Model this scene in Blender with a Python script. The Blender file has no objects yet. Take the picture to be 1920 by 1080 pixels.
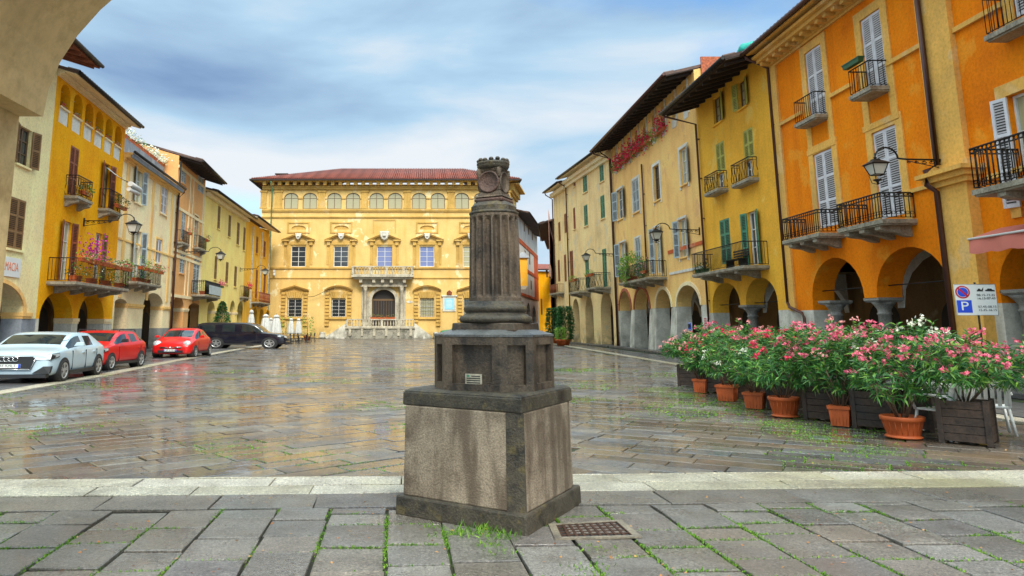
import bpy, math, random
from mathutils import Vector, Matrix
R = math.radians
rnd = random.Random(7)
sc = bpy.context.scene
col = sc.collection

# ------------------------------------------------------------------ camera
FPX, CX, CY, CH = 1350.0, 800.0, 380.0, 1.75      # focal length and principal point in photo pixels, eye height
PIT = math.atan(FPX/7980)
cam = bpy.data.objects.new('camera', bpy.data.cameras.new('camera'))
col.objects.link(cam); sc.camera = cam
cam.location = (0, 0, CH); cam.rotation_euler = (R(90)+PIT, 0, 0)
cam.data.sensor_width = 36; cam.data.lens = FPX/1920*36
cam.data.shift_x = (960-CX)/1920; cam.data.shift_y = (CY-540)/1920
cam.data.clip_end = 2000; cam.data.clip_start = .05

# ------------------------------------------------------------------ world
SUN_EL, SUN_AZ = R(44), R(166)     # azimuth measured from +Y clockwise: behind the camera
w = bpy.data.worlds.new('World'); sc.world = w; w.use_nodes = True
nt = w.node_tree; nt.nodes.clear(); N = nt.nodes.new; L = nt.links.new
out = N('ShaderNodeOutputWorld'); bg = N('ShaderNodeBackground')
sky = N('ShaderNodeTexSky'); sky.sky_type = 'NISHITA'; sky.sun_disc = False
sky.sun_elevation = SUN_EL; sky.sun_rotation = SUN_AZ; sky.altitude = 200; sky.air_density = 1.0; sky.ozone_density = 2.0
tc = N('ShaderNodeTexCoord')
mp = N('ShaderNodeMapping'); mp.inputs['Scale'].default_value = (1.0, 1.0, 2.9); mp.inputs['Rotation'].default_value = (0, R(-17), 0)
mp.inputs['Location'].default_value = (.35, 1.1, .2)
n1 = N('ShaderNodeTexNoise'); n1.inputs['Scale'].default_value = 1.45; n1.inputs['Detail'].default_value = 7; n1.inputs['Roughness'].default_value = .5; n1.inputs['Distortion'].default_value = .5
r1 = N('ShaderNodeValToRGB'); r1.color_ramp.elements[0].position = .30; r1.color_ramp.elements[1].position = .46
n2 = N('ShaderNodeTexNoise'); n2.inputs['Scale'].default_value = 1.9; n2.inputs['Distortion'].default_value = .3; n2.inputs['Detail'].default_value = 7; n2.inputs['Roughness'].default_value = .5
r2 = N('ShaderNodeValToRGB'); r2.color_ramp.elements[0].position = .26; r2.color_ramp.elements[1].position = .60; r2.color_ramp.elements.new(.46)

for e_, c_ in zip(r2.color_ramp.elements, ((1.0, 1.6, 2.7, 1), (2.2, 3.2, 4.1, 1), (3.9, 4.15, 4.4, 1))): e_.color = c_
mix = N('ShaderNodeMixRGB'); SKYK = N('ShaderNodeMixRGB'); SKYK.blend_type = 'MULTIPLY'; SKYK.inputs[0].default_value = 1; SKYK.inputs[2].default_value = (.72, 1.02, 1.16, 1)
L(tc.outputs['Generated'], mp.inputs['Vector']); L(mp.outputs[0], n1.inputs['Vector']); L(mp.outputs[0], n2.inputs['Vector'])
L(n1.outputs['Fac'], r1.inputs[0]); zs_ = N('ShaderNodeSeparateXYZ'); L(tc.outputs['Generated'], zs_.inputs[0])
zb_ = N('ShaderNodeMath'); zb_.operation = 'MULTIPLY_ADD'; zb_.inputs[1].default_value = -.34; zb_.inputs[2].default_value = .075; L(zs_.outputs['Z'], zb_.inputs[0])   # the cloud deck is thicker higher up
za_ = N('ShaderNodeMath'); za_.operation = 'ADD'; L(n2.outputs['Fac'], za_.inputs[0]); L(zb_.outputs[0], za_.inputs[1]); L(za_.outputs[0], r2.inputs[0])
L(sky.outputs[0], SKYK.inputs[1]); L(r1.outputs[0], mix.inputs[0]); L(SKYK.outputs[0], mix.inputs[1]); L(r2.outputs[0], mix.inputs[2])
# unseen sky overhead and behind the camera, boosted and warmed to light the walls
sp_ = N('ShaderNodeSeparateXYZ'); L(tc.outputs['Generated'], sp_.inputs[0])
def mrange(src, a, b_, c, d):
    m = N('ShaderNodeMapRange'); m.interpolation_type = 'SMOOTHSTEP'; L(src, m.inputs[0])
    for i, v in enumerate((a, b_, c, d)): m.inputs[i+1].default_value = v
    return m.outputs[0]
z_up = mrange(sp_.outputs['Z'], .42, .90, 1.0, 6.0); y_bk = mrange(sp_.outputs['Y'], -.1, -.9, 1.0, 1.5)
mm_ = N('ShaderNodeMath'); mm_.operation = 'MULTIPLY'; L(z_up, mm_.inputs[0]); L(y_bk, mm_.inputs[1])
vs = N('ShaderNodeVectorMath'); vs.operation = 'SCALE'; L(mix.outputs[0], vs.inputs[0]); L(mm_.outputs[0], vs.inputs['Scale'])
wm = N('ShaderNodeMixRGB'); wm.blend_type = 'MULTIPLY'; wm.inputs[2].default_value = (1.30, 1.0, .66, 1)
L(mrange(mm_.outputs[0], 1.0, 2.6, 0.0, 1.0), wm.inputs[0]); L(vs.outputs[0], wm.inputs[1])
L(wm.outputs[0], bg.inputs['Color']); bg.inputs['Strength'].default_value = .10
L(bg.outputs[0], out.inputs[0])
sun = bpy.data.objects.new('sun', bpy.data.lights.new('sun', 'SUN')); col.objects.link(sun)
sun.data.energy = 1.5; sun.data.angle = R(18); sun.data.color = (1, .95, .86)
sd = Vector((math.sin(SUN_AZ)*math.cos(SUN_EL), math.cos(SUN_AZ)*math.cos(SUN_EL), math.sin(SUN_EL)))
sun.rotation_euler = sd.to_track_quat('Z', 'Y').to_euler()
sc.view_settings.view_transform = 'Standard'; sc.view_settings.look = 'None'
sc.view_settings.exposure = 1.12; sc.view_settings.gamma = 1
sc.render.engine = 'CYCLES'
sc.cycles.max_bounces = 6; sc.cycles.diffuse_bounces = 2; sc.cycles.glossy_bounces = 3

# ------------------------------------------------------------------ pixel geometry (to turn measurements into metres)
cp, sp = math.cos(PIT), math.sin(PIT)
def ray(u, v):
    a = (u-CX)/FPX; b = -(v-CY)/FPX
    return Vector((a, cp-b*sp, sp+b*cp))
def gnd(u, v, z=0.0):
    d = ray(u, v); t = (z-CH)/d.z
    return Vector((d.x*t, d.y*t, z))
def atY(u, v, Y):
    d = ray(u, v); t = Y/d.y
    return Vector((d.x*t, Y, CH+d.z*t))

# ------------------------------------------------------------------ materials
def newmat(name):
    m = bpy.data.materials.new(name); m.use_nodes = True
    t = m.node_tree; p = t.nodes['Principled BSDF']
    return m, t, p
def ramp(t, stops):
    r = t.nodes.new('ShaderNodeValToRGB'); e = r.color_ramp.elements
    while len(e) < len(stops): e.new(.5)
    for i, (p, c) in enumerate(stops):
        e[i].position = p; e[i].color = (c[0], c[1], c[2], 1)
    return r
def noise(t, scale, detail=4, vec=None, rough=.55, stretch=None):
    n = t.nodes.new('ShaderNodeTexNoise'); n.inputs['Scale'].default_value = scale; n.inputs['Detail'].default_value = detail; n.inputs['Roughness'].default_value = rough
    g = t.nodes.new('ShaderNodeNewGeometry')
    src = g.outputs['Position'] if vec is None else vec
    if stretch:
        m = t.nodes.new('ShaderNodeMapping'); m.inputs['Scale'].default_value = stretch
        t.links.new(src, m.inputs['Vector']); src = m.outputs[0]
    t.links.new(src, n.inputs['Vector'])
    return n
def mul(c, k): return tuple(min(1, x*k) for x in c[:3])
def mixc(a, b, f): return tuple(x*(1-f)+y*f for x, y in zip(a, b))
def plain(name, c, rough=.6, metal=0, var=.12, scale=6, bump=0.0, spec=.5, coat=0):
    m, t, p = newmat(name)
    n = noise(t, scale, 4)
    r = ramp(t, [(.3, mul(c, 1-var)), (.7, mul(c, 1+var))])
    t.links.new(n.outputs['Fac'], r.inputs[0]); t.links.new(r.outputs[0], p.inputs['Base Color'])
    p.inputs['Roughness'].default_value = rough; p.inputs['Metallic'].default_value = metal
    p.inputs['Specular IOR Level'].default_value = spec; p.inputs['Coat Weight'].default_value = coat; p.inputs['Coat Roughness'].default_value = .05
    if bump:
        b = t.nodes.new('ShaderNodeBump'); b.inputs['Strength'].default_value = bump; b.inputs['Distance'].default_value = .02
        n2 = noise(t, scale*5, 5); t.links.new(n2.outputs['Fac'], b.inputs['Height']); t.links.new(b.outputs[0], p.inputs['Normal'])
    return m
def plaster(name, c, stain=.35, dark=None, patch=None, scale=.5):
    """Aged lime plaster: soft cloudy colour, fine grain, vertical rain streaks and a few repaired patches."""
    m, t, p = newmat(name)
    dark = dark or mul(c, .62)
    patch = patch or mixc(c, (.75, .62, .42), .35)
    n = noise(t, scale, 8, rough=.62)
    r = ramp(t, [(.26, mixc(c, dark, min(1, stain*1.5))), (.48, c), (.70, mul(c, 1.16))])
    t.links.new(n.outputs['Fac'], r.inputs[0])
    st = noise(t, 1.6, 6, stretch=(1, 1, .12)); rs = ramp(t, [(.50, (0, 0, 0)), (.75, (1, 1, 1))])
    t.links.new(st.outputs['Fac'], rs.inputs[0])
    mx = t.nodes.new('ShaderNodeMixRGB'); mm = t.nodes.new('ShaderNodeMath'); mm.operation = 'MULTIPLY'; mm.inputs[1].default_value = stain*1.2
    t.links.new(rs.outputs[0], mm.inputs[0]); t.links.new(mm.outputs[0], mx.inputs[0]); t.links.new(r.outputs[0], mx.inputs[1]); mx.inputs[2].default_value = (*dark, 1)
    pn = noise(t, .9, 3, stretch=(1, 1, .8)); rp = ramp(t, [(.60, (0, 0, 0)), (.66, (1, 1, 1))])
    t.links.new(pn.outputs['Fac'], rp.inputs[0])
    m2 = t.nodes.new('ShaderNodeMixRGB'); m3 = t.nodes.new('ShaderNodeMath'); m3.operation = 'MULTIPLY'; m3.inputs[1].default_value = .75
    t.links.new(rp.outputs[0], m3.inputs[0]); t.links.new(m3.outputs[0], m2.inputs[0]); t.links.new(mx.outputs[0], m2.inputs[1]); m2.inputs[2].default_value = (*patch, 1)
    t.links.new(m2.outputs[0], p.inputs['Base Color'])
    gz = t.nodes.new('ShaderNodeNewGeometry'); sz_ = t.nodes.new('ShaderNodeSeparateXYZ'); t.links.new(gz.outputs['Position'], sz_.inputs[0])
    rz_ = t.nodes.new('ShaderNodeMapRange'); rz_.inputs[1].default_value = .15; rz_.inputs[2].default_value = 1.5; rz_.inputs[3].default_value = 1; rz_.inputs[4].default_value = 0; t.links.new(sz_.outputs['Z'], rz_.inputs[0])
    dz = noise(t, 1.4, 5); rdz = ramp(t, [(.40, (0, 0, 0)), (.60, (1, 1, 1))]); t.links.new(dz.outputs['Fac'], rdz.inputs[0])
    md = t.nodes.new('ShaderNodeMath'); md.operation = 'MULTIPLY'; t.links.new(rz_.outputs[0], md.inputs[0]); t.links.new(rdz.outputs[0], md.inputs[1])
    m4 = t.nodes.new('ShaderNodeMixRGB'); t.links.new(md.outputs[0], m4.inputs[0]); t.links.new(m2.outputs[0], m4.inputs[1]); m4.inputs[2].default_value = (*mixc(dark, (.16, .15, .12), .5), 1)
    gr = noise(t, 11, 6, rough=.75); rg_ = ramp(t, [(.33, (.80, .78, .75)), (.52, (1, 1, 1)), (.70, (1.10, 1.10, 1.08))]); t.links.new(gr.outputs['Fac'], rg_.inputs[0])
    m5 = t.nodes.new('ShaderNodeMixRGB'); m5.blend_type = 'MULTIPLY'; m5.inputs[0].default_value = 1; t.links.new(m4.outputs[0], m5.inputs[1]); t.links.new(rg_.outputs[0], m5.inputs[2]); t.links.new(m5.outputs[0], p.inputs['Base Color'])
    p.inputs['Roughness'].default_value = .88; p.inputs['Specular IOR Level'].default_value = .12
    b = t.nodes.new('ShaderNodeBump'); b.inputs['Strength'].default_value = .35; b.inputs['Distance'].default_value = .03
    nb = noise(t, 7, 8, rough=.7); t.links.new(nb.outputs['Fac'], b.inputs['Height']); t.links.new(b.outputs[0], p.inputs['Normal'])
    return m
def stone(name, c, c2, rough=(.3, .7), scale=3, pit=40, moss=0, bump=.5, lichen=None, drip=0):
    m, t, p = newmat(name)
    n = noise(t, scale, 8, rough=.65)
    r = ramp(t, [(.32, c2), (.5, mixc(c, c2, .35)), (.68, c)])
    t.links.new(n.outputs['Fac'], r.inputs[0])
    g = noise(t, pit, 3, rough=.7); rg = ramp(t, [(.35, (.55, .55, .55)), (.6, (1.15, 1.15, 1.15))])
    t.links.new(g.outputs['Fac'], rg.inputs[0])
    mx = t.nodes.new('ShaderNodeMixRGB'); mx.blend_type = 'MULTIPLY'; mx.inputs[0].default_value = .8
    t.links.new(r.outputs[0], mx.inputs[1]); t.links.new(rg.outputs[0], mx.inputs[2])
    last = mx
    if drip:   # dark weathering runs down the faces
        dn = noise(t, 5.0, 5, stretch=(1, 1, .16)); dr = ramp(t, [(.47, (0, 0, 0)), (.62, (1, 1, 1))]); t.links.new(dn.outputs['Fac'], dr.inputs[0])
        md = t.nodes.new('ShaderNodeMixRGB'); mq = t.nodes.new('ShaderNodeMath'); mq.operation = 'MULTIPLY'; mq.inputs[1].default_value = drip
        t.links.new(dr.outputs[0], mq.inputs[0]); t.links.new(mq.outputs[0], md.inputs[0]); t.links.new(mx.outputs[0], md.inputs[1]); md.inputs[2].default_value = (*mul(c2, .75), 1); mx = md; last = md
    if moss or lichen:
        mn = noise(t, scale*2.2, 6); rm = ramp(t, [(.56, (0, 0, 0)), (.68, (1, 1, 1))]); t.links.new(mn.outputs['Fac'], rm.inputs[0])
        m2 = t.nodes.new('ShaderNodeMixRGB'); mm = t.nodes.new('ShaderNodeMath'); mm.operation = 'MULTIPLY'; mm.inputs[1].default_value = moss or .5
        t.links.new(rm.outputs[0], mm.inputs[0]); t.links.new(mm.outputs[0], m2.inputs[0]); t.links.new(mx.outputs[0], m2.inputs[1])
        m2.inputs[2].default_value = (*(lichen or (.10, .12, .02)), 1); last = m2
    t.links.new(last.outputs[0], p.inputs['Base Color'])
    rr = t.nodes.new('ShaderNodeMapRange'); rr.inputs[3].default_value = rough[0]; rr.inputs[4].default_value = rough[1]; rr.inputs[1].default_value = .35; rr.inputs[2].default_value = .65
    t.links.new(n.outputs['Fac'], rr.inputs[0]); t.links.new(rr.outputs[0], p.inputs['Roughness'])
    b = t.nodes.new('ShaderNodeBump'); b.inputs['Strength'].default_value = bump; b.inputs['Distance'].default_value = .012
    t.links.new(g.outputs['Fac'], b.inputs['Height']); t.links.new(b.outputs[0], p.inputs['Normal'])
    return m
def paving(name, cols, rough_lo, rough_hi, wet_scale=.35, bump=.35, dirt=(.16, .10, .06), film=0):
    """Stone slabs: each slab (mesh island) has a tone of its own; rain water lies in patches, so gloss varies over the floor."""
    m, t, p = newmat(name)
    g = t.nodes.new('ShaderNodeNewGeometry')
    k = len(cols)
    r = ramp(t, [(i/(k-1), c) for i, c in enumerate(cols)])
    t.links.new(g.outputs['Random Per Island'], r.inputs[0])
    n = noise(t, 2.2, 8, rough=.7); rn = ramp(t, [(.3, (.62, .58, .55)), (.7, (1.25, 1.22, 1.2))]); t.links.new(n.outputs['Fac'], rn.inputs[0])
    mx = t.nodes.new('ShaderNodeMixRGB'); mx.blend_type = 'MULTIPLY'; mx.inputs[0].default_value = 1
    t.links.new(r.outputs[0], mx.inputs[1]); t.links.new(rn.outputs[0], mx.inputs[2])
    fine = noise(t, 70, 4, rough=.8); rf = ramp(t, [(.36, (.30, .30, .32)), (.50, (.95, .95, .95)), (.64, (1.7, 1.68, 1.62))]); t.links.new(fine.outputs['Fac'], rf.inputs[0])
    mf = t.nodes.new('ShaderNodeMixRGB'); mf.blend_type = 'MULTIPLY'; mf.inputs[0].default_value = .75
    t.links.new(mx.outputs[0], mf.inputs[1]); t.links.new(rf.outputs[0], mf.inputs[2])
    pk = noise(t, 34, 5, rough=.75); rk = ramp(t, [(.32, (.30, .29, .28)), (.46, (.95, .95, .95)), (.56, (1.05, 1.05, 1.05)), (.66, (1.75, 1.7, 1.6))]); t.links.new(pk.outputs['Fac'], rk.inputs[0])
    mk = t.nodes.new('ShaderNodeMixRGB'); mk.blend_type = 'MULTIPLY'; mk.inputs[0].default_value = 1; t.links.new(mf.outputs[0], mk.inputs[1]); t.links.new(rk.outputs[0], mk.inputs[2]); mf = mk
    dn = noise(t, .55, 6); rd = ramp(t, [(.52, (0, 0, 0)), (.68, (1, 1, 1))]); t.links.new(dn.outputs['Fac'], rd.inputs[0])
    m2 = t.nodes.new('ShaderNodeMixRGB'); mm = t.nodes.new('ShaderNodeMath'); mm.operation = 'MULTIPLY'; mm.inputs[1].default_value = .6
    t.links.new(rd.outputs[0], mm.inputs[0]); t.links.new(mm.outputs[0], m2.inputs[0]); t.links.new(mf.outputs[0], m2.inputs[1]); m2.inputs[2].default_value = (*dirt, 1)
    t.links.new(m2.outputs[0], p.inputs['Base Color'])
    wn = noise(t, wet_scale, 7, rough=.65); rr = t.nodes.new('ShaderNodeMapRange')
    rr.inputs[1].default_value = .40; rr.inputs[2].default_value = .62; rr.inputs[3].default_value = rough_lo; rr.inputs[4].default_value = rough_hi
    t.links.new(wn.outputs['Fac'], rr.inputs[0])
    ri = t.nodes.new('ShaderNodeMath'); ri.operation = 'MULTIPLY_ADD'; ri.inputs[1].default_value = .16; t.links.new(g.outputs['Random Per Island'], ri.inputs[0]); t.links.new(rr.outputs[0], ri.inputs[2])
    t.links.new(ri.outputs[0], p.inputs['Roughness']); p.inputs['Specular IOR Level'].default_value = .55
    if film:   # standing water: a clear, nearly smooth film in patches
        fm = t.nodes.new('ShaderNodeMapRange'); fm.inputs[1].default_value = .62; fm.inputs[2].default_value = .42; fm.inputs[3].default_value = .0; fm.inputs[4].default_value = film
        t.links.new(wn.outputs['Fac'], fm.inputs[0]); t.links.new(fm.outputs[0], p.inputs['Coat Weight']); p.inputs['Coat Roughness'].default_value = .05; p.inputs['Coat IOR'].default_value = 1.5
        bw = t.nodes.new('ShaderNodeBump'); bw.inputs['Strength'].default_value = .22; bw.inputs['Distance'].default_value = .02; nw = noise(t, 3.0, 4); t.links.new(nw.outputs['Fac'], bw.inputs['Height']); t.links.new(bw.outputs[0], p.inputs['Coat Normal'])
    b = t.nodes.new('ShaderNodeBump'); b.inputs['Strength'].default_value = bump; b.inputs['Distance'].default_value = .008
    t.links.new(fine.outputs['Fac'], b.inputs['Height'])
    b2 = t.nodes.new('ShaderNodeBump'); b2.inputs['Strength'].default_value = bump*.6; b2.inputs['Distance'].default_value = .02
    n3 = noise(t, 5, 3); t.links.new(n3.outputs['Fac'], b2.inputs['Height']); t.links.new(b.outputs[0], b2.inputs['Normal']); t.links.new(b2.outputs[0], p.inputs['Normal'])
    return m
def tiles(name, c1, c2, axis):
    m, t, p = newmat(name)
    g = t.nodes.new('ShaderNodeNewGeometry')
    wv = t.nodes.new('ShaderNodeTexWave'); wv.bands_direction = axis; wv.inputs['Scale'].default_value = 1.1; wv.inputs['Distortion'].default_value = .6; wv.inputs['Detail Scale'].default_value = 2
    t.links.new(g.outputs['Position'], wv.inputs['Vector'])
    n = noise(t, 2.4, 5, rough=.8); r = ramp(t, [(.35, c2), (.62, c1)]); t.links.new(n.outputs['Fac'], r.inputs[0])
    mx = t.nodes.new('ShaderNodeMixRGB'); mx.blend_type = 'MULTIPLY'; mx.inputs[0].default_value = .75
    rw = ramp(t, [(.1, (.25, .2, .2)), (.6, (1.1, 1.1, 1.1))]); t.links.new(wv.outputs['Fac'], rw.inputs[0])
    t.links.new(r.outputs[0], mx.inputs[1]); t.links.new(rw.outputs[0], mx.inputs[2]); t.links.new(mx.outputs[0], p.inputs['Base Color'])
    b = t.nodes.new('ShaderNodeBump'); b.inputs['Strength'].default_value = .8; b.inputs['Distance'].default_value = .08; t.links.new(wv.outputs['Fac'], b.inputs['Height']); t.links.new(b.outputs[0], p.inputs['Normal'])
    p.inputs['Roughness'].default_value = .8
    return m
def leafmat(name, cols, rough=.45, trans=.25):
    m, t, p = newmat(name)
    g = t.nodes.new('ShaderNodeNewGeometry'); k = len(cols)
    r = ramp(t, [(i/(k-1), c) for i, c in enumerate(cols)]); t.links.new(g.outputs['Random Per Island'], r.inputs[0]); t.links.new(r.outputs[0], p.inputs['Base Color'])
    p.inputs['Roughness'].default_value = rough
    tr = t.nodes.new('ShaderNodeBsdfTranslucent'); ms = t.nodes.new('ShaderNodeMixShader'); ms.inputs[0].default_value = trans
    o = t.nodes['Material Output']; t.links.new(r.outputs[0], tr.inputs[0]); t.links.new(p.outputs[0], ms.inputs[1]); t.links.new(tr.outputs[0], ms.inputs[2]); t.links.new(ms.outputs[0], o.inputs[0])
    return m
def glassmat(name, c=(.02, .03, .04), rough=.06):
    m, t, p = newmat(name); p.inputs['Base Color'].default_value = (*c, 1); p.inputs['Roughness'].default_value = rough; p.inputs['Specular IOR Level'].default_value = .9
    n = noise(t, 1.5, 2); b = t.nodes.new('ShaderNodeBump'); b.inputs['Strength'].default_value = .05; b.inputs['Distance'].default_value = .05
    t.links.new(n.outputs['Fac'], b.inputs['Height']); t.links.new(b.outputs[0], p.inputs['Normal'])
    return m

M = {}
M['orange'] = plaster('orange_plaster', (.95, .25, .006), .45, (.68, .14, .006), (.93, .34, .03))
M['apricot'] = plaster('apricot_plaster', (.86, .47, .11), .5, (.55, .33, .12))
M['yellow'] = plaster('yellow_plaster', (.95, .47, .05), .4, (.62, .33, .04), (.92, .58, .12))
M['deepyellow'] = plaster('deep_yellow_plaster', (.96, .42, .008), .45, (.85, .27, .008), (.95, .50, .03))
M['peach'] = plaster('peach_plaster', (.98, .59, .21), .35, (.68, .36, .11), (.82, .45, .20))
M['sand'] = plaster('sand_plaster', (.96, .67, .32), .42, (.62, .42, .20), (.72, .60, .40))
M['cream'] = plaster('cream_plaster', (.98, .76, .46), .22, (.66, .50, .27), (.84, .62, .36))
M['pale'] = plaster('pale_cream_plaster', (.98, .80, .42), .25, (.62, .52, .27))
M['palace'] = plaster('palace_plaster', (.74, .50, .185), .5, (.66, .38, .09), (.88, .76, .46), .4)
M['palace_trim'] = plaster('palace_stucco', (.62, .38, .105), .5, (.38, .22, .06))
M['limeyellow'] = plaster('lime_yellow_plaster', (.98, .72, .24), .22, (.66, .50, .16))
M['pinkorange'] = plaster('salmon_plaster', (.84, .42, .16), .3, (.6, .3, .12))
M['whitewash'] = plaster('white_plaster', (.76, .73, .66), .4, (.45, .43, .38))
M['redband'] = plaster('red_plaster', (.62, .13, .045), .4)
M['pinkwall'] = plaster('pink_plaster', (.72, .42, .33), .4)
M['umber'] = plaster('umber_plaster', (.42, .29, .11), .7, (.20, .14, .06), (.36, .34, .22), 1.1)
M['greyplinth'] = plaster('grey_plinth', (.30, .32, .36), .5, (.16, .16, .18), (.42, .42, .42), 1.1)
M['brickplinth'] = plaster('grey_stone_blocks', (.32, .31, .29), .6, (.16, .15, .14), (.44, .42, .38), 1.6)
M['whitestone'] = plaster('white_render', (.68, .64, .55), .7, (.36, .33, .27), (.55, .52, .44), .9)
M['colstone'] = stone('weathered_grey_stone', (.36, .34, .30), (.16, .15, .13), (.5, .7), 2.5, 30)
M['palestone'] = stone('pale_carved_stone', (.62, .55, .42), (.30, .25, .18), (.5, .7), 1.4, 14)
M['mosswall'] = stone('mossy_stone', (.42, .38, .30), (.12, .11, .09), (.5, .7), 1.5, 12, moss=.6)
M['brick'] = plain('old_brick', (.42, .11, .05), .85, var=.45, scale=9, bump=.6)
M['portico'] = plaster('portico_plaster', (.66, .47, .23), .6, (.36, .22, .09), (.50, .46, .30), 1.4)
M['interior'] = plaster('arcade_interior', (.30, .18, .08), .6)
M['dark_door_slat_shade'] = plain('dark_doorway_slat_shade', (.025, .018, .015), .6)
M['iron'] = plain('black_iron', (.02, .018, .017), .5, .4, scale=20)
M['ironbrown'] = plain('brown_gutter', (.10, .04, .03), .45, .3, scale=3)
M['slab'] = stone('balcony_stone', (.42, .37, .28), (.18, .15, .11), (.6, .8), 2.5, 16)
M['darkwood'] = plain('dark_eave_wood', (.035, .022, .018), .8, var=.3, scale=4)
M['redwood'] = plain('red_brown_soffit', (.20, .05, .02), .8, var=.3, scale=4)
M['tile'] = tiles('terracotta_roof_tiles', (.40, .10, .06), (.15, .05, .04), 'X')
M['tile_y'] = tiles('grey_brown_roof_tiles', (.16, .09, .07), (.07, .05, .045), 'Y')
M['sh_white'] = plain('white_shutter_paint', (.70, .67, .70), .6, var=.12, scale=3)
M['sh_grey'] = plain('grey_shutter_paint', (.44, .50, .52), .6, var=.15, scale=3)
M['sh_green'] = plain('green_shutter_paint', (.07, .25, .15), .55, var=.2, scale=3)
M['sh_olive'] = plain('olive_shutter_paint', (.42, .40, .07), .6, var=.2, scale=3)
M['sh_brown'] = plain('red_brown_shutter_paint', (.30, .075, .025), .55, var=.2, scale=3)
M['sh_tan'] = plain('brown_wood_shutter', (.25, .13, .045), .6, var=.2, scale=3)
M['frame_white'] = plain('white_window_frame', (.72, .71, .68), .5)
M['frame_brown'] = plain('brown_window_frame', (.16, .09, .04), .5)
M['glass'] = glassmat('window_glass', (.03, .04, .05))
M['glass_blue'] = glassmat('blue_curtained_glass', (.16, .20, .42), .1)
M['glass_cream'] = glassmat('curtained_glass', (.42, .38, .22), .15)
M['stone_mon'] = stone('monument_dark_stone', (.165, .115, .075), (.026, .020, .016), (.45, .7), 3.2, 45, bump=.9, drip=.8)
M['stone_black'] = stone('monument_blackened_stone', (.10, .080, .054), (.014, .012, .010), (.4, .7), 5.0, 45, moss=.35, bump=.9, lichen=(.20, .15, .04))
M['stone_die'] = stone('monument_granite', (.47, .37, .265), (.15, .10, .065), (.5, .75), 2.0, 60, bump=.9, drip=.8)
M['stone_red'] = stone('monument_red_stone', (.12, .062, .045), (.05, .03, .025), (.5, .7), 5, 45, bump=.9)
M['stone_grey'] = stone('monument_wet_grey_stone', (.17, .17, .165), (.06, .06, .06), (.25, .5), 3, 45)
M['terracotta'] = plain('terracotta', (.50, .10, .02), .6, var=.18, scale=5)
M['wood'] = stone('weathered_planter_wood', (.075, .046, .032), (.018, .013, .011), (.5, .8), 3.0, 20)
M['soil'] = plain('soil', (.05, .035, .02), .95, var=.4, scale=20)
M['leaf'] = leafmat('oleander_leaves', [(.010, .055, .014), (.04, .17, .03), (.09, .28, .045), (.24, .44, .06), (.03, .13, .045), (.06, .22, .05), (.015, .08, .02)])
M['leaf_dark'] = leafmat('dark_leaves', [(.012, .055, .018), (.03, .13, .03), (.05, .20, .04)])
M['leaf_light'] = leafmat('bright_leaves', [(.08, .24, .03), (.22, .42, .05), (.35, .50, .08)])
M['bark'] = plain('grey_brown_bark', (.16, .11, .07), .8, var=.3, scale=20)
M['f_pink'] = leafmat('pink_petals', [(.80, .05, .16), (.85, .16, .28), (.88, .34, .40), (.75, .02, .10)], .6, .3)
M['f_rose'] = leafmat('salmon_petals', [(.85, .30, .30), (.88, .50, .46), (.80, .16, .16)], .6, .3)
M['f_white'] = leafmat('white_petals', [(.82, .82, .66), (.88, .86, .80), (.78, .80, .50)], .6, .3)
M['f_red'] = leafmat('red_petals', [(.75, .015, .04), (.82, .04, .10), (.85, .08, .25)], .6, .3)
M['f_magenta'] = leafmat('magenta_petals', [(.55, .02, .30), (.75, .04, .45)], .6, .3)
M['moss'] = leafmat('joint_moss', [(.05, .16, .01), (.14, .32, .02), (.26, .44, .04)], .8, .2)
M['deadleaf'] = leafmat('fallen_leaves', [(.45, .16, .05), (.55, .30, .10), (.30, .10, .05)], .7, .1)
M['lampglass'] = plain('frosted_lamp_glass', (.62, .60, .52), .25, scale=2)
M['white'] = plain('white_paint', (.80, .80, .78), .5, var=.04)
M['signwhite'] = plain('sign_white', (.78, .80, .78), .4, var=.02)
M['signblue'] = plain('sign_blue', (.01, .07, .65), .4, var=.03)
M['signred'] = plain('sign_red', (.50, .01, .04), .4, var=.03)
M['signorange'] = plain('sign_orange', (.80, .20, .06), .5, var=.03)
M['black'] = plain('black_ink', (.02, .02, .02), .6, var=.02)
M['lightblue'] = plain('pale_blue_panel', (.30, .62, .78), .4, var=.1)
M['tarp'] = plain('green_tarpaulin', (.01, .38, .30), .5, var=.2, scale=4)
M['awning'] = plain('faded_red_awning', (.66, .19, .14), .8, var=.1, scale=1.5)
M['cloth'] = plain('white_canvas', (.58, .57, .54), .85, var=.08, scale=3)
M['car_white'] = plain('white_car_paint', (.46, .58, .66), .25, var=.02, coat=.5)
M['car_red'] = plain('red_car_paint', (.62, .006, .006), .3, var=.03, coat=.35)
M['car_blue'] = plain('midnight_blue_paint', (.006, .006, .016), .22, var=.1, coat=.8)
M['car_green'] = plain('green_van_paint', (.02, .20, .09), .4, var=.1)
M['carglass'] = glassmat('car_glass', (.02, .028, .03), .03)
M['rubber'] = plain('tyre_rubber', (.018, .018, .019), .8)
M['rim'] = plain('alloy', (.55, .55, .56), .3, .7)
M['trimblack'] = plain('black_plastic_trim', (.018, .018, .020), .5)
M['chrome'] = plain('chrome', (.7, .7, .72), .12, 1)
M['headlamp'] = plain('headlamp_lens', (.62, .66, .70), .08, .3, coat=1)
M['gratestone'] = stone('grate_frame_stone', (.30, .25, .18), (.12, .10, .08), (.5, .7), 4, 40)
M['rust'] = plain('rusty_grate', (.085, .04, .025), .6, .5, var=.5, scale=30, bump=.5)
M['greenbox'] = plain('green_plastic_box', (.02, .10, .03), .5)
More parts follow.
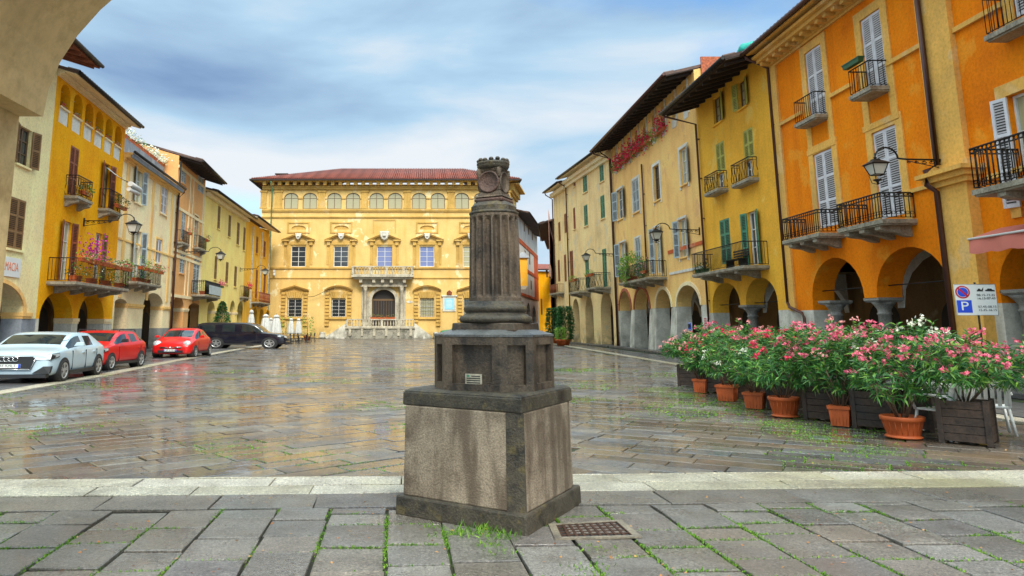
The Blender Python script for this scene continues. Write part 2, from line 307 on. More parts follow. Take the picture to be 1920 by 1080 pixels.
M['pave_near'] = paving('foreground_slabs', [(.15, .142, .135), (.21, .20, .185), (.18, .158, .135), (.27, .26, .24), (.155, .145, .142), (.225, .19, .155)], .14, .50, .8, 1.0, (.12, .08, .055), film=.22)
M['pave_far'] = paving('square_slabs', [(.14, .11, .075), (.09, .09, .095), (.17, .135, .10), (.115, .115, .12), (.10, .08, .065), (.155, .115, .075), (.105, .115, .13), (.19, .17, .14), (.125, .125, .13)], .10, .40, .45, .45, (.16, .095, .05), film=.8)
M['pave_white'] = paving('white_band_stones', [(.48, .44, .34), (.38, .35, .26), (.54, .50, .42), (.44, .405, .32)], .25, .55, .8, .4, (.30, .26, .12))
M['pave_lane'] = paving('lane_slabs', [(.10, .10, .11), (.12, .12, .125), (.085, .085, .09)], .10, .40, .3, .3, (.08, .075, .06))

# ------------------------------------------------------------------ mesh builder
class MB:
    def __init__(s): s.v = []; s.f = []; s.m = []; s.cur = 0; s.smooth = []
    def face(s, pts, sm=False):
        b = len(s.v); s.v += [tuple(p) for p in pts]; s.f.append(tuple(range(b, b+len(pts)))); s.m.append(s.cur); s.smooth.append(sm)
    def hexa(s, P):   # 8 points: bottom 0-3, top 4-7
        b = len(s.v); s.v += [tuple(p) for p in P]
        for q in ((3, 2, 1, 0), (4, 5, 6, 7), (0, 1, 5, 4), (1, 2, 6, 5), (2, 3, 7, 6), (3, 0, 4, 7)):
            s.f.append(tuple(b+i for i in q)); s.m.append(s.cur); s.smooth.append(False)
    def box(s, x0, x1, y0, y1, z0, z1):
        s.hexa([(x0, y0, z0), (x1, y0, z0), (x1, y1, z0), (x0, y1, z0), (x0, y0, z1), (x1, y0, z1), (x1, y1, z1), (x0, y1, z1)])
    def prism(s, bot, top):
        n = len(bot); b = len(s.v); s.v += [tuple(p) for p in bot]+[tuple(p) for p in top]
        s.f.append(tuple(b+i for i in reversed(range(n)))); s.f.append(tuple(b+n+i for i in range(n)))
        s.m += [s.cur]*2; s.smooth += [False]*2
        for i in range(n):
            j = (i+1) % n; s.f.append((b+i, b+j, b+n+j, b+n+i)); s.m.append(s.cur); s.smooth.append(False)
    def grid(s, rows, closed=True, cap=True, smooth=True):
        b = len(s.v); n = len(rows[0])
        for r in rows: s.v += [tuple(p) for p in r]
        for i in range(len(rows)-1):
            for j in range(n if closed else n-1):
                k = (j+1) % n
                s.f.append((b+i*n+j, b+i*n+k, b+(i+1)*n+k, b+(i+1)*n+j)); s.m.append(s.cur); s.smooth.append(smooth)
        if cap and closed:
            s.f.append(tuple(b+j for j in reversed(range(n)))); s.m.append(s.cur); s.smooth.append(False)
            o = b+(len(rows)-1)*n; s.f.append(tuple(o+j for j in range(n))); s.m.append(s.cur); s.smooth.append(False)
    def lathe(s, prof, c=(0, 0, 0), n=20, kx=1, ky=1, smooth=True):
        s.grid([[(c[0]+r*kx*math.cos(2*math.pi*j/n), c[1]+r*ky*math.sin(2*math.pi*j/n), c[2]+z) for j in range(n)] for r, z in prof], smooth=smooth)
    def tube(s, pts, r, n=6, taper=None):
        pts = [Vector(p) for p in pts]; rows = []
        for i, p in enumerate(pts):
            d = (pts[min(i+1, len(pts)-1)]-pts[max(i-1, 0)]).normalized()
            a = d.orthogonal().normalized() if abs(d.z) > .99 or i == 0 else None
            up = Vector((0, 0, 1)) if abs(d.z) < .95 else Vector((1, 0, 0))
            x = d.cross(up).normalized(); y = d.cross(x)
            rr = r if taper is None else r*(1-(1-taper)*i/(len(pts)-1))
            rows.append([p+x*rr*math.cos(2*math.pi*j/n)+y*rr*math.sin(2*math.pi*j/n) for j in range(n)])
        s.grid(rows)
    def torus(s, c, ax, R_, r, n=20, k=8, sx=1):
        ax = Vector(ax).normalized(); a = ax.orthogonal().normalized(); b = ax.cross(a); c = Vector(c); rows = []
        for i in range(n+1):
            t = 2*math.pi*i/n; d = a*math.cos(t)+b*math.sin(t)
            rows.append([c+d*(R_+r*math.cos(2*math.pi*j/k))+ax*r*math.sin(2*math.pi*j/k) for j in range(k)])
        s.grid(rows, cap=False)
    def leaf(s, p, d, l, w, up=None):
        d = d.normalized(); x = d.cross(Vector((rnd.uniform(-1, 1), rnd.uniform(-1, 1), rnd.uniform(.2, 1.5)))).normalized()*w*.5
        b = len(s.v); m = p+d*l*.45; e = p+d*l-Vector((0, 0, l*.15))
        s.v += [tuple(p), tuple(m+x), tuple(e), tuple(m-x)]; s.f.append((b, b+1, b+2, b+3)); s.m.append(s.cur); s.smooth.append(False)
    def build(s, name, mats, parent=None, off=None, bevel=0):
        me = bpy.data.meshes.new(name)
        o = bpy.data.objects.new(name, me); col.objects.link(o)
        if off is None and parent is not None:
            q = parent; off = Vector((0, 0, 0))
            while q is not None: off = off+Vector(q.location); q = q.parent
        off = Vector(off) if off is not None else Vector((0, 0, 0))
        me.from_pydata([(a-off.x, b-off.y, c-off.z) for a, b, c in s.v], [], s.f); me.update()
        if not isinstance(mats, (list, tuple)): mats = [mats]
        for m in mats: me.materials.append(m)
        me.polygons.foreach_set('material_index', s.m); me.polygons.foreach_set('use_smooth', s.smooth)
        if parent is not None: o.parent = parent
        if bevel:
            b = o.modifiers.new('bevel', 'BEVEL'); b.width = bevel; b.segments = 2; b.limit_method = 'ANGLE'
        return o
def thing(name, label, cat, loc=(0, 0, 0), rz=0, group=None):
    o = bpy.data.objects.new(name, None); col.objects.link(o); o.location = loc; o.rotation_euler = (0, 0, rz)
    o.empty_display_size = .2; tag(o, label, cat, group); return o
def tag(o, label, cat, group=None):
    o['label'] = label; o['category'] = cat
    if group: o['group'] = group
    return o
def struct(o): o['kind'] = 'structure'; return o
def copy_tree(o, parent=None):
    c = o.copy(); col.objects.link(c); c.parent = parent
    for ch in list(o.children): copy_tree(ch, c)
    return c
ORD = ['first', 'second', 'third', 'fourth', 'fifth', 'sixth', 'seventh', 'eighth', 'ninth', 'tenth', 'eleventh', 'twelfth', 'thirteenth', 'fourteenth']
def text_mesh(name, body, size, mat, parent, M4, depth=.004, kx=1):
    cu = bpy.data.curves.new(name, 'FONT'); cu.body = body; cu.size = size; cu.align_x = 'CENTER'; cu.align_y = 'CENTER'; cu.extrude = depth
    t = bpy.data.objects.new('tmp', cu); col.objects.link(t)
    bpy.context.view_layer.update()
    me = bpy.data.meshes.new_from_object(t.evaluated_get(bpy.context.evaluated_depsgraph_get()))
    bpy.data.objects.remove(t); bpy.data.curves.remove(cu)
    me.name = name; me.transform(M4 @ Matrix.Diagonal((kx, 1, 1, 1))); me.materials.clear(); me.materials.append(mat)
    o = bpy.data.objects.new(name, me); col.objects.link(o); o.parent = parent
    return o
def frame_matrix(P, xdir, ydir):   # text lying in the plane xdir,ydir at P
    x = Vector(xdir).normalized(); y = Vector(ydir).normalized(); z = x.cross(y)
    m = Matrix((x, y, z)).transposed().to_4x4(); m.translation = Vector(P); return m

# ------------------------------------------------------------------ facades
class Facade:
    """A vertical wall plane from A to B (plan points); s runs along it, z up, o out towards the square."""
    def __init__(f, A, B, side):
        f.A = Vector((A[0], A[1])); f.B = Vector((B[0], B[1])); d = f.B-f.A; f.len = d.length; f.t = d.normalized()
        f.n = Vector((f.t.y, -f.t.x)) if side == 'L' else Vector((-f.t.y, f.t.x)); f.side = side
    def P(f, s, z, o=0): q = f.A+f.t*s+f.n*o; return Vector((q.x, q.y, z))
    def sz(f, u, v, o=0):
        d = ray(u, v); a = f.A+f.n*o
        k = (a.x*f.n.x+a.y*f.n.y)/(d.x*f.n.x+d.y*f.n.y)
        return (Vector((d.x*k, d.y*k))-a).dot(f.t), CH+d.z*k
    def s_u(f, u, v=450, o=0): return f.sz(u, v, o)[0]
    def rect(f, u0, u1, vt, vb, o=0):
        vm = (vt+vb)/2; a, b = f.sz(u0, vm, o)[0], f.sz(u1, vm, o)[0]; uc = (u0+u1)/2
        return min(a, b), max(a, b), f.sz(uc, vb, o)[1], f.sz(uc, vt, o)[1]
    def box(f, mb, s0, s1, z0, z1, o0, o1):
        mb.hexa([f.P(s0, z0, o0), f.P(s1, z0, o0), f.P(s1, z0, o1), f.P(s0, z0, o1), f.P(s0, z1, o0), f.P(s1, z1, o0), f.P(s1, z1, o1), f.P(s0, z1, o1)])

def arch_pts(a, b, zs, zt, n=14):
    return [((a+b)/2-(b-a)/2*math.cos(math.pi*i/n), zs+(zt-zs)*math.sin(math.pi*i/n)) for i in range(n+1)]

class TrimMB(MB):
    """collects the raised trim of a facade; new(name) starts another part, so each run of moulding is a part of its own"""
    def __init__(t): MB.__init__(t); t.name = 'facade_trim'; t.done = []
    def new(t, name):
        if t.v:
            q = MB(); q.v, q.f, q.m, q.smooth = t.v, t.f, t.m, t.smooth; t.done.append((t.name, q)); t.v, t.f, t.m, t.smooth = [], [], [], []
        t.name = name; return t
class Building:
    def __init__(b, F, label, H, wall, s0=0, s1=None, name='townhouse', cat='house', base=None, base_z=0, depth=9, group='arcaded houses round the square'):
        b.F = F; b.H = H; b.wallmat = wall; b.s0 = s0; b.s1 = F.len if s1 is None else s1
        b.root = thing(name, label, cat, F.P((b.s0+b.s1)/2, 0, 0), 0, group); b.gaps = []; b.late = []
        b.open = []; b.base = base; b.base_z = base_z; b.depth = depth; b.trim = TrimMB()
    # openings -------------------------------------------------
    def window(b, u0, u1, vt, vb, kind='bare', sh='sh_white', frame='frame_white', glass='glass', surround=None, arched=0, bars=2, px=True, sill=True, thin=False, rise=None):
        F = b.F
        s0, s1, z0, z1 = F.rect(u0, u1, vt, vb) if px else (u0, u1, vt, vb)
        zs = z1-(arched*(s1-s0)*.5) if arched else z1
        b.open.append((s0, s1, z0, zs, z1, .22, True))
        wd = s1-s0; hh = z1-z0; d = -.16; fw = min(.07, wd*.12)
        # pane
        if kind != 'closed':
            f = MB()
            F.box(f, s0, s0+fw, z0, zs, d-.04, d+.03); F.box(f, s1-fw, s1, z0, zs, d-.04, d+.03)
            F.box(f, s0+fw, s1-fw, z0, z0+fw, d-.04, d+.03)
            if not arched: F.box(f, s0+fw, s1-fw, z1-fw, z1, d-.04, d+.03)
            else:
                pa = arch_pts(s0, s1, zs, z1); pb = arch_pts(s0+fw, s1-fw, zs, z1-fw)
                for i in range(len(pa)-1):
                    f.face([F.P(*pa[i], d+.03), F.P(*pa[i+1], d+.03), F.P(*pb[i+1], d+.03), F.P(*pb[i], d+.03)])
                    f.face([F.P(*pb[i], d+.03), F.P(*pb[i+1], d+.03), F.P(*pb[i+1], d-.04), F.P(*pb[i], d-.04)])
            m_ = (s0+s1)/2; F.box(f, m_-fw*.45, m_+fw*.45, z0+fw, z1-fw, d-.03, d+.035)
            top = zs if arched else z1
            for k in range(1, bars+1):
                zz = z0+(top-z0)*k/(bars+1) if not (arched and k == bars) else zs
                F.box(f, s0+fw, m_-fw*.45, zz-fw*.3, zz+fw*.3, d-.03, d+.02); F.box(f, m_+fw*.45, s1-fw, zz-fw*.3, zz+fw*.3, d-.03, d+.02)
            fo = f.build('window', M[frame], b.root)
            g = MB()
            if arched: g.face([F.P(s0, z0, d-.02), F.P(s1, z0, d-.02)]+[F.P(s, z, d-.02) for s, z in reversed(arch_pts(s0, s1, zs, z1))])
            else: g.face([F.P(s0, z0, d-.02), F.P(s1, z0, d-.02), F.P(s1, z1, d-.02), F.P(s0, z1, d-.02)])
            g.build('pane', M[glass if glass != 'glass' or rnd.random() < .65 else 'glass_cream'], fo)
        else:
            g = MB(); g.face([F.P(s0, z0, d-.02), F.P(s1, z0, d-.02), F.P(s1, z1, d-.02), F.P(s0, z1, d-.02)]); g.build('pane', M['glass'], b.root)
        # shutters
        def leafs(sa, sb, ang, hinge):   # a leaf from sa to sb in plan, swung ang about its hinge
            mb = MB(); w_ = abs(sb-sa); h0, h1 = z0+.01, z1-.01; st = min(.075, w_*.18); th = .035
            sg = 1 if sb > sa else -1
            ca, sa_ = math.cos(ang), math.sin(ang)
            def bx(a0, a1, zz0, zz1, o0, o1, tilt=0):
                def q(a, z, o): return F.P(sa+sg*(a*ca-o*sa_*0)-sg*o*sa_*0, z, .02+hinge+a*sa_+o)
                mb.hexa([q(a0, zz0, o0), q(a1, zz0, o0), q(a1, zz0, o1), q(a0, zz0, o1), q(a0, zz1, o0+tilt), q(a1, zz1, o0+tilt), q(a1, zz1, o1+tilt), q(a0, zz1, o1+tilt)])
            bx(0, st, h0, h1, 0, th); bx(w_-st, w_, h0, h1, 0, th)
            nr = 3 if (h1-h0) > 1.9 else 2
            for k in range(nr+1):
                zc = h0+(h1-h0-st*1.2)*k/nr; bx(st, w_-st, zc, zc+st*1.2, .002, th-.002)
            n = int((h1-h0)/.075) if not thin else int((h1-h0)/.12); hs = (h1-h0)/n
            for k in range(n):
                zc = h0+hs*k; bx(st, w_-st, zc, zc+hs*.48, .006, .014, .014)
            mb.cur = 1; bx(st*.8, w_-st*.8, h0+.01, h1-.01, -.004, .001)  # near-black sheet behind the slats paints the shade in their gaps
            mb.build('shutter', [M[sh], M['dark_door_slat_shade']], b.root)
        mid = (s0+s1)/2; hw = wd/2
        if kind == 'closed': leafs(s0+.01, mid-.006, .03, -.06); leafs(s1-.01, mid+.006, .03, -.06)
        if kind in ('open', 'l'): leafs(s0-.01, s0-hw*.92, .28, 0)
        if kind in ('open', 'r'): leafs(s1+.01, s1+hw*.92, .28, 0)
        if kind == 'half': leafs(s0+.01, mid-.006, .03, -.06); leafs(s1+.01, s1+hw*.92, .5, 0)
        if sill and kind != 'door':
            sl = MB(); F.box(sl, s0-.08, s1+.08, z0-.09, z0-.003, 0.002, .10); sl.build('window_sill', M['slab'] if not b.wallmat else b.wallmat, b.root)
        if surround:
            e = surround; zb = z0-.25
            su = MB()
            for a0, a1, c0, c1 in ((s0-e, s0-.012, zb, z1+e), (s1+.012, s1+e, zb, z1+e), (s0-.014, s1+.014, z1+.012, z1+e)):
                F.box(su, a0, a1, c0, c1, 0.003, .05)
            b.late.append(('window_surround', su))
        return s0, s1, z0, z1
    def arch(b, u0, u1, vc, zs, v=600, px=True, ztop=None):
        F = b.F
        if px:
            a, c = F.s_u(u0, v), F.s_u(u1, v); s0, s1 = min(a, c), max(a, c); zt = F.sz((u0+u1)/2, vc)[1]
        else: s0, s1, zt = u0, u1, vc
        b.open.append((s0, s1, 0, zs, zt, .85, False)); return s0, s1, zs, zt
    def build_wall(b, extra=None, mat2=None, z_split=None):
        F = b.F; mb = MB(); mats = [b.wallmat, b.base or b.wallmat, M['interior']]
        zc = {0.0, b.H}; 
        if b.base_z: zc.add(b.base_z)
        scut = {b.s0, b.s1}
        for (s0, s1, z0, zs, zt, dep, win) in b.open:
            scut |= {max(b.s0, s0), min(b.s1, s1)}; zc |= {z0, zs, zt}
        S = sorted(scut); Z = sorted(zc)
        for i in range(len(S)-1):
            if S[i+1]-S[i] < 1e-4: continue
            sm = (S[i]+S[i+1])/2; cov = sorted((z0, zt) for (s0, s1, z0, zs, zt, dep, win) in b.open if s0 < sm < s1)
            cur = 0.0; spans = []
            for z0, zt in cov:
                if z0 > cur: spans.append((cur, z0))
                cur = max(cur, zt)
            if cur < b.H: spans.append((cur, b.H))
            for a, c in spans:
                segs = [(a, c)]
                if b.base_z and a < b.base_z < c: segs = [(a, b.base_z), (b.base_z, c)]
                for a_, c_ in segs:
                    mb.cur = 1 if (b.base and c_ <= b.base_z+1e-6) else 0
                    mb.face([F.P(S[i], a_), F.P(S[i+1], a_), F.P(S[i+1], c_), F.P(S[i], c_)])
        for (s0, s1, z0, zs, zt, dep, win) in b.open:
            mb.cur = 0
            if dep == 0:
                mb.face([F.P(s0, zt), F.P(s1, zt), F.P(s1, zt, -.85), F.P(s0, zt, -.85)]); continue
            if zt > zs+1e-4:
                ap = arch_pts(s0, s1, zs, zt)
                for i in range(len(ap)-1):
                    if ap[i][1] < zt-1e-5 or ap[i+1][1] < zt-1e-5:
                        mb.face([F.P(*ap[i]), F.P(*ap[i+1]), F.P(ap[i+1][0], zt), F.P(ap[i][0], zt)])
                    mb.face([F.P(*ap[i], 0), F.P(*ap[i+1], 0), F.P(*ap[i+1], -dep), F.P(*ap[i], -dep)], True)
            else: mb.face([F.P(s0, zt), F.P(s1, zt), F.P(s1, zt, -dep), F.P(s0, zt, -dep)])
            if z0 > .01: mb.face([F.P(s0, z0), F.P(s1, z0), F.P(s1, z0, -dep), F.P(s0, z0, -dep)])
            for s in (s0, s1):
                parts = [(z0, zs)]
                if b.base_z and z0 < b.base_z < zs: parts = [(z0, b.base_z), (b.base_z, zs)]
                for g0, g1, gz in b.gaps:
                    if not win and min(abs(s-g0), abs(s-g1)) < .03: parts = [(gz, zs)]
                for a, c in parts:
                    mb.cur = 1 if (b.base and c <= b.base_z+1e-6) else 0
                    mb.face([F.P(s, a), F.P(s, c), F.P(s, c, -dep), F.P(s, a, -dep)])
        # gable ends and back
        mb.cur = 0; D = b.depth
        for s in (b.s0, b.s1):
            mb.face([F.P(s, 3.9, 0), F.P(s, 3.9, -D), F.P(s, b.H, -D), F.P(s, b.H, 0)]) 
        mb.face([F.P(b.s0, 0, -D), F.P(b.s1, 0, -D), F.P(b.s1, b.H, -D), F.P(b.s0, b.H, -D)])
        w_ = mb.build('wall', mats, b.root)
        arcs = [o for o in b.open if not o[6]]
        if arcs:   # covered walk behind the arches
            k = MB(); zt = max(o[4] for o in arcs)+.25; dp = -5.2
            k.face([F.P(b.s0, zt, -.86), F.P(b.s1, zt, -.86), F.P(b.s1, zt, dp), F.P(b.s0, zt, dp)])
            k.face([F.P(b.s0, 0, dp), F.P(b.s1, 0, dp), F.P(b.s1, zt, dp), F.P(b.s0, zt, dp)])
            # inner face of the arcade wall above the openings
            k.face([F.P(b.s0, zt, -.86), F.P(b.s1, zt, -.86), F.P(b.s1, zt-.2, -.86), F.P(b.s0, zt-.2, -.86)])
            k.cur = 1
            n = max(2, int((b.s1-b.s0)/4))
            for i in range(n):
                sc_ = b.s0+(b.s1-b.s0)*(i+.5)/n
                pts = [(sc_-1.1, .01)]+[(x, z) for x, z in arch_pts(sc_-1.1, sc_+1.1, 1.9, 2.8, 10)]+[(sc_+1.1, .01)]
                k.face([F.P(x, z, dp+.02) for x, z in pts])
            k.build('covered_walk', [M['interior'], M['dark_door_slat_shade']], b.root)
            # cross arches inside, between bays
            arcs.sort(); piers = [(arcs[i][1]+arcs[i+1][0])/2 for i in range(len(arcs)-1)]
            for s in piers:
                v = MB(); ap = arch_pts(-4.9, -1.0, 2.3, zt-.15, 10)
                for i in range(10):
                    (o1, z1), (o2, z2) = ap[i], ap[i+1]
                    v.hexa([F.P(s-.18, z1, o1), F.P(s+.18, z1, o1), F.P(s+.18, z2, o2), F.P(s-.18, z2, o2), F.P(s-.18, zt+.01, o1), F.P(s+.18, zt+.01, o1), F.P(s+.18, zt+.01, o2), F.P(s-.18, zt+.01, o2)])
                v.build('cross_arch', M['whitewash'] if b.F.side == 'R' else M['interior'], b.root)
        return w_
    def finish_trim(b, mat):
        b.trim.new('facade_trim')
        for nm, q in b.trim.done: q.build(nm, M[mat], b.root)
        for nm, q in b.late: q.build(nm, M[mat], b.root)
    def roof(b, ov, z, slope=.28, mat='tile_y', soffit='darkwood', th=.16, s0=None, s1=None, back=None, gutter='iron', rafters=True, name='roof'):
        F = b.F; s0 = b.s0 if s0 is None else s0; s1 = b.s1 if s1 is None else s1; bk = -(back or b.depth/2)
        mb = MB(); zz = lambda o: z+(ov-o)*slope
        mb.hexa([F.P(s0, zz(ov), ov), F.P(s1, zz(ov), ov), F.P(s1, zz(bk), bk), F.P(s0, zz(bk), bk), F.P(s0, zz(ov)+th, ov), F.P(s1, zz(ov)+th, ov), F.P(s1, zz(bk)+th, bk), F.P(s0, zz(bk)+th, bk)])
        # scalloped tile ends
        mb.cur = 0; n = int((s1-s0)/.3)
        for i in range(n):
            s = s0+(s1-s0)*(i+.5)/n
            mb.prism([F.P(s-.10, zz(ov)+th, ov+.05), F.P(s+.10, zz(ov)+th, ov+.05), F.P(s+.10, zz(ov)+th, ov-.5)+Vector((0, 0, .5*slope)), F.P(s-.10, zz(ov)+th, ov-.5)+Vector((0, 0, .5*slope))],
                     [F.P(s-.05, zz(ov)+th+.07, ov+.05), F.P(s+.05, zz(ov)+th+.07, ov+.05), F.P(s+.05, zz(ov)+th+.07, ov-.5)+Vector((0, 0, .5*slope)), F.P(s-.05, zz(ov)+th+.07, ov-.5)+Vector((0, 0, .5*slope))])
        r = mb.build(name, M[mat], b.root)
        sf = MB()
        sf.hexa([F.P(s0+.01, zz(ov)-.05, ov-.03), F.P(s1-.01, zz(ov)-.05, ov-.03), F.P(s1-.01, zz(-.3)-.05, -.3), F.P(s0+.01, zz(-.3)-.05, -.3), F.P(s0+.01, zz(ov)-.004, ov-.03), F.P(s1-.01, zz(ov)-.004, ov-.03), F.P(s1-.01, zz(-.3)-.004, -.3), F.P(s0+.01, zz(-.3)-.004, -.3)])
        if rafters:
            n = int((s1-s0)/.8)
            for i in range(n):
                s = s0+(s1-s0)*(i+.5)/n
                sf.hexa([F.P(s-.06, zz(ov)-.19, ov-.15), F.P(s+.06, zz(ov)-.19, ov-.15), F.P(s+.06, zz(0)-.19, 0), F.P(s-.06, zz(0)-.19, 0), F.P(s-.06, zz(ov)-.052, ov-.15), F.P(s+.06, zz(ov)-.052, ov-.15), F.P(s+.06, zz(0)-.052, 0), F.P(s-.06, zz(0)-.052, 0)])
        sf.build('soffit', M[soffit], r)
        g = MB(); g.tube([F.P(s0, zz(ov)+.06, ov+.10), F.P(s1, zz(ov)+.06, ov+.10)], .085, 8); g.build('gutter', M[gutter], r)
        # gable infill under the slope
        gi = MB()
        for s in (b.s0+.02, b.s1-.02):
            gi.face([F.P(s, b.H-.01, 0), F.P(s, b.H-.01, bk), F.P(s, zz(bk)-.02, bk), F.P(s, max(b.H, zz(0)-.06), 0)])
        gi.build('gable', b.wallmat, b.root)
        return r
    def pipe(b, s, z0, z1, ov=None, mat='ironbrown', r=.06, kick=None):
        F = b.F; mb = MB(); pts = []
        if ov: pts += [F.P(s, z1+.05, ov+.08), F.P(s, z1-.1, ov+.05), F.P(s, z1-.55, .14)]
        else: pts += [F.P(s, z1, .12)]
        pts += [F.P(s, z0, .12)]
        mb.tube(pts, r, 8)
        z = z0+1
        while z < z1-1: F.box(mb, s-.09, s+.09, z-.02, z+.02, 0, .15); z += 2.2
        mb.build('downpipe', M[mat], b.root)
    def balcony(b, sn, sf, z, d, hr, rail='iron', style='plain', th=.13, brackets=2, slab='slab', face=None):
        F = b.F; s0, s1 = min(sn, sf), max(sn, sf)
        mb = MB(); F.box(mb, s0, s1, z-th, z, 0.001, d); F.box(mb, s0+.04, s1-.04, z-th-.05, z-th-.002, .001, d-.05)
        o = mb.build('balcony', M[slab], b.root)
        for k in range(brackets):
            s = s0+(s1-s0)*((k+.5)/brackets if brackets > 2 else (.12+.76*k)); q = MB()
            pr = [(0, z-th-.052), (d*.92, z-th-.052), (d*.92, z-th-.16), (d*.75, z-th-.22), (d*.45, z-th-.25), (d*.15, z-th-.36), (0, z-th-.38)]
            q.prism([F.P(s-.13, zz, oo) for oo, zz in pr], [F.P(s+.13, zz, oo) for oo, zz in pr]); q.build('bracket', M[slab], o)
        q = MB(); e = .05; r = .013 if style != 'scroll' else .018
        path = [(s0+e, .02), (s0+e, d-e), (s1-e, d-e), (s1-e, .02)]
        def at(p, z_): return F.P(p[0], z_, p[1])
        for i in range(3):
            a, c = path[i], path[i+1]; ln = math.hypot(a[0]-c[0], a[1]-c[1]); n = max(2, int(ln/.135))
            q.tube([at(a, z+hr), at(c, z+hr)], .024, 6); q.tube([at(a, z+.06), at(c, z+.06)], .014, 4)
            if style != 'plain': q.tube([at(a, z+hr-.12), at(c, z+hr-.12)], .012, 4)
            for j in range(n+1):
                f = j/n; p = (a[0]+(c[0]-a[0])*f, a[1]+(c[1]-a[1])*f)
                dx = ((c[0]-a[0])/ln, (c[1]-a[1])/ln)
                if style == 'belly':
                    k = (.035 if j % 2 else -.035)
                    q.tube([at(p, z+.05), at((p[0]+dx[0]*k, p[1]+dx[1]*k), z+hr*.3), at((p[0]-dx[0]*k, p[1]-dx[1]*k), z+hr*.62), at(p, z+hr)], r, 4)
                elif style == 'scroll':
                    q.tube([at(p, z+.05), at(p, z+hr)], r, 4)
                    if j < n:
                        f2 = (j+.5)/n; p2 = (a[0]+(c[0]-a[0])*f2, a[1]+(c[1]-a[1])*f2); hw = ln/n*.42
                        for zz in (z+hr-.06, z+.20):
                            q.tube([at((p2[0]+dx[0]*hw*math.cos(t), p2[1]+dx[1]*hw*math.cos(t)), zz+.05*math.sin(t)) for t in [2*math.pi*m/6 for m in range(7)]], .010, 3)
                else: q.tube([at(p, z+.05), at(p, z+hr)], r, 4)
        q.build('railing', M[rail], o)
        return o
    def balcony_px(b, uw, uo, uf, vs, vr, far_is_left=True, **k):
        """near end: meets the wall at uw, its outer corner at uo; far outer corner at uf; vs slab top and vr rail top at the near wall end."""
        F = b.F; sn, z = F.sz(uw, vs); hr = F.sz(uw, vr)[1]-z
        P = F.P(sn, z); dpt = abs(uw-uo)/FPX*P.y*1.0
        dpt = min(max(dpt, .45), 1.5); sf = F.s_u(uf, vs, dpt)
        return b.balcony(sn, sf, z, dpt, max(.7, min(1.15, hr)), **k), sn, sf, z, dpt
    def band(b, z0, z1, o=.06, s0=None, s1=None):
        b.F.box(b.trim.new('string_course'), b.s0 if s0 is None else s0, b.s1 if s1 is None else s1, z0, z1, .001, o)
    def cornice(b, z, mats='palace_trim', k=.5, dent=True):
        F = b.F; mb = MB(); a, c = b.s0-.001, b.s1+.001
        for i, (zz, hh, oo) in enumerate([(z, .10, .10*k), (z+.102, .14, .22*k), (z+.244, .16, .75*k), (z+.406, .12, .95*k)]): F.box(mb, a, c, zz, zz+hh, -.02, oo)
        if dent:
            n = int((c-a)/.55)
            for i in range(n):
                s = a+(c-a)*(i+.5)/n; F.box(mb, s-.11, s+.11, z+.10, z+.243, .01, .62*k)
        mb.build('cornice', M[mats], b.root)

# ------------------------------------------------------------------ ground
JOINTS = {'near': [], 'far': []}
def slab_field(name, mat, frame, u0, u1, v0, v1, roww, lens, keep=None, gap=.016, h=.0, tilt=.004, lift=0.0, joints=None):
    ox, oy, an = frame; ca, sa = math.cos(an), math.sin(an); mb = MB()
    v = v0; row = 0
    while v < v1-.02:
        rw = roww*rnd.uniform(.94, 1.06) if roww < 1 else roww
        if v+rw > v1: rw = v1-v
        u = u0-rnd.uniform(0, lens[1])
        while u < u1:
            l = rnd.uniform(*lens); a, c = max(u, u0), min(u+l, u1)
            if c-a > .08:
                def W(x, y): return (ox+x*ca-y*sa, oy+x*sa+y*ca)
                cx_, cy_ = W((a+c)/2, v+rw/2)
                if keep is None or keep(cx_, cy_):
                    if joints: JOINTS[joints] += [(W(a, v), W(c, v)), (W(a, v), W(a, v+rw))]
                    g = gap/2; j = lambda: rnd.uniform(-.011, .011); dz = rnd.uniform(-1, 1)*tilt; tz = [rnd.uniform(-1, 1)*tilt*.6 for _ in range(4)]
                    c4 = [(a+g+j(), v+g+j()), (c-g+j(), v+g+j()), (c-g+j(), v+rw-g+j()), (a+g+j(), v+rw-g+j())]
                    b_ = .012; i4 = [(a+g+b_, v+g+b_), (c-g-b_, v+g+b_), (c-g-b_, v+rw-g-b_), (a+g+b_, v+rw-g-b_)]
                    bot = [(*W(*p), -.03+lift) for p in c4]; mid = [(*W(*p), dz+tz[i]-.006+lift) for i, p in enumerate(c4)]; top = [(*W(*p), dz+tz[i]+lift) for i, p in enumerate(i4)]
                    mb.grid([bot, mid, top], cap=False, smooth=False)
                    n = len(mb.v); mb.f.append((n-4, n-3, n-2, n-1)); mb.m.append(0); mb.smooth.append(False)
            u += l
        v += rw; row += 1
    return struct(mb.build(name, mat))

# base sheet: earth and moss showing in the joints, out to the horizon
m, t, p = newmat('joint_earth')
n = noise(t, 1.3, 6); r = ramp(t, [(.42, (.020, .018, .014)), (.56, (.03, .035, .012)), (.68, (.07, .15, .012))]); t.links.new(n.outputs['Fac'], r.inputs[0]); t.links.new(r.outputs[0], p.inputs['Base Color']); p.inputs['Roughness'].default_value = .95
g = MB(); g.face([(-700, -500, -.035), (700, -500, -.035), (700, 900, -.035), (-700, 900, -.035)])
struct(g.build('ground', m))

FR = (0, 8.0, R(2.6))                # frame of the nearby paving, turned a little
def to_world(fr, x, y): ca, sa = math.cos(fr[2]), math.sin(fr[2]); return fr[0]+x*ca-y*sa, fr[1]+x*sa+y*ca
def not_base(x, y): return True
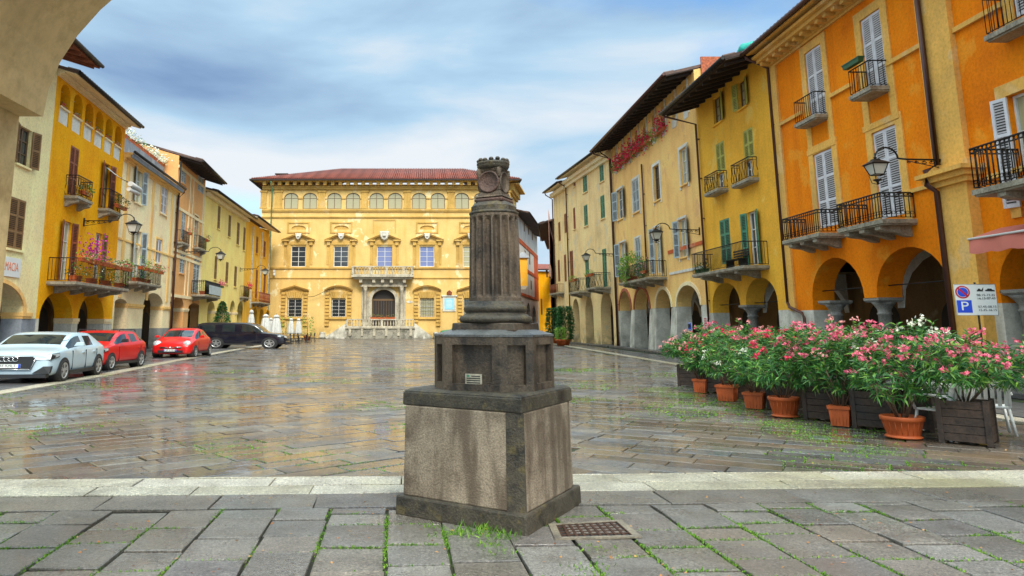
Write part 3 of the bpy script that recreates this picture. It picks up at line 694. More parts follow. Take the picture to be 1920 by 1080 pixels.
# nearby slabs: courses run away from the camera, so each course is a strip along Y
cross = (FR[0], FR[1], FR[2]+R(90))
slab_field('foreground_paving', M['pave_near'], cross, -9.5, -.60, -11, 9, .52, (.34, .74), gap=.026, tilt=.008, joints='near')
slab_field('foreground_paving_edge', M['pave_near'], FR, -9, 11, -.58, .0, .58, (.9, 1.5), gap=.016)
slab_field('white_stone_band', M['pave_white'], FR, -9, 11, .0, .86, .43, (.8, 1.7), gap=.014, lift=.006)
split = lambda x, y: -11.2-.045*(y-20) < x and x < 10.9 and 0 <= (-(x)*math.sin(FR[2])+(y-8)*math.cos(FR[2])-.55) and y < 91.3
slab_field('square_paving', M['pave_far'], (1.0, 8, R(38)), -60, 75, -70, 90, .37, (.6, 1.15), keep=lambda x, y: split(x, y) and x <= 1.6+.02*y, gap=.02, tilt=.005, lift=-.008, joints='far')
slab_field('square_paving', M['pave_far'], (1.0, 8, R(-30)), -60, 90, -40, 95, .37, (.6, 1.15), keep=lambda x, y: split(x, y) and x > 1.6+.02*y, gap=.02, tilt=.005, lift=-.014, joints='far')
# lanes along both sides with their white edging and raised walks
def strip(name, pts, w0, w1, mat, z, L_=1.6, kind=True):
    mb = MB(); pts = [Vector((x, y)) for x, y in pts]
    for i in range(len(pts)-1):
        a, b_ = pts[i], pts[i+1]; d = (b_-a); n_ = max(1, int(d.length/L_)); nn = Vector((d.y, -d.x)).normalized()
        for k in range(n_):
            p0 = a+d*(k/n_); p1 = a+d*((k+1)/n_); e = d.normalized()*.008
            q = [p0+e+nn*w0, p1-e+nn*w0, p1-e+nn*w1, p0+e+nn*w1]; dz = rnd.uniform(-.003, .003)
            mb.prism([(v_.x, v_.y, z-.05) for v_ in q], [(v_.x, v_.y, z+dz) for v_ in q])
    return struct(mb.build(name, mat))
LE = [(-10.9, 8.9), (-10.9, 20), (-11.15, 26), (-12.0, 35), (-13.0, 48), (-13.6, 60), (-14.2, 72), (-15.2, 91)]
RE = [(10.75, 8.9), (10.9, 22), (11.0, 34), (11.3, 50), (11.5, 66), (11.3, 78)]
strip('white_edging', LE, -.55, 0, M['pave_white'], .004)
strip('white_edging', RE, 0, .45, M['pave_white'], .004)
slab_field('parking_lane', M['pave_lane'], (-11, 9, R(92.5)), -1, 84, 0.0, 11, .5, (.8, 1.4), keep=lambda x, y: x < -11.6-.045*(y-20) and x > -16.4-.072*(y-20) and y > 8.9, lift=-.004, tilt=.002)
slab_field('right_lane', M['pave_lane'], (16, 9, R(90)), 0, 70, 0, 6, .5, (.8, 1.4), keep=lambda x, y: 11.35 < x < 13.6 and y > 8.9, lift=-.004, tilt=.002)
def walk(name, pts, w):   # raised stone walk in front of the arcades
    mb = MB(); pts = [Vector(p_) for p_ in pts]
    for i in range(len(pts)-1):
        a, b_ = pts[i], pts[i+1]; d = (b_-a).normalized(); nn = Vector((d.y, -d.x))*w
        mb.prism([(a.x, a.y, -.03), (b_.x, b_.y, -.03), (b_.x+nn.x, b_.y+nn.y, -.03), (a.x+nn.x, a.y+nn.y, -.03)], [(a.x, a.y, .12), (b_.x, b_.y, .12), (b_.x+nn.x, b_.y+nn.y, .12), (a.x+nn.x, a.y+nn.y, .12)])
    return struct(mb.build(name, M['pave_lane'], bevel=.02))
walk('pavement', [(-16.25, 18), (-16.6, 26), (-18.2, 47), (-19.3, 62), (-20.3, 92)], -7)
walk('pavement', [(14.25, 9), (14.25, 56), (13.1, 70), (12.7, 75)], 7.5)

# ------------------------------------------------------------------ MONUMENT
def monument():
    root = thing('monument_column', 'broken fluted stone column on stepped block pedestal in the middle of the square', 'monument', (.68, 7.38, 0))
    Lc, Nc, Rc = Vector((-.30, 7.17, 0)), Vector((.84, 6.39, 0)), Vector((1.55, 7.58, 0)); Bc = Lc+Rc-Nc
    C = (Lc+Rc)/2
    def quad(k, z): return [Vector((*(C+(q-C)*k).xy, z)) for q in (Lc, Nc, Rc, Bc)]
    def chamf(k, z, ch):
        q = quad(k, z); o = []
        for i in range(4):
            a, b_, c = q[i-1], q[i], q[(i+1) % 4]; o.append(b_+(a-b_).normalized()*ch[0]); o.append(b_+(c-b_).normalized()*ch[1])
        return o
    f = MB(); f.prism(quad(1, -.02), quad(.992, .168)); f.build('foot_course', M['stone_black'], root, bevel=.02)
    d = MB(); d.prism(chamf(.955, .168, (.17, .045)), chamf(.935, .985, (.16, .04))); d.build('lower_block', M['stone_die'], root, bevel=.012)
    A0, B0, A1, B1 = [chamf(k_, z_, c_)[i_] for k_, z_, c_ in ((.955, .168, (.17, .045)), (.935, .985, (.16, .04))) for i_ in (2, 3)]
    nn_ = (B0-A0).cross(Vector((0, 0, 1))).normalized()*.006
    cs = MB(); cs.hexa([A0, B0, B0+nn_, A0+nn_, A1, B1, B1+nn_, A1+nn_]); cs.build('corner_strip', M['stone_black'], root)
    s = MB(); s.prism(quad(.93, .985), quad(.925, 1.115)); s.prism(quad(.925, 1.1145), quad(.86, 1.14)); s.build('cap_slab', M['stone_black'], root, bevel=.015)
    # octagonal die with sunk panels
    cx_, cy_ = .675, 7.36
    ang = [math.atan2((Nc-Lc).normalized().x*0-1, 0)]
    def octa(rs, rl, z, c=(cx_, cy_)):   # short faces look along -34/56.. deg, long faces between
        pts = []
        half = .165*rs
        ap_s, ap_l = .522*rl, .572*rl
        base = R(-90-29)
        out_ = []
        for k in range(8):
            a = base+k*R(45); out_.append((a, ap_s if k % 2 == 0 else ap_l))
        for k in range(8):
            a1, r1_ = out_[k-1]; a2, r2_ = out_[k]
            n1_, n2_ = Vector((math.cos(a1), math.sin(a1))), Vector((math.cos(a2), math.sin(a2)))
            det = n1_.x*n2_.y-n1_.y*n2_.x
            x = (r1_*n2_.y-r2_*n1_.y)/det; y = (n1_.x*r2_-n2_.x*r1_)/det
            pts.append(Vector((c[0]+x, c[1]+y, z)))
        return pts
    z0, z1 = 1.14, 1.635
    ob, ot = octa(1, 1, z0), octa(1, 1, z1); m_ = MB()
    m_.f.append(tuple(range(8))); m_.v += [tuple(q) for q in ot]; m_.m.append(0); m_.smooth.append(False)
    for k in range(8):
        a, b_ = ob[k], ob[(k+1) % 8]; a2, b2 = ot[k], ot[(k+1) % 8]; e = (b_-a); ln = e.length; e.normalize(); nrm = Vector((e.y, -e.x, 0))
        mg = min(.080, ln*.22); dep = .05
        I = [a+e*mg+Vector((0, 0, .06)), b_-e*mg+Vector((0, 0, .06)), b2-e*mg-Vector((0, 0, .075)), a2+e*mg-Vector((0, 0, .075))]
        O = [a, b_, b2, a2]
        for i in range(4):
            j = (i+1) % 4; m_.face([O[i], O[j], I[j], I[i]]); m_.face([I[i], I[j], I[j]-nrm*dep, I[i]-nrm*dep])
        m_.face([q-nrm*dep for q in I])
    m_.build('octagonal_block', M['stone_mon'], root)
    s = MB(); s.prism(octa(1, 1.012, z1), octa(1, 1.012, z1+.02)); s.prism(octa(1, 1.01, z1+.02), octa(.7, .72, z1+.065)); s.build('octagonal_cap', M['stone_grey'], root)
    # plinth, base mouldings
    def rot_sq(r, z, rot=-29, c=(.70, 7.36)):
        return [Vector((c[0]+r*math.sqrt(2)*math.cos(R(rot+45+90*k)), c[1]+r*math.sqrt(2)*math.sin(R(rot+45+90*k)), z)) for k in range(4)]
    s = MB(); s.prism(rot_sq(.335, z1+.05), rot_sq(.33, 1.765)); s.build('plinth', M['stone_mon'], root, bevel=.012)
    cc = (.695, 7.36, 0)
    b_ = MB(); pr = [(.33, 1.765), (.358, 1.775), (.368, 1.80), (.358, 1.826), (.330, 1.838), (.315, 1.85), (.298, 1.862), (.298, 1.87), (.312, 1.878), (.322, 1.90), (.316, 1.925), (.298, 1.94), (.285, 1.948), (.282, 1.97), (.268, 1.98)]
    b_.lathe(pr, cc, 40); b_.build('base_moulding', M['stone_black'], root)
    # fluted shaft
    sh = MB(); nf = 18; per = 10; rows = []
    zb, zt_ = 1.975, 2.86
    for zi in [0, .02, .045, .06, .08, .12, .3, .5, .7, .84, .88, .92, .945, .97, 1]:
        z = zb+(zt_-zb)*zi; Rr = .264+(.249-.264)*zi; row = []
        e = min(1, max(0, (zi-.045)/.04)) * min(1, max(0, (.955-zi)/.05)); e = math.sqrt(e)
        for j in range(nf*per):
            ph = (j % per)/per; a = 2*math.pi*j/(nf*per)
            dpt = .030*math.sqrt(max(0, 1-((ph-.5)/.36)**2))*e
            rr = Rr-dpt*1.5+ (rnd.uniform(-.0015, .0015)); row.append((cc[0]+rr*math.cos(a), cc[1]+rr*math.sin(a), z))
        rows.append(row)
    sh.grid(rows, smooth=False); sh.build('fluted_shaft', M['stone_mon'], root)
    # capital: neck slab, cushion, head block with round discs, scalloped top
    n_ = MB()
    def oct2(r, z, ch=.3, rot=-29): 
        q = rot_sq(r, z, rot, (.695, 7.36)); o = []
        for i in range(4):
            a, b2, c = q[i-1], q[i], q[(i+1) % 4]; o.append(b2+(a-b2)*ch); o.append(b2+(c-b2)*ch)
        return o
    n_.lathe([(.245, 2.86), (.256, 2.868), (.256, 2.885), (.24, 2.892)], cc, 32)
    n_.prism(oct2(.205, 2.89, .24), oct2(.208, 2.945, .24)); n_.prism(oct2(.208, 2.945, .24), oct2(.17, 2.985, .2)); n_.build('neck_slab', M['stone_black'], root)
    k = MB(); 
    k.prism(rot_sq(.160, 2.985), rot_sq(.155, 3.03)); k.build('cushion_slab', M['stone_red'], root, bevel=.02)
    k = MB(); k.prism(rot_sq(.158, 3.033), rot_sq(.145, 3.055)); k.prism(rot_sq(.13, 3.055), rot_sq(.118, 3.10)); k.prism(rot_sq(.118, 3.10), rot_sq(.118, 3.30)); k.prism(rot_sq(.118, 3.30), rot_sq(.135, 3.335)); k.build('head_block', M['stone_mon'], root, bevel=.008)
    for q in range(4):
        a = R(-29-90+90*q); nr = Vector((math.cos(a), math.sin(a), 0)); tn = Vector((-nr.y, nr.x, 0)); o = Vector((cc[0], cc[1], 3.195))
        dd = MB(); rows = []
        for rr, dz in ((.112, .09), (.117, .120), (.113, .132), (.098, .134), (.094, .124), (.03, .126)):
            rows.append([o+nr*dz+tn*rr*1.02*math.cos(t)+Vector((0, 0, rr*math.sin(t))) for t in [2*math.pi*i/28 for i in range(28)]])
        dd.grid(rows); dd.build('round_disc', M['stone_red'] if q != 1 else M['stone_mon'], root)
        f = MB(); oo = o+(nr+tn).normalized()*.158+Vector((0, 0, .10)); f.lathe([(.01, -.07), (.022, -.04), (.028, .01), (.02, .045)], oo, 8); f.build('corner_knob', M['stone_mon'], root)
    tp = MB(); tp.lathe([(.13, 3.33), (.155, 3.345), (.168, 3.37), (.166, 3.385), (.172, 3.392), (.170, 3.41), (.155, 3.42), (.14, 3.425)], cc, 32)
    for i in range(14):
        a = 2*math.pi*i/14; tp.lathe([(.001, -.012), (.022, -.01), (.026, .004), (.016, .018), (.002, .022)], (cc[0]+.148*math.cos(a), cc[1]+.148*math.sin(a), 3.425+.004*(i % 3)), 8)
    tp.build('crown_ring', M['stone_black'], root)
    # little enamel plate on the left panel
    a = ob[0]; 
    k0 = 0; fa, fb = ob[0], ob[1]; e = (fb-fa).normalized(); nrm = Vector((e.y, -e.x, 0)); ctr = (fa+fb)/2+Vector((0, 0, .10))+nrm*(-.046)
    pm = MB(); w_, h_ = .085, .052
    pm.prism([ctr+e*sx*w_+Vector((0, 0, sz_*h_)) for sx, sz_ in ((-1, -1), (1, -1), (1, 1), (-1, 1))], [ctr+nrm*.012+e*sx*w_+Vector((0, 0, sz_*h_)) for sx, sz_ in ((-1, -1), (1, -1), (1, 1), (-1, 1))])
    pl = pm.build('plate', M['palestone'], root)
    tx = MB()
    for i in range(5):
        zz = h_-.02-i*.02; x0 = -.07 if i else -.02
        if i < 4: 
            q = [ctr+nrm*.0135+e*x_+Vector((0, 0, z_)) for x_, z_ in ((x0, zz-.005), (.07, zz-.005), (.07, zz+.004), (x0, zz+.004))]; tx.face(q)
    tx.build('lettering', M['black'], pl)
    gs = MB(); gs.face([ctr+nrm*.0135+e*x_+Vector((0, 0, z_)) for x_, z_ in ((-.07, .022), (-.04, .022), (-.04, .042), (-.07, .042))]); gs.build('emblem', M['sh_green'], pl)
    return root
monument()

# grate in the paving
def grate():
    q = [gnd(1028, 985), gnd(1040, 1013), gnd(1204, 1009), gnd(1166, 977)]
    q = [Vector((p_.x, p_.y, 0)) for p_ in q]; c = sum(q, Vector())/4; k = thing('drain_grate', 'rusty perforated drain grate in a pale stone frame beside the monument', 'drain grate', c)
    f = MB(); inn = [c+(p_-c)*.82 for p_ in q]
    for i in range(4):
        j = (i+1) % 4; f.prism([q[i], q[j], inn[j], inn[i]], [p_+Vector((0, 0, .014)) for p_ in (q[i], q[j], inn[j], inn[i])])
    f.build('frame', M['gratestone'], k)
    r_ = MB(); n = 9
    def bil(a, b_): return inn[0].lerp(inn[3], a).lerp(inn[1].lerp(inn[2], a), b_)
    for i in range(n+1):
        a = i/n; e = .018
        r_.prism([bil(max(0, a-e), 0), bil(min(1, a+e), 0), bil(min(1, a+e), 1), bil(max(0, a-e), 1)], [x+Vector((0, 0, .013)) for x in (bil(max(0, a-e), 0), bil(min(1, a+e), 0), bil(min(1, a+e), 1), bil(max(0, a-e), 1))])
    for i in range(6):
        a = i/5; e = .03
        r_.prism([bil(0, max(0, a-e)), bil(1, max(0, a-e)), bil(1, min(1, a+e)), bil(0, min(1, a+e))], [x+Vector((0, 0, .010)) for x in (bil(0, max(0, a-e)), bil(1, max(0, a-e)), bil(1, min(1, a+e)), bil(0, min(1, a+e)))])
    r_.build('bars', M['rust'], k)
    pz = MB(); pz.face([x+Vector((0, 0, .004)) for x in inn]); pz.build('pit', M['black'], k)
grate()

# ------------------------------------------------------------------ small builders used on the facades
def gap_column(b, u0, u1, zs, v=600, mat='colstone', cap=.42, shaft=.20, d=-.42):
    F = b.F; a, c = sorted((F.s_u(u0, v), F.s_u(u1, v))); gz = zs-.06
    b.open.append((a, c, 0, gz, gz, 0, True)); b.gaps.append((a, c, gz))
    column_at(b, (a+c)/2, zs, mat, cap, shaft, d)
def column_at(b, s, zs, mat='colstone', cap=.42, shaft=.20, d=-.42):
    p = b.F.P(s, 0, d); t = b.F.t; mb = MB(); an = math.atan2(t.y, t.x)
    def sq(r, z): return [Vector((p.x+r*math.sqrt(2)*math.cos(an+R(45+90*k)), p.y+r*math.sqrt(2)*math.sin(an+R(45+90*k)), z)) for k in range(4)]
    mb.prism(sq(shaft*1.5, 0), sq(shaft*1.5, .22))
    mb.lathe([(shaft*1.4, .22), (shaft*1.5, .28), (shaft*1.35, .36), (shaft*1.12, .40), (shaft*1.08, .5), (shaft, zs-.62), (shaft*1.14, zs-.60), (shaft*1.14, zs-.55), (shaft, zs-.53), (shaft*1.05, zs-.42), (shaft*1.5, zs-.28), (shaft*1.9, zs-.19)], (p.x, p.y, 0), 20)
    mb.prism(sq(cap*.86, zs-.19), sq(cap, zs-.13)); mb.prism(sq(cap, zs-.129), sq(cap, zs-.045))
    mb.build('column', M[mat], b.root)
def impost(b, zs, piers, h=.16, o=.07, mat=None):
    for a, c in piers: q = MB(); b.F.box(q, a-.05, c+.05, zs-h, zs-.004, -.86, o); b.F.box(q, a-.02, c+.02, zs-h-.10, zs-h-.003, -.85, o*.5); b.late.append(('pier_impost', q))
def foliage(mb, c, rx, ry, rz, n, l=.14, w=.05, up=.3):
    for _ in range(n):
        while True:
            q = Vector((rnd.uniform(-1, 1), rnd.uniform(-1, 1), rnd.uniform(-1, 1)))
            if .25 < q.length < 1: break
        d = (q.normalized()+Vector((rnd.uniform(-.6, .6), rnd.uniform(-.6, .6), rnd.uniform(-.4, .6)+up)))
        mb.leaf(Vector((c[0]+q.x*rx, c[1]+q.y*ry, c[2]+q.z*rz)), d, l*rnd.uniform(.6, 1.3), w*rnd.uniform(.7, 1.3))
def blossoms(mb, c, rx, ry, rz, n, r=.035):
    for _ in range(n):
        q = Vector((rnd.gauss(0, .5), rnd.gauss(0, .5), rnd.gauss(0, .45)))
        p_ = Vector((c[0]+q.x*rx, c[1]+q.y*ry, c[2]+q.z*rz)); a = Vector((rnd.uniform(-1, 1), rnd.uniform(-1, 1), rnd.uniform(-.2, 1))).normalized()
        x = a.orthogonal().normalized()*r; y = a.cross(x)
        mb.face([p_+x, p_+y+a*r*.3, p_-x, p_-y+a*r*.3]); mb.face([p_+x*.6+y*.6, p_+a*r*.6, p_-x*.6-y*.6])
def flower_box(F, s, z, o, label, w=.8, h=.17, dd=.2, leafy='leaf', petal='f_red', nl=130, nf=45, spread=.26, hang=0, group=None, pot='terracotta', cat='flower box', name='flower_box', lsize=.12, fr=.035):
    k = thing(name, label, cat, F.P(s, z, o), 0, group)
    mb = MB(); P = F.P
    mb.prism([P(s-w*.46, z, o-dd*.42), P(s+w*.46, z, o-dd*.42), P(s+w*.46, z, o+dd*.42), P(s-w*.46, z, o+dd*.42)], [P(s-w/2, z+h, o-dd/2), P(s+w/2, z+h, o-dd/2), P(s+w/2, z+h, o+dd/2), P(s-w/2, z+h, o+dd/2)])
    F.box(mb, s-w/2-.012, s+w/2+.012, z+h-.035, z+h+.004, o-dd/2-.012, o+dd/2+.012); mb.build('trough', M[pot], k)
    c = P(s, z+h+spread*.45-hang, o+(.05 if hang else 0)); tx, ty = abs(F.t.x), abs(F.t.y)
    rx, ry = w*.55*tx+(dd*.5+spread*.6)*ty, w*.55*ty+(dd*.5+spread*.6)*tx
    lf = MB(); foliage(lf, c, rx, ry, spread+hang*.6, nl, lsize, lsize*.42); lf.build('leaves', M[leafy], k)
    if nf:
        fl = MB(); blossoms(fl, c+Vector((0, 0, spread*.25)), rx*1.15, ry*1.2, spread+hang*.6, nf, fr); fl.build('blossoms', M[petal], k)
    return k
def wall_lamp(F, s, z, reach, label, size=1.0, group='wrought iron lanterns on the arcade walls'):
    """scrolled bracket from the wall, swan neck and hanging four-sided lantern."""
    k = thing('wall_lamp', label, 'wall lamp', F.P(s, z, 0), 0, group); P = F.P; KX = 1.3
    b_ = MB(); b_.tube([P(s, z, 0), P(s, z+.02, reach*.55), P(s, z+.05, reach*.68)], .028, 6)
    b_.tube([P(s, z+.05+.32*math.sin(t), reach*.68+.0+(reach*.32/2)*(1-math.cos(t))) for t in [math.pi*i/10 for i in range(11)]], .026, 6)
    F.box(b_, s-.05, s+.05, z-.28, z+.14, 0, .05)
    for i in range(5):   # scrolls under the arm
        o0 = .18+i*reach*.11; rr = .11-.012*i
        b_.tube([P(s, z-.03-rr*.5+rr*.5*math.cos(t)*(1-t/14), o0+rr*math.sin(t)*(1-t/14)) for t in [i2*.7 for i2 in range(12)]], .012, 4)
    b_.tube([P(s, z-.26, .03), P(s, z-.16, reach*.25), P(s, z-.02, reach*.55)], .014, 5); b_.build('bracket', M['iron'], k)
    c = P(s, z-.02, reach); g = MB(); S_ = size
    def sq(r, zz): return [Vector((c.x+r*KX*a, c.y+r*KX*b2, c.z+zz)) for a, b2 in ((-1, -1), (1, -1), (1, 1), (-1, 1))]
    h = MB(); h.prism(sq(.28*S_, -.14*S_), sq(.12*S_, .0)); h.prism(sq(.10*S_, 0.001), sq(.09*S_, .06*S_)); h.lathe([(.03, .06), (.05, .09), (.02, .13), (.02, .22)], c, 8)
    h.prism(sq(.25*S_, -.165*S_), sq(.25*S_, -.1405*S_))
    for a in range(4):
        p0, p1 = sq(.225*S_, -.165*S_)[a], sq(.13*S_, -.56*S_)[a]; h.tube([p0, p1], .014, 4)
        p2 = sq(.225*S_, -.165*S_)[(a+1) % 4]; q2 = sq(.13*S_, -.56*S_)[(a+1) % 4]; h.tube([p1, q2], .014, 4)
    h.lathe([(.001, -.70), (.03, -.67), (.02, -.63), (.15*S_, -.575), (.15*S_, -.55)], c, 10)
    for a in range(4):
        q1 = sq(.15*S_, -.56*S_)[a]; h.tube([q1, Vector((c.x+(q1.x-c.x)*.7, c.y+(q1.y-c.y)*.7, c.z-.64)), Vector((c.x, c.y, c.z-.70))], .010, 4)
    h.build('lantern_frame', M['iron'], k)
    g.prism(sq(.12*S_, -.555*S_), sq(.215*S_, -.17*S_)); g.build('lantern_glass', M['lampglass'], k)
    return k
def wall_lamp_px(F, ua, va, ul, label, size=1.0):
    s, z = F.sz(ua, va); Y = F.P(s, z).y; return wall_lamp(F, s, z, abs(ul-ua)/FPX*Y, label, size)

# ------------------------------------------------------------------ LEFT SIDE
def Lx(Y): return -(14.6+.077*Y)
FL1 = Facade((Lx(19), 19), (Lx(31.8), 31.8), 'L'); FL2 = Facade((Lx(31.8), 31.8), (Lx(41.2), 41.2), 'L'); FL3 = Facade((Lx(41.2), 41.2), (Lx(53), 53), 'L')
FL4 = Facade((Lx(53), 53), (-19.4, 62), 'L'); FL5 = Facade((-19.4, 62), (-19.94, 78.8), 'L'); FL6 = Facade((-19.94, 78.8), (-20.4, 93), 'L')

b = Building(FL1, 'pale cream house at the far left with the pharmacy sign', 13.1, M['pale'], base=M['greyplinth'], base_z=2.0)
b.window(33, 58, 238, 312, 'open', 'sh_tan', frame='frame_brown'); b.window(15, 46, 371, 468, 'closed', 'sh_tan')
b.window(-60, -34, 330, 440, 'closed', 'sh_tan'); b.window(-62, -30, 180, 270, 'closed', 'sh_tan')
a1 = b.arch(-75, 41, 527, 2.25); a2 = b.arch(-250, -110, 520, 2.25)
F = FL1
for i_, (s0, s1, zs, zt) in enumerate((a1,)):   # plaster archivolt
    po = arch_pts(s0-.22, s1+.22, zs, zt+.16); pi_ = arch_pts(s0, s1, zs, zt)
    for i in range(len(po)-1): b.trim.hexa([F.P(*pi_[i], .002), F.P(*pi_[i+1], .002), F.P(*po[i+1], .002), F.P(*po[i], .002), F.P(*pi_[i], .07), F.P(*pi_[i+1], .07), F.P(*po[i+1], .07), F.P(*po[i], .07)])
b.trim.cur = 0
impost(b, 2.25, [(a1[1], b.s1-.5)])
b.build_wall(); b.finish_trim('peach'); b.roof(1.9, 13.5, soffit='redwood', mat='tile_y', rafters=True)
# pharmacy sign
s0, s1, z0, z1 = FL1.rect(-14, 37, 481, 518)
k = thing('pharmacy_sign', 'white wall sign with orange capital lettering above the left arch', 'sign', FL1.P((s0+s1)/2, z0, 0))
mb = MB(); FL1.box(mb, s0, s1, z0, z1, .002, .05); mb.build('board', M['signwhite'], k)
Mx = frame_matrix(FL1.P((s0+s1)/2, (z0+z1)/2, .053)-k.location, (*FL1.t, 0), (0, 0, 1))
text_mesh('lettering', 'FARMACIA', (z1-z0)*.62, M['signorange'], k, Mx, kx=(s1-s0)*.86/((z1-z0)*.62*5.1))

b = Building(FL2, 'deep yellow house with a six arched loggia under the eave on the left', 13.5, M['deepyellow'], base=M['whitestone'], base_z=2.0)
for i, (uc, vt, vb, hw) in enumerate(((122.8, 162.5, 206, 9.4), (146.4, 178.5, 226, 8.7), (167.5, 195, 241, 8), (186.7, 208.4, 256, 7.6), (204.6, 221.6, 269, 7), (222, 233.6, 281, 6.5))):
    s0, s1, z0, z1 = FL2.rect(uc-hw, uc+hw, vt, vb)
    z0, z1 = 11.75, 12.98
    b.open.append((s0, s1, z0-.72, z1-(s1-s0)*.42, z1, 1.2, True))
    q = MB(); FL2.box(q, s0+.005, s1-.005, z0-.71, z0, -.14, -.05); q.build('parapet', M['whitewash'], b.root)
    FL2.box(b.trim.new('string_course'), s0+.003, s1-.003, z0, z0+.08, -.20, .05)
    FL2.box(b.trim.new('string_course'), s0+.003, s1-.003, z0+1.0, z0+1.03, -.4, -.37)
    flower_box(FL2, (s0+s1)/2, z0+.08, -.08, ORD[i]+' little flower box from the left in the yellow loggia arches', w=(s1-s0)*.6, h=.1, dd=.14, nl=25, nf=14, spread=.12, petal=('f_red', 'f_white', 'f_rose', 'f_white', 'f_pink', 'f_white')[i], lsize=.09, group='flower boxes on the yellow loggia')
q = MB(); FL2.box(q, b.s0+.2, b.s1-.2, 10.9, 10.96, -1.3, -.05); q.face([FL2.P(b.s0, 10.9, -1.21), FL2.P(b.s1, 10.9, -1.21), FL2.P(b.s1, 13.2, -1.21), FL2.P(b.s0, 13.2, -1.21)]); q.build('loggia_wall', M['yellow'], b.root)
b.window(129, 146, 274, 368, 'closed', 'sh_brown', sill=False); b.window(192, 205, 305, 392, 'open', 'sh_brown', frame='frame_brown', sill=False)
b.window(115, 131, 414, 526, 'open', 'sh_brown', sill=False); b.window(177, 189, 436, 532, 'r', 'sh_tan', sill=False); 
A = b.arch(73, 135, 547, 2.05); B = b.arch(146, 194, 552, 2.05)
impost(b, 2.05, [(A[1], B[0]), (B[1], b.s1-.1)])
b.F.box(b.trim.new('string_course'), b.s0+.01, b.s1-.01, 13.22, 13.44, .002, .3); b.F.box(b.trim.new('string_course'), b.s0+.01, b.s1-.01, 13.1, 13.218, .002, .12)
b.build_wall(); b.finish_trim('cream'); b.roof(.9, 13.2, soffit='cream', rafters=False)
b.balcony_px(120, 145, 175, 366, 326, style='belly', brackets=2); b.balcony_px(183.5, 204, 229, 390, 352, style='plain')
bal, sn, sf, bz, bd = b.balcony_px(87, 140, 243, 527, 482, style='plain', brackets=4)
cols = ['f_red', 'f_rose', 'f_red', 'f_magenta', 'f_rose', 'f_white', 'f_red', 'f_rose']
for i in range(8):
    s = sn+.5+(sf-sn-1)*i/7
    flower_box(FL2, s, bz+.93, bd+.06, ORD[i]+' flower box from the left on the big deep yellow balcony rail', w=.8, nl=70, nf=30, spread=.2, petal=cols[i], group='flower boxes on the deep yellow balcony')
for i in range(4):
    flower_box(FL2, sn+.7+(sf-sn-1.4)*i/3, bz+.005, bd-.3, ORD[i]+' pot plant from the left on the big deep yellow balcony floor', w=.5, h=.28, dd=.4, nl=130, nf=10, spread=.4, leafy=('leaf', 'leaf_light', 'leaf', 'leaf_light')[i], petal='f_white', group='pots on the deep yellow balcony floor', cat='pot plant', name='pot_plant')
flower_box(FL2, sn+2.3, bz+.95, bd-.2, 'tall magenta bougainvillea on the big balcony rail of the deep yellow house', w=.6, nl=60, nf=170, spread=.75, petal='f_magenta', cat='bougainvillea', name='bougainvillea', fr=.06)
flower_box(FL2, sf-.4, bz+.95, bd-.1, 'bright leafy plant at the right end of the deep yellow balcony', w=.5, nl=150, nf=0, spread=.32, leafy='leaf_light', cat='pot plant', name='pot_plant')
s_, z_ = FL2.sz(126, 364); flower_box(FL2, s_+.9, z_+.1, .5, 'flower pots with grey leaves on the small balcony by the closed brown shutters', w=1.0, nl=140, nf=20, spread=.25, petal='f_white')
s_, z_ = FL2.sz(190, 389); flower_box(FL2, s_+1.1, z_+.1, .65, 'dense green balcony plants below the folded white awning', w=1.6, nl=240, nf=10, spread=.34, leafy='leaf_dark', petal='f_rose')
# folded cloth awning on the right upper balcony
k = thing('cloth_awning', 'half lowered white cloth awning hanging over the small upper balcony of the yellow house', 'awning', FL2.P(*FL2.sz(195, 330), 0))
q = MB(); sa, sb = FL2.s_u(193, 330), FL2.s_u(207, 330); zt0 = FL2.sz(197, 312)[1]
rows = [[FL2.P(s, zt0-.95*(o/1.5)**1.0-.10*math.sin(math.pi*o/1.5)+.02*math.sin(s*9), o) for s in [sa+(sb-sa)*j/6 for j in range(7)]] for o in [1.5*i/8 for i in range(9)]]
q.grid(rows, closed=False, cap=False); q.build('sheet', M['cloth'], k)
q = MB(); q.tube([FL2.P(sa-.1, zt0-1.0, 1.5), FL2.P(sb+.5, zt0-1.05, 1.5)], .15, 8); q.tube([FL2.P(sa-.05, zt0-1.28, 1.42), FL2.P(sb+.3, zt0-1.3, 1.5)], .12, 8); q.build('rolled_end', M['cloth'], k)

b = Building(FL3, 'two storey cream house with a flower lined roof terrace on the left', 11.45, M['cream'], base=M['brickplinth'], base_z=1.5)
b.window(254, 266, 316, 382, 'open', 'sh_grey'); b.window(301, 313, 348, 402, 'closed', 'sh_white', surround=.14)
b.window(250, 263, 432, 525, 'open', 'sh_grey', sill=False); b.window(291, 302, 449, 494, 'closed', 'sh_white', surround=.14)
A = b.arch(213, 236, 560, 3.0); B = b.arch(267, 304, 549, 3.0)
b.F.box(b.trim.new('string_course'), b.s0+.02, b.s1-.02, 6.6, 6.72, .002, .06); impost(b, 3.0, [(A[1], B[0]), (B[1], b.s1-.02)])
for u in (233, 283, 320):
    s_ = FL3.s_u(u, 430); q = MB(); FL3.box(q, s_-.25, s_+.25, 3.3, 6.59, .002, .035); FL3.box(q, s_-.25, s_+.25, 6.73, 11.2, .002, .035); q.build('pilaster_strip', M['peach'], b.root)
b.build_wall(); b.finish_trim('peach'); b.cornice(11.2, 'peach', .5, False)
q = MB(); q.tube([FL3.P(b.s0, 11.75, .62), FL3.P(b.s1, 11.75, .62)], .09, 8); q.build('gutter', M['iron'], b.root)
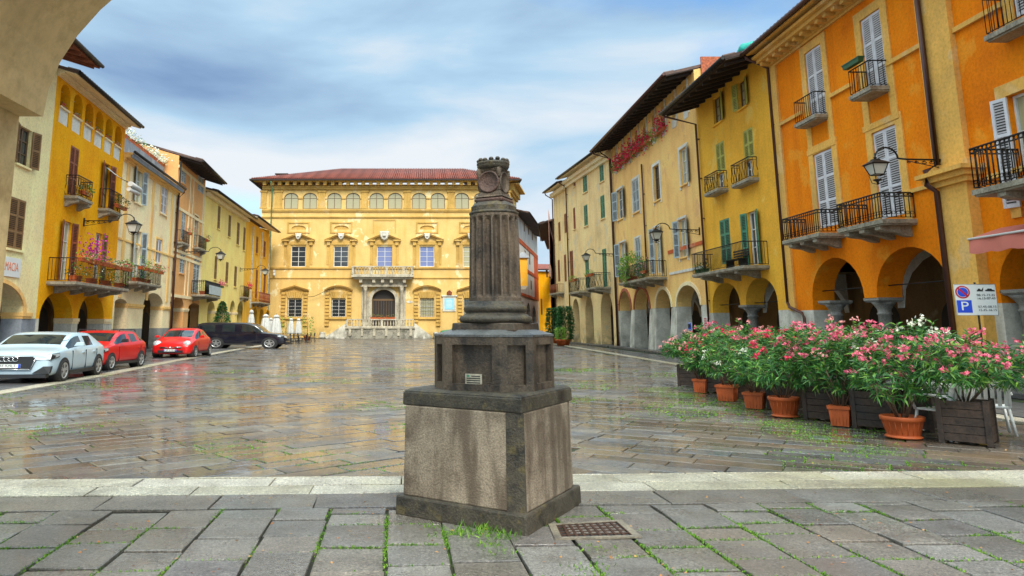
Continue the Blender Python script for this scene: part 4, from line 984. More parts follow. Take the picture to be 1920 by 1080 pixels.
q = MB(); FL3.box(q, b.s0+.1, b.s1-.1, 11.45, 13.35, -1.2, -1.0); FL3.box(q, b.s0+.1, b.s1-.1, 11.455, 11.7, -1.0, .5); q.build('terrace_parapet', M['greyplinth'], b.root)
q = MB(); q.hexa([FL3.P(b.s0, 13.0, -4.0), FL3.P(b.s1, 13.0, -4.0), FL3.P(b.s1, 13.0, -9), FL3.P(b.s0, 13.0, -9), FL3.P(b.s0, 15.0, -4.0), FL3.P(b.s1, 13.05, -4.0), FL3.P(b.s1, 13.4, -9), FL3.P(b.s0, 15.6, -9)]); q.build('attic', M['pinkorange'], b.root)
for i in range(9):
    s = b.s0+.6+(b.s1-b.s0-1.2)*i/8
    flower_box(FL3, s, 13.355, -1.1, ORD[i]+' flower box from the left on the cream house roof terrace', w=1.1, nl=90, nf=(110, 90, 30, 20, 10, 20, 60, 110, 120)[i], spread=.34, petal='f_white', leafy='leaf', group='flower boxes on the roof terrace', fr=.075, h=.26)
bal, sn, sf, bz, bd = b.balcony_px(228, 256, 303, 527, 497, style='plain', brackets=3)
for i in range(5):
    s = sn+.5+(sf-sn-.9)*i/4
    flower_box(FL3, s, bz+.72, bd+.04, ORD[i]+' flower box from the left on the cream house balcony rail', w=.75, nl=90, nf=(0, 14, 0, 30, 24)[i], spread=(.45, .25, .4, .22, .22)[i], petal='f_red', leafy=('leaf_light', 'leaf', 'leaf_light', 'leaf', 'leaf')[i], group='flower boxes on the cream balcony')
    if i < 3: flower_box(FL3, s+.4, bz+.005, bd-.35, ORD[i]+' pot plant from the left on the floor of the cream house balcony', w=.4, h=.25, dd=.4, nl=90, nf=0, spread=.35, group='pots on the cream balcony floor', cat='pot plant', name='pot_plant')
b.pipe(b.s1-.05, .15, 11.6, .5)

b = Building(FL4, 'tall salmon and cream panelled house with overhanging eave on the left', 14.0, M['pinkorange'], base=M['brickplinth'], base_z=1.5)
b.window(340, 349, 316, 345, 'closed', 'sh_grey', thin=True); b.window(371, 382, 332, 361, 'closed', 'sh_grey', thin=True, sill=False)
b.window(363, 371, 404, 461, 'bare', surround=.12, sill=False); b.window(340, 347, 395, 450, 'closed', 'sh_grey', thin=True, sill=False)
b.window(337, 346, 472, 513, 'closed', 'sh_grey', thin=True); b.window(362, 373, 480, 549, 'closed', 'sh_grey', thin=True, sill=False)
A = b.arch(321, 343, 555, 3.0); B = b.arch(352, 375, 568, 3.0)
impost(b, 3.0, [(A[1], B[0])])
H4 = b.F
for z in (3.75, 6.7, 7.1, 10.3, 13.4): H4.box(b.trim.new('string_course'), b.s0+.01, b.s1-.01, z, z+.22, .003, .06)
for u in (330, 352, 358, 378, 398):
    s_ = min(b.s1-.13, max(b.s0+.13, H4.s_u(u, 430)))
    for za, zb_ in ((3.98, 6.69), (7.33, 10.29), (10.53, 13.39)): H4.box(b.trim.new('string_course'), s_-.12, s_+.12, za, zb_, .003, .055)
b.build_wall(); b.finish_trim('cream'); b.roof(1.7, 13.9, rafters=True, back=6)
for (a_, o_, f_, vs, vr, st) in ((331, 342, 356, 453, 430, 'plain'), (362, 372, 388, 463, 440, 'plain'), (358, 384, 414, 552, 523, 'scroll')):
    bal, sn, sf, bz, bd = b.balcony_px(a_, o_, f_, vs, vr, style=st)
    if st == 'plain': flower_box(H4, sf-.2, bz+.75, bd+.05, 'red geranium pot on the %s small balcony of the salmon house' % ('left' if a_ < 350 else 'right'), w=.6, nl=70, nf=40, spread=.25, group='geraniums of the salmon house')
    else:
        q = MB(); q.cur = 0
        for (x0, x1, o0, o1) in ((sn+1.4, sf-.06, bd+.002, bd+.03),): H4.box(q, x0, x1, bz+.1, bz+.85, o0, o1)
        q.build('screen', M['sh_grey'], bal)
        flower_box(H4, sf+.1, bz+.85, bd+.05, 'pink flower basket at the far end of the lowest salmon house balcony', w=.7, nl=50, nf=110, spread=.3, petal='f_pink', pot='greenbox', fr=.05)
        flower_box(H4, sn+.9, bz+.005, bd-.4, 'terracotta pot with a tall thin plant on the lowest salmon house balcony', w=.6, h=.3, dd=.4, nl=110, nf=0, spread=.55, leafy='leaf_light', cat='pot plant', name='pot_plant')
b.pipe(b.s0+.12, .15, 13.9, None, 'iron', .075)

b = Building(FL5, 'long lemon yellow house with narrow shuttered windows on the left', 13.2, M['limeyellow'], base=M['greyplinth'], base_z=1.8)
for (u0, u1, vt, vb) in ((408, 413, 386, 430), (428, 433, 403, 445), (444, 449, 417, 460), (456, 460, 426, 470), (402, 407, 480, 524), (423, 428, 491, 532), (439, 444, 499, 538)):
    b.window(u0, u1, vt, vb, 'closed', 'sh_tan', thin=True)
A = [b.arch(u0, u1, vc, 3.0) for (u0, u1, vc) in ((388, 402, 565), (406, 424, 569), (430, 440, 563), (444, 456, 565))]
impost(b, 3.0, [(A[i][1], A[i+1][0]) for i in range(3)])
b.F.box(b.trim.new('string_course'), b.s0+.02, b.s1-.02, 12.9, 13.19, .002, .4)
b.build_wall(); b.finish_trim('cream'); b.roof(1.1, 13.2, soffit='cream', rafters=False)
bal, sn, sf, bz, bd = b.balcony_px(449, 457, 468, 556, 536, brackets=2)
flower_box(FL5, sf-.4, bz+.9, bd+.1, 'orange red geranium basket on the small far balcony of the lemon yellow house', w=1.2, nl=60, nf=90, spread=.34, fr=.06); flower_box(FL5, (sn+sf)/2, bz+.01, bd-.2, 'leafy pot on the floor of the small far balcony', w=1, nl=90, nf=0, spread=.35, cat='pot plant', name='pot_plant')

b = Building(FL6, 'yellow house with white toothed quoins beside the palace', 13.3, M['yellow'])
for (u0, u1, vt, vb) in ((480, 484, 443, 476), (494, 498, 452, 483), (479, 483, 505, 560), (494, 498, 508, 562)): b.window(u0, u1, vt, vb, 'closed', 'sh_brown', thin=True)
for (u0, u1, vc) in ((473, 482, 577), (486, 494, 580), (498, 505, 582)): b.arch(u0, u1, vc, 2.8)
for u in (472, 489, 504):
    s_ = FL6.s_u(u, 500)
    b.trim.new('quoin_strip')
    for i in range(26): FL6.box(b.trim, s_-.22-(.1 if i % 2 else 0), s_+.22+(.1 if i % 2 else 0), 3.6+i*.36, 3.6+i*.36+.34, .003, .06)
b.build_wall(); b.finish_trim('whitestone'); b.roof(1.25, 13.5, soffit='cream', rafters=False)
b.balcony_px(471, 486, 507, 566, 547, rail='sh_brown', style='belly', brackets=3)
wall_lamp_px(FL2, 157, 414, 250, 'large wall lantern on a scrolled bracket over the big deep yellow balcony', .95)
wall_lamp_px(FL4, 345, 472, 413, 'wall lantern reaching out from the salmon panelled house', .95)
wall_lamp_px(FL5, 450, 504, 497, 'far wall lantern in front of the yellow house with quoins', 1.0)

# ------------------------------------------------------------------ RIGHT SIDE
FR1 = Facade((15, 8.5), (15, 20), 'R'); FR2 = Facade((15, 20), (15, 30), 'R'); FR3 = Facade((15, 30), (15, 38.65), 'R'); FR4 = Facade((15, 38.65), (15, 57), 'R')
FR5 = Facade((15, 57), (13.8, 69.5), 'R'); FR6 = Facade((13.8, 69.5), (13.37, 74.9), 'R')
for nm, F, lab, mt in (('1', FR1, 'nearest orange house at the right edge with a faded red awning', 'orange'), ('2', FR2, 'bright orange house with white shutters and two long balconies', 'orange')):
    b = Building(F, lab, 12.75, M[mt], base=M['whitestone'], base_z=2.3)
    if nm == '2':
        b.window(1515, 1547, 87, 235, 'closed', 'sh_white', surround=.34, sill=False); b.window(1620, 1660, 22, 182, 'closed', 'sh_white', surround=.34, sill=False)
        b.window(1532, 1568, 281, 426, 'closed', 'sh_white', surround=.34, sill=False); b.window(1644, 1690, 238, 408, 'closed', 'sh_white', surround=.34, sill=False)
        for u0_, u1_, vt_, vb_ in ((1515, 1547, 87, 235), (1620, 1660, 22, 182)):
            a0, a1, z0_, z1_ = FR2.rect(u0_, u1_, vt_, vb_); q = b.trim.new('window_apron'); F.box(q, a0-.34, a0-.014, z0_-.85, z0_-.253, .0015, .045); F.box(q, a1+.014, a1+.34, z0_-.85, z0_-.253, .0015, .045); F.box(q, a0-.40, a1+.40, z0_-1.05, z0_-.852, .0015, .074)
        A1 = b.arch(1527, 1625, 481, 2.68); A2 = b.arch(1649, 1790, 460, 2.68)
        gap_column(b, 1625, 1649, 2.68); column_at(b, A1[1]-.12 if False else FR2.s_u(1548, 600), 2.68)
        for (s0, s1, zs, zt) in (A1, A2):   # tie rods
            q = MB(); q.tube([F.P(s0+.05, zs+.35, -.4), F.P(s1-.05, zs+.35, -.4)], .022, 6); q.build('tie_rod', M['iron'], b.root)
        q = MB(); F.box(q, 29.45-20, 29.93-20, 2.3, 12.7, .003, .09); q.build('corner_pilaster', M['apricot'], b.root)
        q = MB(); F.box(q, -.65, .62, 6.25, 12.7, .0025, .16); F.box(q, -.75, .3, .02, 5.6, .0025, .30); q.build('giant_pilaster', M['apricot'], b.root)
        q = MB(); F.box(q, -.95, .5, 5.602, 5.75, -.02, .42); F.box(q, -1.05, .6, 5.752, 5.90, -.02, .55); F.box(q, -1.15, .7, 5.902, 6.02, -.02, .70); F.box(q, -.8, .75, 6.022, 6.247, -.02, .24); q.build('entablature', M['apricot'], b.root)
        for u0, u1, v0_, z_ in ((0, 9.5, 0, 9.95),):
            for a_, c_ in ((.63, FR2.s_u(1672, 190)), (FR2.s_u(1602, 200), FR2.s_u(1560, 200)), (FR2.s_u(1505, 215), 9.44)): F.box(b.trim.new('string_course'), min(a_, c_), max(a_, c_), 10.02, 10.16, .003, .09)
        F.box(b.trim.new('string_course'), .63, 2.2, 5.75, 5.87, .003, .08)
        for s0, s1, z0, z1 in ((FR2.s_u(1515, 160), FR2.s_u(1547, 160), 9.0, 9.2),): pass
    else:
        b.window(1902, 1960, 165, 385, 'r', 'sh_white', surround=.34, sill=False); b.window(1893, 1950, -120, 25, 'closed', 'sh_white', surround=.3, sill=False)
        A3 = b.arch(1883, 2090, 432, 2.68)
        column_at(b, FR1.s_u(1906, 600), 2.68, shaft=.24)
        for a_, c_ in ((9.1, 10.84),): F.box(b.trim.new('string_course'), a_, c_, 9.9, 10.04, .003, .09)
        F.box(b.trim.new('string_course'), 0, 10.3, 5.55, 5.68, .003, .08)
    b.build_wall(); b.finish_trim('apricot')
    b.cornice(12.7, 'apricot', .85); b.roof(1.1, 13.35, rafters=False, soffit='apricot', mat='tile_y', gutter='ironbrown')
    if nm == '2':
        b.balcony_px(1555, 1527, 1487, 213, 168, style='plain', brackets=0)
        _, sn, sf, bz, bd = b.balcony_px(1671, 1630, 1589, 160, 109, style='plain', brackets=0)
        flower_box(FR2, sf-.5, bz+.92, bd+.05, 'empty green plastic flower box on the upper orange house balcony rail', w=.95, nl=0, nf=0, spread=.1, pot='greenbox')
        b.balcony_px(1586, 1534, 1465, 436, 391, style='scroll', brackets=3); b.balcony_px(1720, 1653, 1567, 410, 359, style='scroll', brackets=3)
        s_ = FR2.s_u(1768, 280); q = MB(); q.tube([F.P(.33, .2, .36), F.P(.33, 5.5, .36), F.P(.33, 5.7, .62), F.P(.33, 6.1, .62), F.P(.33, 6.3, .26), F.P(.33, 13.2, .26)], .075, 8); q.build('downpipe', M['ironbrown'], b.root)
        b.pipe(9.96, 2.6, 13.3, 1.0)
        q = MB(); q.tube([F.P(9.96, 2.65, .12), F.P(9.8, 2.45, .14), F.P(8.8, 2.2, .16), F.P(8.65, 2.0, .16), F.P(8.65, .1, .16)], .06, 8); q.build('downpipe', M['ironbrown'], b.root)
    else:
        pz = FR1.sz(1850, 376)[1]
        sfar = FR1.s_u(1820, 350, 1.3); b.balcony(4.5, sfar, pz+.05, 1.3, 1.05, style='scroll', brackets=3)
        b.balcony(6.5, FR1.s_u(1839, 30, .55), FR1.sz(1850, 66, .55)[1], .55, 1.0, style='plain', brackets=0)
        q = MB(); sa, sb = FR1.s_u(1854, 430, .35), 4.0; zt_ = FR1.sz(1856, 432, .3)[1]
        q.hexa([F.P(sa, zt_, .05), F.P(sb, zt_, .05), F.P(sb, zt_-.25, .9), F.P(sa, zt_-.25, .9), F.P(sa, zt_+.06, .05), F.P(sb, zt_+.06, .05), F.P(sb, zt_-.22, .9), F.P(sa, zt_-.22, .9)])
        n = 36; rows = [[F.P(sa+(sb-sa)*j/n, zt_-.22, .905+.02*math.sin(j*1.1)) for j in range(n+1)], [F.P(sa+(sb-sa)*j/n, zt_-.60-.05*abs(math.sin(j*.8)), .93+.03*math.sin(j*1.1)) for j in range(n+1)]]
        q.grid(rows, closed=False, cap=False); aw = q.build('awning', M['awning'], b.root)
        q = MB(); q.tube([F.P(sa, zt_-.24, .93), F.P(sb, zt_-.24, .93)], .03, 6); q.build('front_bar', M['white'], aw)
        t_ = thing('balcony_chair', 'dark red chair behind the railing of the nearest orange balcony', 'chair', FR1.P(sfar-1.6, pz+.05, .6))
        q = MB(); F.box(q, sfar-1.9, sfar-1.3, pz+.50, pz+.55, .35, .85); q.build('seat', M['signred'], t_); q = MB(); F.box(q, sfar-1.9, sfar-1.3, pz+.56, pz+1.0, .32, .37); q.build('backrest', M['signred'], t_)
        for x_ in (sfar-1.86, sfar-1.34):
            for o_ in (.38, .82): q = MB(); F.box(q, x_-.02, x_+.02, pz+.055, pz+.5, o_-.02, o_+.02); q.build('leg', M['iron'], t_)

b = Building(FR3, 'golden yellow house with olive shutters and dark overhanging eave', 13.7, M['yellow'], base=M['whitestone'], base_z=2.35)
b.window(1337, 1353, 180, 232, 'l', 'sh_olive', frame='frame_brown'); b.window(1384, 1399, 150, 203, 'open', 'sh_olive', frame='frame_brown')
b.window(1343, 1359, 266, 322, 'closed', 'sh_olive', sill=False); b.window(1394, 1413, 241, 298, 'closed', 'sh_olive', sill=False)
b.window(1345, 1357, 324, 353, 'bare', frame='frame_white', bars=1, sill=False); b.window(1396, 1411, 300, 333, 'bare', frame='frame_white', bars=1, sill=False)
b.window(1351, 1370, 410, 495, 'closed', 'sh_green', sill=False); b.window(1404, 1421, 395, 497, 'open', 'sh_green', sill=False)
A = b.arch(1338, 1390, 529, 2.7); B = b.arch(1401, 1461, 519, 2.7)
gap_column(b, 1390, 1401, 2.7, cap=.46, shaft=.22)
for (s0, s1, zs, zt) in (A, B): q = MB(); q.tube([FR3.P(s0+.05, zs+.05, -.4), FR3.P(s1-.05, zs+.05, -.4)], .02, 6); q.build('tie_rod', M['iron'], b.root)
b.build_wall(); b.finish_trim('yellow'); b.roof(1.95, 13.2, mat='tile_y', back=5)
b.balcony_px(1366, 1345, 1319, 352, 318, style='belly', brackets=0); b.balcony_px(1423, 1404, 1369, 332, 292, style='belly', brackets=0)
bal, sn, sf, bz, bd = b.balcony_px(1443, 1393, 1296, 497, 451, style='plain', brackets=3)
t_ = thing('balcony_bench', 'dark slatted bench behind the railing of the golden yellow house', 'bench', FR3.P(sn+2.3, bz, .4))
q = MB()
for i in range(4): FR3.box(q, sn+1.5, sn+3.1, bz+.42, bz+.45, .25+i*.12, .34+i*.12)
q.build('seat', M['iron'], t_); q = MB()
for i in range(3): FR3.box(q, sn+1.5, sn+3.1, bz+.58+i*.12, bz+.66+i*.12, .20, .23)
q.build('backrest', M['iron'], t_)
for x_ in (sn+1.6, sn+3.0): q = MB(); FR3.box(q, x_-.025, x_+.025, bz+.01, bz+.42, .25, .65); q.build('leg', M['iron'], t_)
for i in range(2): flower_box(FR3, sf-.5-i*.7, bz+.01, bd-.25, '%s small dark pot plant on the golden yellow balcony floor' % ORD[i], w=.35, h=.22, dd=.3, nl=60, nf=0, spread=.22, pot='greenbox', leafy='leaf_dark', group='small pots on the golden balcony', cat='pot plant', name='pot_plant')
b.pipe(b.s1-.15, 2.0, 13.2, 1.8); b.pipe(b.s1-.1, .15, 2.0, None)
q = MB(); q.box(16.2, 18.0, 34.2, 35.6, 13.0, 15.6); k_ = q.build('chimney', M['brick'], b.root)
q = MB(); n = 24; cc_ = Vector((17.1, 34.9, 15.45))
rows = [[cc_+Vector((math.cos(2*math.pi*j/n)*rr*1.25*(1+.06*math.sin(j*5)), math.sin(2*math.pi*j/n)*rr*(1+.06*math.cos(j*4)), dz+.05*math.sin(j*3))) for j in range(n)] for rr, dz in ((1.0, -.15), (1.02, .1), (.9, .3), (.5, .42), (.02, .45))]
q.grid(rows); q.build('tarpaulin', M['tarp'], k_)

b = Building(FR4, 'tall apricot house with red flowering eave windows and brick arches', 15.8, M['peach'], base=M['whitestone'], base_z=2.8)
b.window(1158, 1169, 354, 411, 'open', 'sh_grey', surround=.15); b.window(1187, 1199, 336, 398, 'closed', 'sh_grey', surround=.2)
b.window(1226, 1238, 309, 376, 'bare', surround=.2, frame='frame_brown'); b.window(1276, 1289, 277, 346, 'l', 'sh_grey', surround=.2)
b.window(1163, 1174, 454, 518, 'open', 'sh_grey', surround=.12, sill=False); b.window(1193, 1202, 446, 518, 'closed', 'sh_grey', surround=.15, sill=False)
b.window(1228, 1239, 425, 512, 'open', 'sh_grey', surround=.12, sill=False); b.window(1274, 1288, 410, 482, 'open', 'sh_grey', surround=.15)
zlo, zhi = FR4.sz(1280, 222)[1], FR4.sz(1295, 165)[1]
for i in range(9):
    s_ = FR4.len-1.2-i*1.95
    b.window(s_-.36, s_+.36, zlo+1.45, zlo+.35, px=False) if False else None
    b.open.append((s_-.38, s_+.38, 14.1, 15.1, 15.45, .3, True))
    q = MB(); FR4.box(q, s_-.37, s_+.37, 14.11, 15.44, -.28, -.26); q.build('pane', M['glass'], b.root)
    FR4.box(b.trim.new('string_course'), s_-.36, s_+.36, 13.5, 14.0, .003, .03); FR4.box(b.trim.new('string_course'), s_-.6, s_-.5, 13.7, 15.7, .003, .08)
A = [b.arch(1163, 1185, 545, 2.8), b.arch(1191, 1220, 541, 2.8), b.arch(1232, 1261, 542, 2.8), b.arch(1271, 1316, 534, 2.8)]
A.sort()
for i, (s0, s1, zs, zt) in enumerate(A):
    po = arch_pts(s0-.2, s1+.2, zs, zt+.22); pi_ = arch_pts(s0, s1, zs, zt); q = MB()
    for j in range(len(po)-1): q.hexa([FR4.P(*pi_[j], .002), FR4.P(*pi_[j+1], .002), FR4.P(*po[j+1], .002), FR4.P(*po[j], .002), FR4.P(*pi_[j], .06), FR4.P(*pi_[j+1], .06), FR4.P(*po[j+1], .06), FR4.P(*po[j], .06)])
    q.build('arch_ring', M['brick'] if i >= 2 else M['cream'], b.root)
b.F.box(b.trim.new('string_course'), .02, A[1][0], 4.75, 4.9, .003, .05)
q = MB(); FR4.box(q, .1, 5.9, 6.05, 6.25, .003, .05); q.build('red_band', M['redband'], b.root)
for i in range(3):
    a_, c_ = A[i][1], A[i+1][0]; q = MB(); m_ = (a_+c_)/2; hw = (c_-a_)/2
    q.prism([FR4.P(m_-hw-.18, 0, .22), FR4.P(m_+hw+.18, 0, .22), FR4.P(m_+hw+.18, 0, -.8), FR4.P(m_-hw-.18, 0, -.8)], [FR4.P(m_-hw-.01, 2.75, .015), FR4.P(m_+hw+.01, 2.75, .015), FR4.P(m_+hw+.01, 2.75, -.84), FR4.P(m_-hw-.01, 2.75, -.84)]); q.build('battered_pier', M['whitestone'], b.root)
b.build_wall(); b.finish_trim('whitewash'); b.roof(1.6, 15.55, slope=.24, mat='tile_y', back=6, gutter='ironbrown')
b.pipe(b.s1-.15, .1, 15.5, 1.5); b.pipe(FR4.s_u(1208, 350), 5.2, 12.7, None); 
bal, sn, sf, bz, bd = b.balcony_px(1251, 1216, 1159, 519, 488, style='plain', brackets=4)
flower_box(FR4, sf-2.4, bz+.01, bd-.3, 'tall climbing green bush spilling over the balcony of the apricot house', w=1.2, h=.3, dd=.4, nl=900, nf=0, spread=1.15, leafy='leaf_light', cat='bush', name='balcony_bush', lsize=.2)
flower_box(FR4, sn+1.2, bz+.3, bd-.1, 'red leaved potted shrub on the near end of the apricot house balcony', w=1.0, nl=220, nf=120, spread=.6, petal='f_rose', cat='shrub', name='balcony_shrub')
for i in range(11):
    s_ = FR4.len-1.6-i*1.15
    flower_box(FR4, s_, 13.75, .2, ORD[i]+' flower box from the left under the apricot house eave', w=1.1, nl=(220, 150, 130, 170, 120, 190, 130, 160, 190, 220, 90)[i], nf=(0, 110, 150, 90, 160, 80, 150, 120, 40, 30, 170)[i], spread=(.34, .42, .55, .36, .6, .4, .52, .44, .38, .4, .6)[i], hang=.2, petal=('f_red', 'f_red', 'f_red', 'f_red', 'f_red', 'f_red', 'f_red', 'f_red', 'f_red', 'f_white', 'f_red')[i], leafy='leaf' if i not in (8, 9) else 'leaf_light', group='red flower boxes under the eave', fr=.075)
q = MB(); FR4.box(q, -.12, -.02, 13.9, 16.6, -2.9, -.4); q.build('brick_gable', M['brick'], b.root)

b = Building(FR5, 'weathered sand coloured house with green shutters on the right', 15.7, M['sand'])
for (u0, u1, vt, vb, c_) in ((1093, 1101, 328, 361, 'sh_green'), (1124, 1132, 306, 341, 'sh_green'), (1095, 1102, 384, 424, 'sh_green'), (1126, 1134, 366, 410, 'sh_green'), (1098, 1105, 487, 545, 'sh_green'), (1130, 1138, 466, 538, 'sh_green'),
        (1075, 1079, 389, 430, 'sh_brown'), (1075, 1079, 326, 350, 'sh_brown'), (1069, 1075, 470, 524, 'sh_brown')):
    b.window(u0, u1, vt, vb, 'closed', c_, thin=True, sill=vb < 500)
A = [b.arch(1074, 1087, 560, 2.6), b.arch(1098, 1113, 554, 2.6), b.arch(1127, 1150, 546, 2.6)]
FR5.box(b.trim.new('string_course'), .02, b.s1-.02, 15.0, 15.3, .002, .25); FR5.box(b.trim.new('string_course'), .02, b.s1-.02, 15.302, 15.6, .002, .5)
b.build_wall(); b.finish_trim('cream'); b.roof(1.0, 15.8, soffit='cream', rafters=False, mat='tile_y')
for (a_, o_, f_, vs, vr) in ((1146, 1115, 1098, 538, 511), (1108, 1085, 1066, 546, 520)):
    bal, sn, sf, bz, bd = b.balcony_px(a_, o_, f_, vs, vr, style='belly')
    flower_box(FR5, (sn+sf)/2, bz+.92, bd+.05, 'long green trailing box on the %s balcony of the sand coloured house' % ('right' if a_ > 1120 else 'left'), w=1.8, nl=160, nf=0, spread=.24, leafy='leaf_light', group='green boxes of the sand coloured house')
b.pipe(.12, .1, 15.6, .8); b.pipe(FR5.s_u(1066, 450)-.1, .1, 15.6, .8)
b = Building(FR6, 'narrow cream house at the mouth of the street with dark red shutters', 15.3, M['sand'])
for (u0, u1, vt, vb) in ((1058, 1063, 400, 437), (1047, 1051, 416, 452), (1058, 1062, 477, 528), (1046, 1050, 487, 528)): b.window(u0, u1, vt, vb, 'closed', 'sh_brown', thin=True, sill=False)
b.arch(1046, 1060, 575, 2.6); FR6.box(b.trim.new('string_course'), .02, b.s1-.02, 14.9, 15.28, .002, .4)
b.build_wall(); b.finish_trim('cream'); b.roof(1.0, 15.4, soffit='cream', rafters=False, mat='tile_y')
b.balcony_px(1058, 1046, 1030, 548, 532, rail='sh_brown', style='plain')
b.pipe(b.s1-.12, .1, 15.3, .8)
wall_lamp_px(FR2, 1774, 300, 1638, 'nearest wall lantern before the white shutters of the orange house', .74)
wall_lamp_px(FR4, 1312, 431, 1229, 'wall lantern on the apricot house beside the golden yellow house', .9)
wall_lamp_px(FR5, 1153, 476, 1097, 'wall lantern in front of the sand coloured house', .9)

# ------------------------------------------------------------------ THE STREET BEYOND
def simple_house(F, lab, H, mat, wins, ov, z, sh='sh_brown', arcs=(), soffit='darkwood', roofmat='tile_y', extra=None, trimm='cream', grp='houses in the street beyond'):
    b = Building(F, lab, H, M[mat], group=grp)
    for w_ in wins: b.window(*w_, 'closed', sh, thin=True, sill=False)
    for a in arcs: b.arch(*a)
    if extra: extra(b)
    b.build_wall(); b.finish_trim(trimm); b.roof(ov, z, soffit=soffit, rafters=False, mat=roofmat)
    return b
FS1 = Facade((12.9, 103), (20.75, 134.5), 'L')
def ex(b):
    for z0, z1 in ((13.7, 14.4), (10.0, 10.5), (6.0, 6.4)): FS1.box(b.trim.new('string_course'), .1, b.s1-.05, z0, z1, .003, .09)
    FS1.box(b.trim.new('string_course'), b.s1-7.5, b.s1-.05, 6.41, 9.99, .003, .05); FS1.box(b.trim.new('string_course'), b.s1-7.5, b.s1-.05, 10.51, 13.69, .003, .05)
b = simple_house(FS1, 'white house with red bands down the street right of the palace', 17.7, 'whitewash', [(982, 984, 418, 434), (990, 992, 424, 440), (997, 999, 434, 450), (984, 986, 470, 492), (992, 994, 474, 496), (1001, 1003, 482, 504), (986, 988, 522, 540), (995, 997, 526, 543)], 1.9, 17.6, 'sh_tan', arcs=[(978, 984, 565, 2.6), (988, 995, 568, 2.6), (999, 1005, 574, 2.6)], extra=ex, trimm='redband')
FS2 = Facade((14.3, 80), (17.2, 97), 'R'); b = simple_house(FS2, 'narrow pink house behind the red balcony in the street', 12.9, 'pinkwall', [(1036, 1038, 500, 560)], 1.6, 12.9)
FS3 = Facade((17.3, 98), (22.5, 124), 'R'); b = simple_house(FS3, 'far rose house deep in the street on its right side', 14.4, 'pinkwall', [(1029, 1031, 500, 520)], 1.5, 14.6)
FS4 = Facade((18.5, 140), (34, 143), 'L')
b = simple_house(FS4, 'ochre house with a red tiled roof closing the street', 12.0, 'deepyellow', [(1014, 1017, 560, 590), (1024, 1027, 505, 520)], .6, 12.2, 'sh_tan', roofmat='tile', grp='houses in the street beyond')
t_ = thing('corner_turret', 'small ochre box shaped turret with a grey cap on the palace corner', 'turret', (13.6, 98, 8)); q = MB(); q.box(12.6, 13.7, 98, 99.5, 6.9, 10.7); q.build('wall', M['yellow'], t_); q = MB(); q.prism([(12.3, 97.7, 10.7), (14.0, 97.7, 10.7), (14.0, 99.8, 10.7), (12.3, 99.8, 10.7)], [(12.8, 98.2, 11.5), (13.4, 98.2, 11.5), (13.4, 99.3, 11.5), (12.8, 99.3, 11.5)]); q.build('cap', M['greyplinth'], t_)
q = MB(); q.prism([(12.6, 98, 6.4), (13.3, 98, 6.4), (13.3, 99.5, 6.4), (12.6, 99.5, 6.4)], [(12.6, 98, 6.9), (13.7, 98, 6.9), (13.7, 99.5, 6.9), (12.6, 99.5, 6.9)]); q.build('corbel', M['palestone'], t_)

# ------------------------------------------------------------------ PALACE
FP = Facade((-22.0, 95), (11.1, 95), 'L')
b = Building(FP, 'large yellow renaissance palace closing the far end of the square', 20.3, M['palace'], name='palace', cat='palace', depth=26, group=None)
T = b.trim; P = FP.P
def R4(u0, u1, vt, vb): return FP.rect(u0, u1, vt, vb)
UC = [560, 640, 721, 801, 882]; UG = [553, 635, None, 801, 883]
for i, (a_, c_) in enumerate(((546, 581), (627, 662), (706, 741), (786, 821), (866, 902))):
    for u in (a_, c_): b.window(u-13.3, u+13.3, 361.5, 391.5, 'bare', frame='frame_brown', glass='glass' if i == 2 else 'glass_cream', arched=.78, bars=1, sill=False)
zA, zB = FP.sz(700, 391.5)[1], FP.sz(700, 357.5)[1]
for u0, u1 in ((489, 500), (516, 529), (597, 610), (678, 690), (758, 770), (840, 852), (919, 931), (945, 957)):
    s0, s1 = FP.s_u(u0, 375), FP.s_u(u1, 375); T.new('pilaster'); FP.box(T, s0, s1, zA, zB-.25, .003, .14); FP.box(T, s0-.1, s1+.1, zB-.248, zB, .003, .22); FP.box(T, s0-.1, s1+.1, zA, zA+.2, .003, .2)
for u0, u1 in ((503, 514), (933, 943)): s0, s1 = FP.s_u(u0, 375), FP.s_u(u1, 375); T.new('corner_panel'); FP.box(T, s0+.1, s0+.22, zA+.3, zB-.3, .003, .06); FP.box(T, s1-.22, s1-.1, zA+.3, zB-.3, .003, .06)
for i, (a_, c_) in enumerate(((546, 581), (627, 662), (706, 741), (786, 821), (866, 902))):   # imposts between the twin windows
    zi = FP.sz(700, 372)[1]
    for uu0, uu1 in ((a_-19, a_-13.6), (a_+13.6, c_-13.6), (c_+13.6, c_+19)): FP.box(T.new('window_impost'), FP.s_u(uu0, 375), FP.s_u(uu1, 375), zi-.08, zi+.08, .003, .12)
for v0_, v1_, o_ in ((392, 395.5, .22), (396, 398, .12), (406, 408, .16), (408.4, 409.6, .08), (501, 503.8, .18), (520.5, 522, .12)): FP.box(T.new('string_course'), 0, FP.len, FP.sz(700, v1_)[1], FP.sz(700, v0_)[1], .002, o_)
for v0_, v1_, o_ in ((355.5, 357, .14), (352.5, 355.4, .3), (349.5, 352.4, .36)): FP.box(T.new('string_course'), 0, FP.len, FP.sz(700, v1_)[1], FP.sz(700, v0_)[1], .002, o_)
z_e = FP.sz(700, 349.4)[1]; n = 33
for i in range(n): s_ = .4+(FP.len-.8)*i/(n-1); FP.box(T.new('modillion'), s_-.22, s_+.22, z_e+.03, z_e+.5, .003, 1.0)
FP.box(T.new('eave_cornice'), -.2, FP.len+.2, z_e+.502, z_e+.72, -.1, 1.25)
